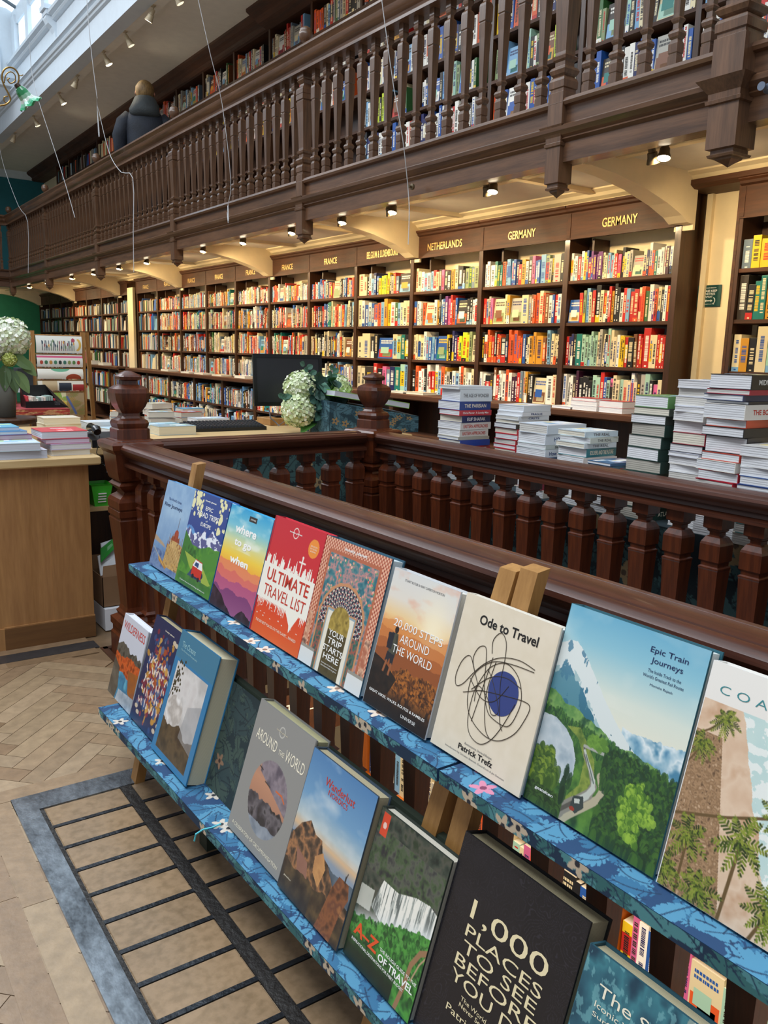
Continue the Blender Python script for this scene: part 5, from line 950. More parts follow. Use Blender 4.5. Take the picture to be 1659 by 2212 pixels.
stack('tall white stack left of MIDNIGHT', 2.64, 2.80, 1.77, 1.91, TZ, [('e2e4ea', 'white', .03), ('e4e6ea', 'white', .03), ('d8dae2', 'white', .035), ('e0e2e8', 'white', .02), ('e6e4dc', 'cream', .033), ('e6e4dc', 'cream', .042), ('9a2c3c', 'maroon', .044), ('2c2c34', 'black', .03), ('c8cad6', 'lilac', .016), ('e4e0d8', 'cream', .03), ('e2e0dc', 'cream', .026), ('dcdee2', 'white', .036), ('e2e0dc', 'cream', .035), ('d8d8de', 'white', .034), ('e2e0dc', 'cream', .04), ('e2e0dc', 'grey', .06)], 15, page='dcdbdc')
stack('tallest stack topped by MIDNIGHT', 2.60, 2.86, 1.60, 1.76, TZ, [('1a1a1e', 'black', .05, 'MIDNIGHT IN', 'white'), ('a8243c', 'crimson', .018, None), ('3a4468', 'navy', .022, None), ('1c2030', 'black', .01), ('e6e2da', 'white', .052, 'THE BOOK OF', 'red'), ('c8482c', 'orange', .028, None), ('1c1c20', 'black', .032, None), ('26262c', 'black', .058, 'THE SPARSHOLT', 'white'), ('c04434', 'red', .028), ('e4e0d4', 'cream', .036), ('b02434', 'red', .035), ('b02434', 'red', .035), ('a82030', 'red', .035), ('a82030', 'red', .03), ('8a1c28', 'maroon', .03), ('dcdcdc', 'grey', .068)], 17)
stack('small stack at the right frame edge', 2.565, 2.74, 1.45, 1.58, TZ, [('dcdad6', 'white', .036), ('dcdad6', 'cream', .036), ('e8ecf0', 'white', .03), ('3a5a94', 'blue', .03), ('2c3c6c', 'navy', .03), ('e6e6e2', 'white', .036), ('e6ded0', 'cream', .03), ('b8485c', 'red', .035, 'NET ZERO', 'white'), ('3a8a8c', 'teal', .035, 'NET ZERO DIET', 'white'), ('dcd4c4', 'cream', .04)], 19)
# books lying on the wall bookcase ledge
for i, (y, z, t, cov, cn, ly) in enumerate([(4.20, .985, .018, 'e9e9ee', 'white', .2), (4.0, .985, .035, 'e9e9ee', 'white', .24), (3.76, .985, .035, 'f0f0f2', 'white', .2), (4.0, 1.02, .03, 'e4e4ea', 'white', .24), (3.76, 1.02, .045, 'b02030', 'red', .2), (4.0, 1.05, .022, 'b02434', 'red and black', .22)]):
    flat_book(4.58, y, z, .16, ly, t, 0, cov, 'ececf0', 'X', None, 'white', '%s book on the ledge under the largest GERMANY sign, %s' % (cn, ['leftmost on its own', 'bottom of left pile', 'bottom of right pile', 'middle of left pile', 'top of right pile', 'top of left pile'][i]), 'books lying on the wall ledge')
for i, (y, t, c_, cn) in enumerate([(6.0, .02, 'd8cdb4', 'tan'), (6.25, .015, 'efece4', 'white'), (9.6, .03, 'f0f0f0', 'white'), (10.3, .02, 'd8c8a8', 'tan'), (10.9, .02, 'e8e0d0', 'cream'), (11.4, .02, 'f2f0ea', 'white'), (12.2, .03, 'd2c2a2', 'tan'), (15.4, .05, 'd8d4cc', 'grey'), (16.1, .07, 'c8c4b8', 'grey')]):
    flat_book(4.58, y, .985, .15, .30, t, 0, c_, 'ece6d4', 'X', None, 'white', '%s book lying flat on the far wall ledge, %s from the right' % (cn, NUM[i] if i else 'first'), 'books lying on the wall ledge')

# ------------------------------------------------------------------ light oak counter and cash desk
cn = empty('shop_counter', (.25, 3.98, 0), 'light oak counter with plain panelled front at the left, piled with books', 'counter')
m = MB(); m.cbox(-.95, .795, -.145, .16, 0.0, .815, .002); m.build('body', W_LIGHT, cn)
m = MB(); m.box(-.95, .405, -.155, -.145, .0, .10); m.box(.405, .80, -.155, -.145, .10, .105); m.box(.62, .797, -.150, -.145, .105, .815); m.build('front_stile', W_LIGHT, cn)
m = MB(); m.box(.405, .80, -.158, -.145, 0, .10); m.build('plinth', wood('dark_plinth_oak', C('5a3a1e'), C('7c5630'), .5, 'X', 8), cn)
m = MB(); m.cbox(-1.0, .845, -.185, .16, .815, .855, .006); m.build('worktop', W_LTOP, cn)
cd = empty('cash_desk', (1.9, 4.7, 0), 'light oak cash desk behind the stair balustrade with open shelf under its top', 'desk')
m = MB(); m.cbox(-.86, 1.2, -.58, .62, .815, .855, .006); m.build('worktop', W_LTOP, cd)
m = MB(); m.box(-.85, -.80, -.55, .6, 0, .815); m.build('side_panel', W_LIGHT, cd); m = MB(); m.box(-.36, -.32, -.55, .6, 0, .815); m.build('side_panel', W_LIGHT, cd)
m = MB(); m.box(-.80, -.36, .0, .03, 0, .815); m.build('back_panel', W_CASE, cd)
m = MB(); m.box(-.80, -.36, -.54, .0, .53, .552); m.build('shelf', W_LTOP, cd)
m = MB(); m.box(-.32, 1.18, -.56, -.54, 0, .815); fp = m.build('cloth_front', plain('dark_cloth_front', C('1b2c33'), .85), cd)
canvas_mesh('cloth_pattern', cloth_cv(420, 220, 260, 8, .07), (-.32, -.5615, .812), (1.18, -.5615, .812), (-.32, -.5615, .02), (1.18, -.5615, .02), CLOTH, fp)
CT = .8555
def pile(lst, group, fmt):
    for i, (x, y, z, lx, ly, t, rz, cov, cname, page, pic) in enumerate(lst):
        flat_book(x, y, z, lx, ly, t, math.radians(rz), cov, page, None, None, 'white', fmt[i] if isinstance(fmt, list) else fmt % (cname, NUM[i]), group, picture=pic)
P1 = ['e9f0f4', '9ac0d8', 'c8dce8', 'a8c8a0']; P2 = ['d84a50', 'c23a48', 'e8a0a0', 'e0e0e8']
pile([(.74, 3.91, CT, .26, .20, .036, 0, 'd4d8e6', 'white', 'cdd2e0', None), (.72, 3.90, CT+.036, .25, .20, .034, -3, 'c8dce4', 'white', 'd6dae4', P1), (.70, 4.02, CT+.07, .27, .16, .022, 3, '8a4a6a', 'maroon', 'b8a0b0', None), (.68, 4.03, CT+.092, .27, .18, .016, 4, '5a8ac0', 'blue', 'c8ccd8', P1), (.66, 4.05, CT+.108, .26, .18, .018, 0, '6ab4d8', 'light blue', 'c8d0dc', P1),
      (.985, 3.96, CT, .17, .18, .026, 0, 'e0e0e4', 'white', 'd9d6cc', None), (.985, 3.955, CT+.026, .175, .18, .026, 2, 'b8a8c8', 'lilac', 'd9dce6', P1), (.98, 3.98, CT+.052, .19, .2, .022, -2, 'b85a70', 'pink', 'd4c0cc', None), (.965, 3.985, CT+.074, .20, .21, .034, 0, 'd84a54', 'red', 'd8dae2', P2)],
     'books piled on the light oak counter', ['grey edged book at the bottom of the front left pile on the counter', 'white patterned book on the front left pile of the counter', 'maroon book behind the front left pile on the counter', 'blue book second from top of the left counter pile', 'light blue book on top of the left counter pile', 'white book at the bottom of the right counter pile', 'lilac book in the right counter pile, second from bottom', 'pink book in the right counter pile, third from bottom', 'red covered book on top of the right counter pile'])
pile([(1.20, 4.95, CT, .2, .16, .05, 5, 'e8dfc6', 'cream', 'e6dcc0', None), (1.20, 4.95, CT+.05, .2, .16, .035, 0, 'ebe2cc', 'cream', 'e6dcc0', None), (1.42, 4.95, CT, .17, .16, .055, 0, 'dfe8ee', 'white', 'd8dee2', None), (1.50, 4.78, CT, .2, .16, .03, 8, 'bcd8e8', 'pale blue', 'd8e0e8', P1), (1.75, 4.62, CT, .22, .15, .05, 0, '9ab8c4', 'pale blue', 'ded6bc', P1), (1.78, 4.95, CT, .26, .17, .03, 5, '8ac4d4', 'aqua', 'dfe6ea', P1), (1.55, 5.1, CT, .2, .16, .03, 0, '9cc8e0', 'sky blue', 'e0e4ea', P1), (2.15, 5.05, CT, .22, .16, .05, 0, 'c8d4e0', 'glossy grey', 'd8dce4', P1)],
     'books lying on the cash desk', ['thick cream book under another, left end of the cash desk', 'thick cream book on top, left end of the cash desk', 'white book just right of the thick cream pair on the desk', 'pale blue book behind the telephone on the desk', 'thick cream edged book left of the keyboard', 'aqua covered book behind the thick book near the keyboard', 'sky blue book at the back edge of the cash desk', 'glossy grey books pack left of the wooden monitor stand'])
# telephone with curly cord
ph = empty('telephone', (1.20, 4.18, CT), 'black desk telephone with a curly cord hanging off the desk edge', 'telephone')
m = MB(); m.add([(-.05,-.06,.0),(.11,-.06,.0),(.11,.1,.0),(-.05,.1,.0),(-.05,-.06,.035),(.11,-.06,.035),(.11,.1,.06),(-.05,.1,.06)], [(0,3,2,1),(4,5,6,7),(0,1,5,4),(1,2,6,5),(2,3,7,6),(3,0,4,7)]); m.build('phone_base', BLACK, ph)
m = MB(); m.tube([(-.025, -.07, .075), (-.025, -.05, .085), (-.02, .0, .09), (-.02, .06, .088), (-.02, .085, .08)], [.018, .024, .015, .022, .018], 10); smooth_angle(m.build('handset', plain('glossy_black', C('141518'), .15), ph), 60)
m = MB(); P = [(-.02-.001*i, -.085-.0005*i, .06-.004*i) for i in range(22)]; P += [(-.04+.02*math.sin(i*.4)*.3+.006*math.cos(i*1.9)+.002*i, -.098+.006*math.sin(i*1.9), -.03-.0032*i) for i in range(70)]; P += [(.10+.006*math.cos(i*1.9)-.0006*i, -.09+.006*math.sin(i*1.9), -.25+.0042*i) for i in range(30)]
m.tube(P, .0022, 5); m.build('curly_cord', BLACK, ph)
# green bin, cartons
gbk = empty('green_basket', (1.20, 4.22, .553), 'bright green plastic basket on the shelf under the cash desk', 'basket')
G = plain('green_plastic', C('3fc431'), .4)
m = MB(); m.sq(0, 0, [(0, .035, .05), (.003, .035, .05), (.105, .052, .065), (.112, .057, .07), (.112, .053, .066), (.1, .049, .062), (.006, .032, .047)]); m.build('basket_body', G, gbk)
m = MB()
for i in range(4): m.box(-.02+.0*i, .02, -.064+.0035*i-.004, -.06+.0035*i-.004+.001, .03+.014*(3-i)-.01, .036+.014*(3-i)-.01)
m.build('white_marking', INK['white'], gbk)
WB = empty('white_carton', (1.235, 3.95, 0), 'white cardboard box printed in black, on floor beside the counter', 'box')
m = MB(); m.cbox(-.13, .13, -.09, .09, .001, .112, .003); m.build('box_body', plain('white_card', C('e2e4ea'), .6), WB)
text_mesh('lettering', 'City of', INK['black'], height=.018, width=.075, parent=WB, bold=.01, depth=0, M=Matrix.Translation((-.055, -.0905, .055)) @ Matrix(((1,0,0,0),(0,0,-1,0),(0,1,0,0),(0,0,0,1))))
text_mesh('lettering', 'co', INK['black'], height=.012, width=.03, parent=WB, bold=.01, depth=0, M=Matrix.Translation((-.035, -.0905, .03)) @ Matrix(((1,0,0,0),(0,0,-1,0),(0,1,0,0),(0,0,0,1))))
CDB = empty('open_carton', (1.235, 3.97, .113), 'open brown cardboard box on top of the white printed box', 'box')
CBM = plain('brown_card', C('8a6a4c'), .75)
m = MB(); m.box(-.13, .13, -.09, -.087, 0, .15); m.box(-.13, .13, .087, .09, 0, .15); m.box(-.13, -.127, -.09, .09, 0, .15); m.box(.127, .13, -.09, .09, 0, .15); m.box(-.13, .13, -.09, .09, 0, .003); m.build('box_body', CBM, CDB)
m = MB(); m.add([(-.13, -.09, .15), (.13, -.09, .15), (.12, -.075, .21), (-.12, -.075, .20)], [(0, 1, 2, 3)]); m.build('flap', CBM, CDB); m = MB(); m.add([(-.13, .088, .15), (.13, .088, .15), (.13, .095, .22), (-.13, .095, .22)], [(0, 1, 2, 3)]); m.build('flap', CBM, CDB)
bgm = MB()
for i, (c_, pts) in enumerate([('e6e8ec', [(-.12, -.05, .14), (.0, -.05, .17), (-.02, .0, .25), (-.11, .02, .22)]), ('3fae3a', [(.02, -.06, .14), (.10, -.05, .16), (.07, .0, .30), (.0, .02, .29)]), ('d8dce4', [(-.10, -.02, .2), (.03, -.01, .24), (.0, .03, .3), (-.09, .03, .28)]), ('2c8a34', [(-.11, -.03, .2), (-.02, -.02, .28), (-.03, .02, .3), (-.1, .0, .26)])]):
    q = [Vector(p) for p in pts]; nrm = Vector((0, .012, 0)); bgm.add([tuple(p) for p in q]+[tuple(p+nrm) for p in q], [(0,1,2,3),(7,6,5,4),(0,4,5,1),(1,5,6,2),(2,6,7,3),(3,7,4,0)], C(c_))
bgo = bgm.build('carrier_bags', vcol('plastic_bag', .3)); bgo.location = (1.235, 3.99, .115); tag(bgo, 'green and white plastic bags crammed into the open brown box', 'bags')
# keyboard, monitor
kb = empty('keyboard', (2.12, 4.74, CT), 'long black computer keyboard on the cash desk', 'keyboard')
m = MB(); m.add([(-.25,-.08,0),(.25,-.08,0),(.25,.09,0),(-.25,.09,0),(-.25,-.08,.02),(.25,-.08,.02),(.25,.09,.045),(-.25,.09,.045)], [(0,3,2,1),(4,5,6,7),(0,1,5,4),(1,2,6,5),(2,3,7,6),(3,0,4,7)]); m.build('keyboard_body', BLACK, kb)
m = MB()
for r_ in range(5):
    for k in range(20): x = -.235+k*.0235; y = -.068+r_*.03; z = .021+(y+.08)*.147; m.add([(x, y, z), (x+.02, y, z), (x+.02, y+.025, z+.004), (x, y+.025, z+.004), (x+.003, y+.003, z+.011), (x+.017, y+.003, z+.011), (x+.017, y+.02, z+.014), (x+.003, y+.02, z+.014)], [(4,5,6,7),(0,1,5,4),(1,2,6,5),(2,3,7,6),(3,0,4,7)])
ks = m.build('keys', plain('key_black', C('2c2d31'), .4), kb)
mo = empty('computer_monitor', (2.72, 5.02, .955), 'black flat computer monitor on a wooden riser, screen switched off', 'monitor')
mo.rotation_euler = (math.radians(-6), 0, math.radians(-10))
m = MB(); m.box(-.24, .24, -.01, .02, .02, .36); m.box(-.2, .2, .02, .05, .08, .3); m.build('monitor_case', BLACK, mo)
m = MB(); m.box(-.242, .242, -.016, -.008, .34, .364); m.box(-.242, .242, -.016, -.008, .018, .045); m.box(-.242, -.22, -.016, -.008, .045, .34); m.box(.22, .242, -.016, -.008, .045, .34); m.build('bezel', plain('bezel_black', C('101113'), .25), mo)
m = MB(); m.box(-.22, .22, -.0105, -.01, .045, .34); m.build('screen', plain('dark_screen', C('24262a'), .22), mo)
m = MB(); m.box(-.04, .04, .0, .03, -.05, .1); m.sq(0, .02, [(-.052, .11, .08), (-.045, .10, .075)]); m.build('stand', BLACK, mo)
m = MB(); m.box(-.012, .012, -.0165, -.0155, .028, .034); m.build('maker_mark', INK['grey'], mo)
mr = MB(); mr.cbox(-.18, .20, -.1, .1, 0, .045, .003); o = mr.build('monitor_riser', W_PINE); o.location = (2.70, 5.0, CT); tag(o, 'light wood block raising the black monitor on the cash desk', 'riser')
m = MB(); m.tube([(2.50, 4.88, .96), (2.50, 4.86, .91), (2.53, 4.84, .88), (2.54, 4.82, .862)], .004, 6); m.tube([(2.66, 4.88, .95), (2.63, 4.86, .90), (2.60, 4.84, .862)], .004, 6); m.tube([(2.54, 4.82, .864), (2.58, 4.80, .90), (2.64, 4.80, .905), (2.68, 4.82, .88)], .0025, 5)
tag(m.build('monitor_cables', plain('cable_grey', C('5a6068'), .5)), 'grey cables hanging below the black monitor', 'cable')
# cloth covered block with the green covered book
fb = empty('cloth_covered_block', (2.88, 4.22, CT), 'block covered in dark blue leaf pattern cloth behind the back newel', 'plinth')
m = MB(); m.add([(-.32,0,0),(.34,0,0),(.34,.3,0),(-.32,.3,0),(-.32,0,.20),(.34,0,.10),(.34,.3,.12),(-.32,.3,.22)], [(0,3,2,1),(4,5,6,7),(0,1,5,4),(1,2,6,5),(2,3,7,6),(3,0,4,7)]); bl = m.build('block', plain('blue_cloth', C('24424e'), .85), fb)
c_ = Cv(260, 90, '22404c'); leafy(c_, 120, 5, '4f7684', '375a68', '16282f', .10, flowers=(10, 'a08458', '2c4a6a')); canvas_mesh('cloth_pattern', c_, (-.32, -.0015, .20), (.34, -.0015, .10), (-.32, -.0015, 0), (.34, -.0015, 0), CLOTH, bl)
c_ = Cv(100, 60, '22404c'); leafy(c_, 70, 7, '4f7684', '375a68', '16282f', .16); canvas_mesh('cloth_pattern', c_, (-.3215, .3, .22), (-.3215, 0, .20), (-.3215, .3, 0), (-.3215, 0, 0), CLOTH, bl)
gbook = flat_book(2.87, 4.33, 1.045, .56, .21, .035, 0, '8fd03a', 'd8dce6', 'X', None, 'white', 'large open edged book with a lime green cover lying on the cloth covered block', 'books lying on the cash desk'); gbook.rotation_euler = (0, math.radians(8.6), 0)
tt = text_mesh('lettering', 'THE JAIL TIMES', INK['black'], height=.018, width=.13, align='CENTER', bold=.02, parent=gbook, depth=0, M=Matrix.Translation((.2, -.04, .0356)))
# hydrangeas in a glass vase
def hydrangea(parent, c, R_, seed, cols):
    r = random.Random(seed); m = MB()
    for i in range(150):
        z = 1-2*(i+.5)/150; t = i*2.39996; q = math.sqrt(1-z*z); d = Vector((q*math.cos(t), q*math.sin(t), z)); p = Vector(c)+d*R_*r.uniform(.86, 1.06); a = d.orthogonal().normalized(); b = d.cross(a); s_ = R_*.24*r.uniform(.8, 1.2); ro = r.uniform(0, 6)
        for k in range(4):
            an = ro+k*PI/2; e1 = a*math.cos(an)+b*math.sin(an); e2 = a*math.cos(an+.65)+b*math.sin(an+.65); e0 = a*math.cos(an-.65)+b*math.sin(an-.65); mid = (e1*s_+d*s_*.35)
            m.add([tuple(p), tuple(p+e0*s_*.8+d*s_*.2), tuple(p+mid), tuple(p+e2*s_*.8+d*s_*.2)], [(0, 1, 2, 3)], C(r.choice(cols)))
    m.lathe(0, 0, [(-R_*.8, 0), (-R_*.55, R_*.55), (0, R_*.8), (R_*.55, R_*.55), (R_*.8, 0)], 10, C(cols[-1]), M=Matrix.Translation(c))
    return m.build('hydrangea_head', MATTE, parent)
def leaf_mesh(m, p, d, up, L_, W_, col, droop=.3):
    p = Vector(p); d = Vector(d).normalized(); up = Vector(up).normalized(); s = d.cross(up).normalized(); rows = 6; L0 = None; base = len(m.v)
    for i in range(rows+1):
        t = i/rows; c = p+d*L_*t-Vector((0, 0, 1))*droop*L_*t*t; w_ = W_*math.sin(PI*min(1, t*.92+.06))**.8; m.v += [tuple(c-s*w_+up*w_*.25), tuple(c), tuple(c+s*w_+up*w_*.25)]
    for i in range(rows):
        for k in (0, 1): a = base+3*i+k; m.f.append((a, a+1, a+4, a+3)); m.c.append(tuple(q*(.85 if k else 1) for q in col)); m.m.append(0)
VG, vnt, vb = newmat('clear_glass'); vb.inputs['Transmission Weight'].default_value = 1; vb.inputs['Roughness'].default_value = .02; vb.inputs['Base Color'].default_value = (.92, .97, .95, 1)
fl = empty('flower_vase', (2.60, 4.45, CT), 'glass vase of pale green hydrangeas and eucalyptus on the cash desk', 'flowers')
HC = ['e6efcf', 'd6e4b8', 'eef2dc', 'c6d6a0', 'dfe8c4', 'b8c88c']
hydrangea(fl, (-.12, -.02, .27), .095, 3, HC); hydrangea(fl, (-.15, -.05, .14), .10, 5, HC[1:]); hydrangea(fl, (.165, .05, .25), .10, 8, HC)
m = MB(); rr = random.Random(9)
for i in range(70):
    a = rr.uniform(-1.2, 1.4); b = rr.uniform(.2, 1.5); st = Vector((rr.uniform(-.09, .10), rr.uniform(-.11, .0), rr.uniform(.10, .33))); leaf_mesh(m, st, (math.sin(a), -.5, b-.6), (0, -1, .3), rr.uniform(.06, .09), rr.uniform(.024, .034), C(rr.choice(['3f6458', '4f7868', '2f5048', '5a8674', '3a5e50'])), .2)
for x0, z0, x1, z1 in ((-.05, .32, -.13, .42), (.06, .3, .09, .40), (-.22, .2, -.27, .22)):
    for i in range(6):
        t = i/6; leaf_mesh(m, (x0+(x1-x0)*t, -.06, z0+(z1-z0)*t), ((-1)**i, -.3, .6), (0, -1, .2), .045, .018, C('5a8674'), .1)
m.build('eucalyptus_leaves', MATTE, fl)
m = MB(); leaf_mesh(m, (-.03, -.05, .06), (-1, -.4, .1), (0, -.3, 1), .14, .045, C('5c9a48'), .5); leaf_mesh(m, (0, -.05, .06), (1, -.5, .1), (0, -.3, 1), .14, .045, C('6aa850'), .5); m.build('broad_leaf', MATTE, fl)
m = MB()
for x1, z1 in ((-.13, .2), (-.15, .1), (.15, .2), (0, .3), (-.05, .3), (.05, .28)): m.tube([(0, 0, .01), (x1*.3, 0, z1*.5), (x1, 0, z1)], .004, 5, C('5a7a3a'))
m.build('stems', MATTE, fl)
m = MB(); m.lathe(0, 0, [(0, 0), (0, .045), (.10, .05), (.14, .058), (.14, .055), (.10, .047), (.006, .042), (.006, 0)], 20); fix_normals(m.build('glass_vase', VG, fl, smooth=True))
# hydrangeas at the far left
ps = empty('pedestal_table', (1.12, 6.0, 0), 'small round dark pedestal table carrying the large hydrangea vase', 'table')
m = MB(); m.lathe(0, 0, [(.82, .0), (.82, .18), (.83, .20), (.85, .20), (.858, .19), (.858, 0)], 28); fix_normals(m.build('tabletop', W_CASE, ps))
m = MB(); m.lathe(0, 0, [(0, .17), (.03, .17), (.06, .05), (.3, .03), (.5, .05), (.82, .04)], 16); fix_normals(m.build('pedestal', W_CASE, ps))
f2 = empty('flower_vase', (1.12, 6.0, .86), 'large white and green hydrangea arrangement cut by the left frame edge', 'flowers')
hydrangea(f2, (.05, 0, .52), .12, 13, ['e9efe0', 'dfe8cc', 'f2f4ea', 'c8d6a8']); hydrangea(f2, (-.10, 0, .45), .11, 14, ['f0f2ee', 'e4e8dc', 'ffffff', 'd0d8c0']); hydrangea(f2, (.03, -.05, .38), .045, 15, ['c8d27a', 'b0bc5a', 'dfe49a', '9aa84a'])
m = MB()
for i, (x, z, dx, dz) in enumerate([(.04, .40, .5, -.2), (.08, .38, .8, -.5), (.02, .32, .3, -.9), (-.05, .33, -.6, -.5), (.06, .30, .6, -.8), (0, .34, -.1, -1)]): leaf_mesh(m, (x, -.05, z), (dx, -.2, dz), (0, -1, .2), .13, .04, C(['55703c', '6a8450', '48603a'][i % 3]), .3)
m.build('leaves', MATTE, f2)
m = MB(); m.lathe(0, 0, [(0, 0), (0, .06), (.2, .075), (.28, .055), (.3, .06), (.3, .052), (.01, .05), (.01, 0)], 18); fix_normals(m.build('vase', plain('grey_vase', C('6a6c66'), .4), f2, smooth=True))

# ------------------------------------------------------------------ round table with books beyond the desk
rt = empty('round_table', (2.42, 6.75, 0), 'small round wooden table covered with books beyond the cash desk', 'table')
m = MB(); m.lathe(0, 0, [(.71, 0), (.71, .47), (.715, .49), (.735, .49), (.74, .48), (.74, 0)], 36); fix_normals(m.build('tabletop', W_RAILX, rt))
m = MB(); m.lathe(0, 0, [(0, .25), (.03, .25), (.05, .05), (.4, .04), (.6, .06), (.71, .2)], 16); fix_normals(m.build('pedestal', W_BAL, rt))
rr = random.Random(4); bc = [('4aa8d8', 'bright blue'), ('e08a30', 'orange'), ('e9e4da', 'white'), ('b8b4a8', 'grey'), ('e05a2c', 'orange red'), ('f0f0f0', 'white'), ('d8c8a8', 'cream'), ('7ab4d8', 'light blue'), ('c83c3c', 'red'), ('e4e0d8', 'cream')]
spots = [(-.28, .0, .0), (-.28, .0, .045), (-.05, -.22, 0), (-.05, -.22, .05), (.02, .05, 0), (.02, .05, .05), (.02, .05, .10), (.2, -.15, 0), (.2, -.15, .04), (.33, .1, 0), (.33, .1, .05), (-.2, .25, 0)]
wh = ['left edge, lower', 'left edge, upper', 'front, lower', 'front, upper', 'centre, lowest', 'centre, middle', 'centre, topmost', 'front right, lower', 'front right, upper', 'right edge, lower', 'right edge, upper', 'back left']
for i, (x, y, z) in enumerate(spots):
    c_, n_ = bc[i % 10]; flat_book(2.42+x, 6.75+y, .7405+z, .2, .15, .044, math.radians(rr.uniform(-20, 20)), c_, 'e6dfcc', 'X', None, 'white', '%s book on the round table, %s' % (n_, wh[i]), 'books on the round table', picture=P1 if z else None)
# ------------------------------------------------------------------ red cloth table, note pads box, wrapping paper rack
RC = Cv(240, 120, '9a3030'); leafy(RC, 60, 4, 'c8503c', 'b04434', '6a2020', .13, flowers=(34, 'd8a06a', '7a2424'))
rdm = plain('red_cloth', C('8c2a2c'), .8)
rtb = empty('red_cloth_table', (1.25, 7.0, 0), 'table with a red and gold patterned cloth and stepped risers at far left', 'table')
m = MB(); m.sq(0, .1, [(.80, .46, .3), (.805, .48, .32), (.85, .48, .32), (.855, .46, .3)]); tp = m.build('padded_top', rdm, rtb)
canvas_mesh('cloth_pattern', RC, (-.48, -.223, .85), (.48, -.223, .85), (-.48, -.223, .805), (.48, -.223, .805), CLOTH, tp)
for x in (-.4, .4):
    m = MB(); m.sq(x, .1, [(0, .04), (.05, .03), (.4, .05), (.7, .03), (.8, .05)]); m.build('leg', W_CASE, rtb)
m = MB(); m.box(-.45, .12, .0, .3, .855, .955); r1 = m.build('riser', rdm, rtb); canvas_mesh('cloth_pattern', RC, (-.45, -.002, .955), (.12, -.002, .955), (-.45, -.002, .857), (.12, -.002, .857), CLOTH, r1)
m = MB(); m.box(-.45, .2, .3, .5, .855, 1.07); r2_ = m.build('riser', rdm, rtb); canvas_mesh('cloth_pattern', RC, (-.45, .298, 1.07), (.2, .298, 1.07), (-.45, .298, .96), (.2, .298, .96), CLOTH, r2_)
for i, (x, y, z) in enumerate([(1.0, 7.12, .957), (1.22, 7.12, .957), (1.15, 7.4, 1.072), (1.36, 7.42, 1.072), (1.0, 6.92, .857)]):
    flat_book(x, y, z, .18, .13, .02, 0, ['f0f0ea', 'e8e0d0', 'efe6d4', 'dcdcd8', 'e8ccb8'][i], 'efe8d8', 'X', None, 'white', 'pale booklet on the red cloth table, %s' % ['left on the lower riser', 'right on the lower riser', 'left on the upper riser', 'right on the upper riser', 'flat in front of the risers'][i], 'booklets on the red cloth table')
fn = empty('notepad_box', (1.55, 6.92, .856), 'black cardboard display box of small note pads on the red cloth', 'box')
m = MB(); m.add([(-.13,-.08,0),(.19,-.08,0),(.19,.1,0),(-.13,.1,0),(-.13,-.08,.05),(.10,-.08,.055),(.06,.1,.17),(-.13,.1,.16)], [(0,3,2,1),(0,1,5,4),(1,2,6,5),(2,3,7,6),(3,0,4,7)]); m.build('box_body', BLACK, fn)
text_mesh('lettering', 'FIELD', INK['grey'], height=.012, width=.04, parent=fn, bold=.01, depth=0, M=Matrix.Translation((.085, -.081, .036)) @ Matrix(((1,0,0,0),(0,0,-1,0),(0,1,0,0),(0,0,0,1))))
text_mesh('lettering', 'NOTES', INK['grey'], height=.012, width=.04, parent=fn, bold=.01, depth=0, M=Matrix.Translation((.085, -.081, .02)) @ Matrix(((1,0,0,0),(0,0,-1,0),(0,1,0,0),(0,0,0,1))))
m = MB(); rr = random.Random(2)
for i in range(12): m.box(-.12+i*.018, -.105+i*.018, -.07, .08, .01, rr.uniform(.06, .09), C(rr.choice(['d84a50', 'e8e4da', 'c8c4b8', 'dcdcd8', '9ab0a8', 'efe0d0'])))
o = m.build('note_pads', PAPER); o.location = (1.55, 6.92, .857); tag(o, 'row of small pale note pads standing in the black display box', 'note pads', kind='stuff')
rk = empty('wrapping_paper_rack', (2.2, 9.0, 0), 'light wooden A-frame rack hung with sheets of patterned wrapping paper', 'rack')
for a, b in (((-.24, -.02), (-.24, .0)), ((.25, -.02), (.25, .0)), ((.30, .0), (.46, .35)), ((-.24, .0), (-.24, .35))):
    m = MB(); m.add([(a[0]-.018+b[0]-a[0], b[1]-.02, 0), (b[0]+.018, b[1]-.02, 0), (b[0]+.018, b[1]+.02, 0), (b[0]-.018, b[1]+.02, 0), (a[0]-.018, a[1]-.02, 1.47), (a[0]+.018, a[1]-.02, 1.47), (a[0]+.018, a[1]+.02, 1.47), (a[0]-.018, a[1]+.02, 1.47)], [(0,3,2,1),(4,5,6,7),(0,1,5,4),(1,2,6,5),(2,3,7,6),(3,0,4,7)]); fix_normals(m.build('upright', W_PINE, rk))
for z in (1.43, 1.24, 1.10, .98, .86):
    m = MB(); m.tube([(-.26, -.02, z), (.27, -.02, z)], .007, 8); m.build('rod', W_PINE, rk)
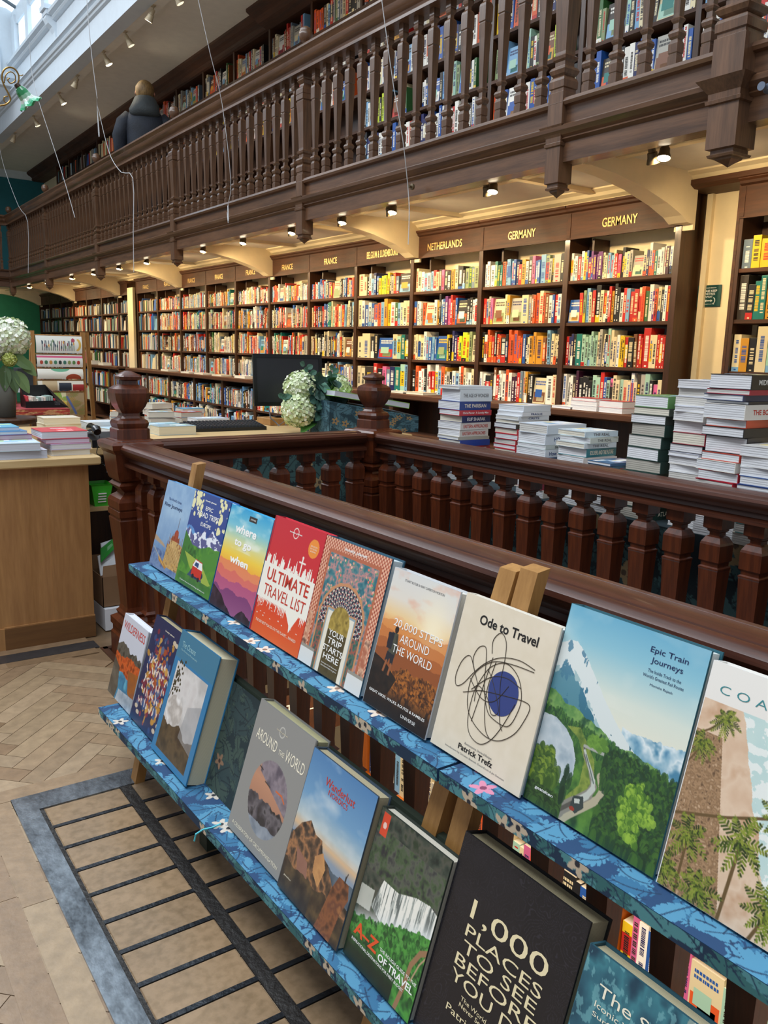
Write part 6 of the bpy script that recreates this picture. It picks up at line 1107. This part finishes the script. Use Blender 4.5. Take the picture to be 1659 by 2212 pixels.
def paper(i):
    r = random.Random(i*5+1); c = Cv(150, 70, ['e9ece4', 'e4e2da', 'eceade', 'e2dccc', 'd8d2a8'][i])
    if i == 0:
        for k in range(16): x = .14+k*.045; c.line([(x, .85), (x+r.uniform(-.02, .02), .3)], .014, r.choice(['2c3c4a', '3f6a4c', '7a2c3c', '48566a'])); c.ell(x, r.uniform(.3, .7), .014, .1, r.choice(['3f6a4c', '8a3a4a', 'd8a040', '2c4a5a', '6a8a5a']))
        c.line([(.86+.09*math.cos(t), .5+.34*math.sin(t)) for t in [-1+.2*q for q in range(12)]], .05, 'e0b85a'); c.ell(.8, .25, .04, .12, 'b04a60')
    elif i == 1:
        c.mix((c.V > .08) & (c.V < .25), 'c83a6a', .8)
        for k in range(9): c.ell(.1+k*.1, .62, .036, .16, ['b84a3c', '3f7a5c', 'c89048', '4f8a6c', '2c3c3c', '3f7a6c', '8a9a5c', '5c8a4c', 'c03c34'][k])
    elif i == 2: c.ell(.5, .0, .2, .3, '6ab08c'); c.ell(.78, .95, .17, .45, 'a8482c')
    elif i == 3: c.mix((c.U > .45) & (c.U < .73) & (c.V > .2), '2c3644'); c.mix((c.U > .75) & (c.V > .35), 'a83434'); c.mix((c.U > .1) & (c.U < .42), 'b89a6a', .7)
    else: leafy(c, 40, 5, '8ab04a', 'd8c44a', 'c87a4a', .2); c.mix((c.U > .6), '8a6a48', .7); c.line([(.62, .2), (.8, .9)], .05, '5a6a9a')
    return c
for i, (z1, z0) in enumerate(((1.425, 1.255), (1.235, 1.115), (1.095, .995), (.975, .875), (.855, .62))):
    e = empty('wrapping_paper', (2.2, 8.96, z1), 'sheet of %s wrapping paper hung on the rack, %s from the top' % (['feather patterned', 'pink and spotted', 'white and green arched', 'picture block', 'yellow floral'][i], NUM[i] if i else 'first'), 'wrapping paper', 'wrapping paper sheets on the rack')
    canvas_mesh('paper_sheet', paper(i), (-.215, 0, 0), (.235, 0, 0), (-.215, -.01, z0-z1), (.235, -.01, z0-z1), PAPER, e, bend=lambda P, u, v: P+np.concatenate([0*u*v, -.012*np.sin(PI*v)*(1+0*u), 0*u*v], -1))
# dark blue crates and books beyond
for i, (x, y, z, w_, h, c_, lab) in enumerate([(1.62, 8.9, .9, .16, .18, '1e3a8c', 'dark blue box by the green far wall, behind the hydrangeas'), (1.86, 9.0, .9, .14, .2, '24282a', 'black patterned box beside the wrapping paper rack')]):
    m = MB(); m.cbox(-w_/2, w_/2, -.1, .1, 0, h, .004); o = m.build('storage_box', plain('box_%s' % ['blue', 'black'][i], C(c_), .6)); o.location = (x, y, z+.001); tag(o, lab, 'box')
st = empty('side_table', (1.65, 9.0, 0), 'plain white topped table behind the red cloth table', 'table'); m = MB(); m.box(-.5, .3, -.25, .25, .87, .9); m.build('tabletop', WHITE, st)
for x in (-.45, .25):
    m = MB(); m.box(x-.02, x+.02, -.2, -.16, 0, .87); m.build('leg', W_CASE, st)
# ------------------------------------------------------------------ green glass lamp on a brass scroll
BRS = plain('aged_brass', C('9a7a42'), 0.3, 0.85)
gl = empty('glass_wall_lamp', (0.87, 4.0, 2.41), 'green and white glass tulip lamp on a curly brass arm at upper left', 'lamp')
def L3(pts): return [(x-.87, 0, z-2.41) for x, z in pts]
def curve(pts, n=6):
    P = []; N = len(pts)
    for i in range(N-1):
        p0, p1, p2, p3 = [Vector(pts[max(0, min(N-1, j))]) for j in (i-1, i, i+1, i+2)]
        for j in range(n): t = j/n; P.append(tuple(.5*((2*p1)+(-p0+p2)*t+(2*p0-5*p1+4*p2-p3)*t*t+(-p0+3*p1-3*p2+p3)*t**3)))
    return P+[tuple(pts[-1])]
m = MB(); m.tube(curve(L3([(0.60, 2.30), (0.70, 2.305), (0.772, 2.313), (0.794, 2.321), (0.821, 2.333), (0.837, 2.354), (0.828, 2.379), (0.814, 2.406), (0.808, 2.435), (0.817, 2.463), (0.837, 2.478), (0.859, 2.477), (0.873, 2.459), (0.874, 2.437), (0.866, 2.413), (0.869, 2.402)])), .0035, 8); m.build('scroll_arm', BRS, gl, smooth=True)
m = MB(); m.tube(curve(L3([(0.816, 2.414), (0.824, 2.446), (0.843, 2.462), (0.86, 2.453), (0.859, 2.43), (0.841, 2.417), (0.83, 2.428), (0.838, 2.437)])), .0025, 6); m.build('scroll_ornament', BRS, gl, smooth=True); m = MB(); m.tube(curve(L3([(0.838, 2.355), (0.825, 2.337), (0.812, 2.342), (0.813, 2.358), (0.827, 2.364)])), .0025, 6); m.build('scroll_ornament', BRS, gl, smooth=True); m = MB(); m.tube(L3([(.873, 2.455), (.885, 2.455), (.893, 2.46)]), .002, 5); m.build('scroll_ornament', BRS, gl, smooth=True)
m = MB(); m.lathe(0, 0, [(-.3, .006), (.4, .006), (3.9, .006)], 8, M=Matrix.Translation((-.27, 0, -.11))); m.build('hanging_rod', BRS, gl)
ax = Matrix.Translation((0, 0, 0)) @ Matrix.Rotation(math.radians(-38), 4, 'Y')
TG, tnt, tb_ = newmat('tulip_glass_shade'); a_ = tnt.nodes.new('ShaderNodeAttribute'); a_.attribute_name = 'col'; tnt.links.new(a_.outputs[0], tb_.inputs['Base Color']); tb_.inputs['Roughness'].default_value = .08; tb_.inputs['Subsurface Weight'].default_value = .4; tb_.inputs['Subsurface Radius'].default_value = (.02, .02, .02); tb_.inputs['Coat Weight'].default_value = .6
m = MB(); prof = [(0, .008), (-.006, .017), (-.02, .024), (-.035, .026), (-.05, .028), (-.062, .034), (-.072, .044), (-.080, .052)]; n = 40; vs = []
for i, (z, r_) in enumerate(prof):
    for k in range(n):
        a = 2*PI*k/n; f = i/len(prof); rr_ = r_*(1+.10*f*f*math.cos(8*a)); zz = z+.006*f*f*math.cos(8*a); vs.append(tuple(ax @ Vector((rr_*math.cos(a), rr_*math.sin(a), zz))))
cols = [C(c) for c in ('1f7a48', '1f7a48', '2a8a54', '8ab89c', 'd8e4dc', '7cc4a4', '46b080')]
for i in range(len(prof)-1):
    for k in range(n):
        a = 2*PI*k/n; c_ = cols[i]
        if i in (1, 2, 3) and math.cos(a-.8) > .1: c_ = C('dfe8e4')
        m.add([vs[n*i+k], vs[n*i+(k+1) % n], vs[n*i+n+(k+1) % n], vs[n*i+n+k]], [(0, 1, 2, 3)], c_)
m.build('glass_shade', TG, gl, smooth=True)
m = MB(); m.lathe(0, 0, [(-.012, .014), (.0, .013), (.012, .010), (.016, 0)], 14, M=ax); m.build('lamp_holder', plain('dark_brass', C('3c2c20'), .4, .5), gl)

# ------------------------------------------------------------------ ropes
RP_ = plain('pale_rope', C('c9cccf'), 0.7)
def rope(name, label, segs, r=.0028):
    m = MB()
    for s_ in segs: m.tube(curve(s_, 3), r, 6)
    tag(m.build(name, RP_), label, 'rope', 'pull cords of the roof blinds')
rope('pull_cord', 'pale cord hanging before the gallery and knotted at its front, left of centre', [[(2.7, 7.0, 5.1), (3.0, 7.163, 4.24), (3.15, 7.24, 3.811), (3.3, 7.346, 3.471), (3.43, 7.461, 2.867), (3.45, 7.57, 2.671)], [(3.45, 7.57, 2.67), (3.44, 7.542, 2.52), (3.44, 7.57, 2.60), (3.44, 7.55, 2.50), (3.45, 7.58, 2.66)]])
rope('pull_cord', 'pale cord hanging before the gallery down past the BELGIUM sign', [[(2.8, 4.5, 4.6), (3.1, 4.585, 3.498), (3.25, 4.636, 3.005), (3.35, 4.659, 2.709), (3.45, 4.721, 2.425), (3.46, 4.713, 2.27), (3.46, 4.713, 2.068)]])
rope('pull_cord', 'pale looped cord hanging left of the person in the dark jacket', [[(3.1, 10.6, 5.25), (3.15, 10.706, 4.878), (3.2, 10.777, 4.555), (3.25, 10.839, 4.26)], [(3.25, 10.84, 4.26), (3.3, 11.018, 4.213), (3.3, 11.003, 3.891), (3.3, 10.97, 3.90), (3.28, 10.95, 4.209), (3.35, 10.944, 3.888), (3.4, 10.862, 3.615), (3.43, 10.584, 3.405), (3.46, 10.258, 3.293), (3.46, 10.298, 2.694), (3.46, 10.325, 2.223)]], .004)
rope('pull_cord', 'pale cord running down from the light well behind the green glass lamp', [[(3.1, 13.399, 5.523), (3.15, 13.591, 5.204), (3.2, 13.549, 4.875), (3.25, 13.488, 4.622), (3.35, 13.265, 4.062), (3.42, 13.062, 3.598), (3.46, 12.799, 3.127)]], .004)
rope('pull_cord', 'pale cord nearest the far left corner of the gallery', [[(3.2, 16.455, 4.799), (3.3, 16.532, 4.333), (3.42, 16.172, 3.685), (3.46, 15.723, 3.372), (3.46, 15.89, 2.541)]], .004)
m = MB(); m.lathe(0, 0, [(0, .02), (.012, .02), (.014, .008), (.03, .006), (.032, .012), (.036, .012), (.036, 0)], 14, M=Matrix.Translation((3.49, 4.72, 2.44)) @ Matrix.Rotation(-PI/2, 4, 'Y')); tag(m.build('rope_cleat', LMET), 'small metal cleat on the gallery front holding the right cord', 'cleat')
m = MB(); m.lathe(0, 0, [(0, .022), (.01, .022), (.03, .012), (.05, .010), (.054, .018), (.06, .018), (.06, 0)], 14, M=Matrix.Translation((3.52, 2.22, 2.50)) @ Matrix.Rotation(-PI/2, 4, 'Y')); tag(m.build('round_hook', plain('blue_grey_metal', C('6a7484'), .4, .4)), 'round grey hook on the gallery front at the right frame edge', 'hook')

# ------------------------------------------------------------------ person on the gallery, seen from behind
PX, PYY, PZ = 3.93, 11.1, 2.66
pe = empty('person', (PX, PYY, PZ), 'person with short fair hair, dark navy hooded jacket, back turned, on the gallery', 'person')
pe.rotation_euler = (0, 0, math.radians(-22))
def skin_body(name, verts, edges, radii, mat, parent, root=0, sub=2):
    me = bpy.data.meshes.new(name); me.from_pydata(verts, edges, []); me.materials.append(mat); o = bpy.data.objects.new(name, me); COL.objects.link(o); o.parent = parent
    md = o.modifiers.new('skin', 'SKIN'); md.use_smooth_shade = True
    if not me.skin_vertices: 
        bpy.context.view_layer.objects.active = o
    for i, r_ in enumerate(radii):
        sv = me.skin_vertices[0].data[i]; sv.radius = (r_ if isinstance(r_, tuple) else (r_, r_)); sv.use_root = (i == root)
    s_ = o.modifiers.new('sub', 'SUBSURF'); s_.levels = sub; s_.render_levels = sub; return o
S = 1.13
JK = plain('navy_jacket', C('151c28'), .75, 0, .3, 0, .3); TR = plain('dark_trousers', C('22232a'), .8); SKN = plain('skin', C('c98f78'), .5); HR = wood('fair_hair', C('3a2814'), C('9a7a48'), .6, 'Z', 60, 0, .2, .5); SHO = plain('dark_shoe', C('1a1a1c'), .5)
try:
    v = [(0,0,.95),(0,0,1.1),(0,-.01,1.25),(0,-.01,1.38),(0,.0,1.48),(0,.02,1.56),(0,.03,1.63),(0,.035,1.70),(.10,0,.90),(.11,.02,.52),(.11,.0,.10),(.11,.10,.04),(-.10,0,.90),(-.11,.10,.50),(-.11,.02,.12),(-.11,.12,.05),(.18,0,1.28),(.27,-.01,1.12),(.24,.10,.90),(.23,.14,.80),(-.18,0,1.28),(-.27,-.01,1.12),(-.25,.08,.88),(-.24,.12,.78)]
    ed = [(0,1),(1,2),(2,3),(3,4),(4,5),(5,6),(6,7),(0,8),(8,9),(9,10),(10,11),(0,12),(12,13),(13,14),(14,15),(3,16),(16,17),(17,18),(18,19),(3,20),(20,21),(21,22),(22,23)]
    rd = [(.15,.11),(.14,.10),(.16,.11),(.12,.08),.06,(.075,.085),(.085,.10),(.06,.07),.085,.062,.045,.045,.085,.062,.045,.045,.04,.045,.04,.035,.04,.045,.04,.035]
    v = [(x*S, y*S, z*S) for x, y, z in v]; rd = [((r_[0]*S, r_[1]*S) if isinstance(r_, tuple) else r_*S) for r_ in rd]
    body = skin_body('body', v, ed, rd, SKN, pe)
except Exception as ex: print('skin fail', ex)
def blob(name, rows, mat, parent, n=24, wr=0.0, seed=0):      # rows: (z, cx, cy, rx, ry)
    r = random.Random(seed); m = MB(); vs = []
    for z, cx, cy, rx, ry in rows:
        for k in range(n): a = 2*PI*k/n; w_ = 1+wr*math.sin(3*a+z*30)+wr*.6*math.sin(7*a-z*50); vs.append(((cx+rx*w_*math.cos(a))*S, (cy+ry*w_*math.sin(a))*S, z*S))
    fs = []
    for i in range(len(rows)-1):
        for k in range(n): fs.append((n*i+k, n*i+(k+1) % n, n*i+n+(k+1) % n, n*i+n+k))
    fs.append(tuple(reversed(range(n)))); fs.append(tuple(range(n*(len(rows)-1), n*len(rows)))); m.add(vs, fs); return m.build(name, mat, parent, smooth=True)
blob('jacket', [(.80,0,0,.205,.15),(.83,0,0,.22,.165),(.95,0,0,.215,.16),(1.1,0,-.005,.215,.155),(1.22,0,-.01,.225,.155),(1.31,0,-.01,.23,.145),(1.37,0,-.005,.215,.13),(1.41,0,0,.175,.12),(1.45,0,0,.13,.11),(1.50,0,0,.095,.10)], JK, pe, 28, .018)
blob('hood', [(1.35,0,-.09,.12,.05),(1.38,0,-.10,.165,.085),(1.43,0,-.085,.165,.11),(1.49,0,-.05,.15,.12),(1.54,0,-.02,.125,.115),(1.575,0,0,.108,.11),(1.585,0,0,.09,.09)], plain('hood_dark_green_grey', C('2e3436'), .75, 0, .2, 0, .4), pe, 28, .03)
for s_ in (1, -1):
    m = MB(); m.tube([(s_*.165*S, 0, 1.37*S), (s_*.235*S, -.01*S, 1.29*S), (s_*.285*S, -.015*S, 1.15*S), (s_*.28*S, .04*S, 1.0*S), (s_*.25*S, .10*S, .88*S)], [.075*S, .088*S, .082*S, .07*S, .058*S], 16); m.build('sleeve', JK, pe, smooth=True)
for s_, y1 in ((1, 0), (-1, .1)):
    m = MB(); m.tube([(s_*.09*S, 0, .92*S), (s_*.105*S, y1*.8*S, .5*S), (s_*.11*S, y1*.2*S, .09*S)], [.105*S, .08*S, .065*S], 14); m.build('trouser_leg', TR, pe, smooth=True)
    m = MB(); m.add([(s_*.11*S+a*.05*S, y1*.2*S+b*S, c*S) for a, b, c in ((-1,-.07,0),(1,-.07,0),(1,.2,0),(-1,.2,0),(-1,-.06,.1),(1,-.06,.1),(.8,.12,.07),(-.8,.12,.07))], [(0,3,2,1),(4,5,6,7),(0,1,5,4),(1,2,6,5),(2,3,7,6),(3,0,4,7)]); m.build('shoe', SHO, pe)
m = MB(); vs = []; n = 22; rows = 9; rr = random.Random(5)
for i in range(rows):
    t = i/(rows-1)
    for k in range(n):
        a = 2*PI*k/n; lo = -.95 if math.sin(a) < -.1 else (-.45 if math.sin(a) < .5 else .2); ph_ = lo+t*(PI/2-lo); R_ = .104*(1+rr.uniform(-.05, .06)); vs.append((R_*math.cos(ph_)*math.cos(a)*S, (.03+R_*1.12*math.cos(ph_)*math.sin(a))*S, (1.655+.115*math.sin(ph_))*S))
fs = [(n*i+k, n*i+(k+1) % n, n*i+n+(k+1) % n, n*i+n+k) for i in range(rows-1) for k in range(n)]; m.add(vs, fs); m.build('hair', HR, pe, smooth=True)
for s_ in (1, -1):
    m = MB(); m.lathe(0, 0, [(-.012, .0), (-.01, .02), (0, .026), (.008, .02), (.01, 0)], 12, M=Matrix.Translation((s_*.10*S, .035*S, 1.635*S)) @ Matrix.Rotation(s_*1.3, 4, 'Y') @ Matrix.Scale(1.25, 4, (0, 1, 0))); m.build('ear', SKN, pe, smooth=True)
    m = MB()
    for k, L_ in enumerate((.06, .068, .064, .05)):
        x = s_*(.238+.0)*S; y = (.105+.016*k)*S; m.tube([(x, y, .80*S), (x-s_*.006, y+.004, (.80-L_*.5)*S), (x-s_*.018, y+.012, (.80-L_)*S)], [.010, .0095, .007], 8)
    m.tube([(s_*.235*S, .10*S, .83*S), (s_*.215*S, .095*S, .80*S), (s_*.205*S, .11*S, .775*S)], [.012, .011, .008], 8); m.lathe(0, 0, [(.77*S, .0), (.78*S, .035), (.84*S, .038), (.88*S, .03)], 12, M=Matrix.Translation((s_*.24*S, .125*S, 0))); m.build('hand', SKN, pe, smooth=True)

# ------------------------------------------------------------------ lower floor bookcases seen between the balusters
def low_case(name, x, y0, y1, label, seed):
    e = empty(name, (x, y0, -3.24), label, 'bookcase', 'bookcases on the floor below'); r = random.Random(seed); W_ = y1-y0
    m = MB(); m.box(0, .3, 0, .04, 0, 2.8); m.build('side_panel', W_ORANGE, e); m = MB(); m.box(0, .3, W_-.04, W_, 0, 2.8); m.build('side_panel', W_ORANGE, e); m = MB(); m.box(.28, .3, .04, W_-.04, 0, 2.8); m.build('back_panel', W_ORANGE, e)
    z = .1; bk_ = []
    while z < 2.75:
        m = MB(); m.box(0, .28, .04, W_-.04, z-.03, z); m.build('shelf', W_ORANGE, e); bk_.append(z); z += .33
    return e, bk_
LB = MB(); r_ = random.Random(3)
for i, (x, y0, y1) in enumerate([(2.62, 0.1+.95*k, .1+.95*k+.93) for k in range(-1, 4)]):
    e, zs = low_case('lower_bookcase', x, y0, y1, 'orange wood bookcase on the floor below, %s from the right' % ['first', 'second', 'third', 'fourth', 'fifth'][i], i)
    for z in zs[:-1]:
        y = y1-.05
        while y > y0+.09:
            t = r_.uniform(.02, .05); ch = r_.choice('rwcwoymkkgbswcchl')
            if r_.random() < .16: t = .14; spec = (ch, t, .24, .03, r_.randrange(9999), True)
            else: spec = (ch, t, r_.uniform(.19, .27), .15, r_.randrange(9999), False)
            if y-t < y0+.05: break
            book_geo(LB, spec, Matrix.Translation((x+.02, y, -3.24+z))); y -= t
tag(LB.build('books', PAPER), 'rows of books on the lower floor shelves glimpsed between the balusters', 'books', kind='stuff')
hs = empty('hanging_sign_board', (1.9, 3.60, -.55), 'dark board with white capital letters across the stairwell end', 'sign')
m = MB(); m.box(-.55, .5, 0, .02, -.12, .16); m.build('board', W_CASEY, hs)
for t_, x in (('H', -.20), ('A', -.10), ('T', .06), ('L', .19)):
    text_mesh('lettering', t_, INK['white'], height=.055, width=.045, align='CENTER', bold=.0, parent=hs, depth=0, M=Matrix.Translation((x, -.002, .02)) @ Matrix(((1,0,0,0),(0,0,-1,0),(0,1,0,0),(0,0,0,1))))
sr = empty('lower_stair_rail', (1.9, .6, -1.15), 'brown wooden handrail of the stairs going down', 'handrail')
m = MB(); m.prof_y([(x-.0, z) for x, z in RS], -1.2, 2.4); o = fix_normals(m.build('rail', W_RAIL, sr)); o.rotation_euler = (math.radians(-14), 0, 0)
m = MB(); m.sq(0, 1.9, [(-1.9, .04), (-.5, .04)]); m.build('post', W_BAL, sr)
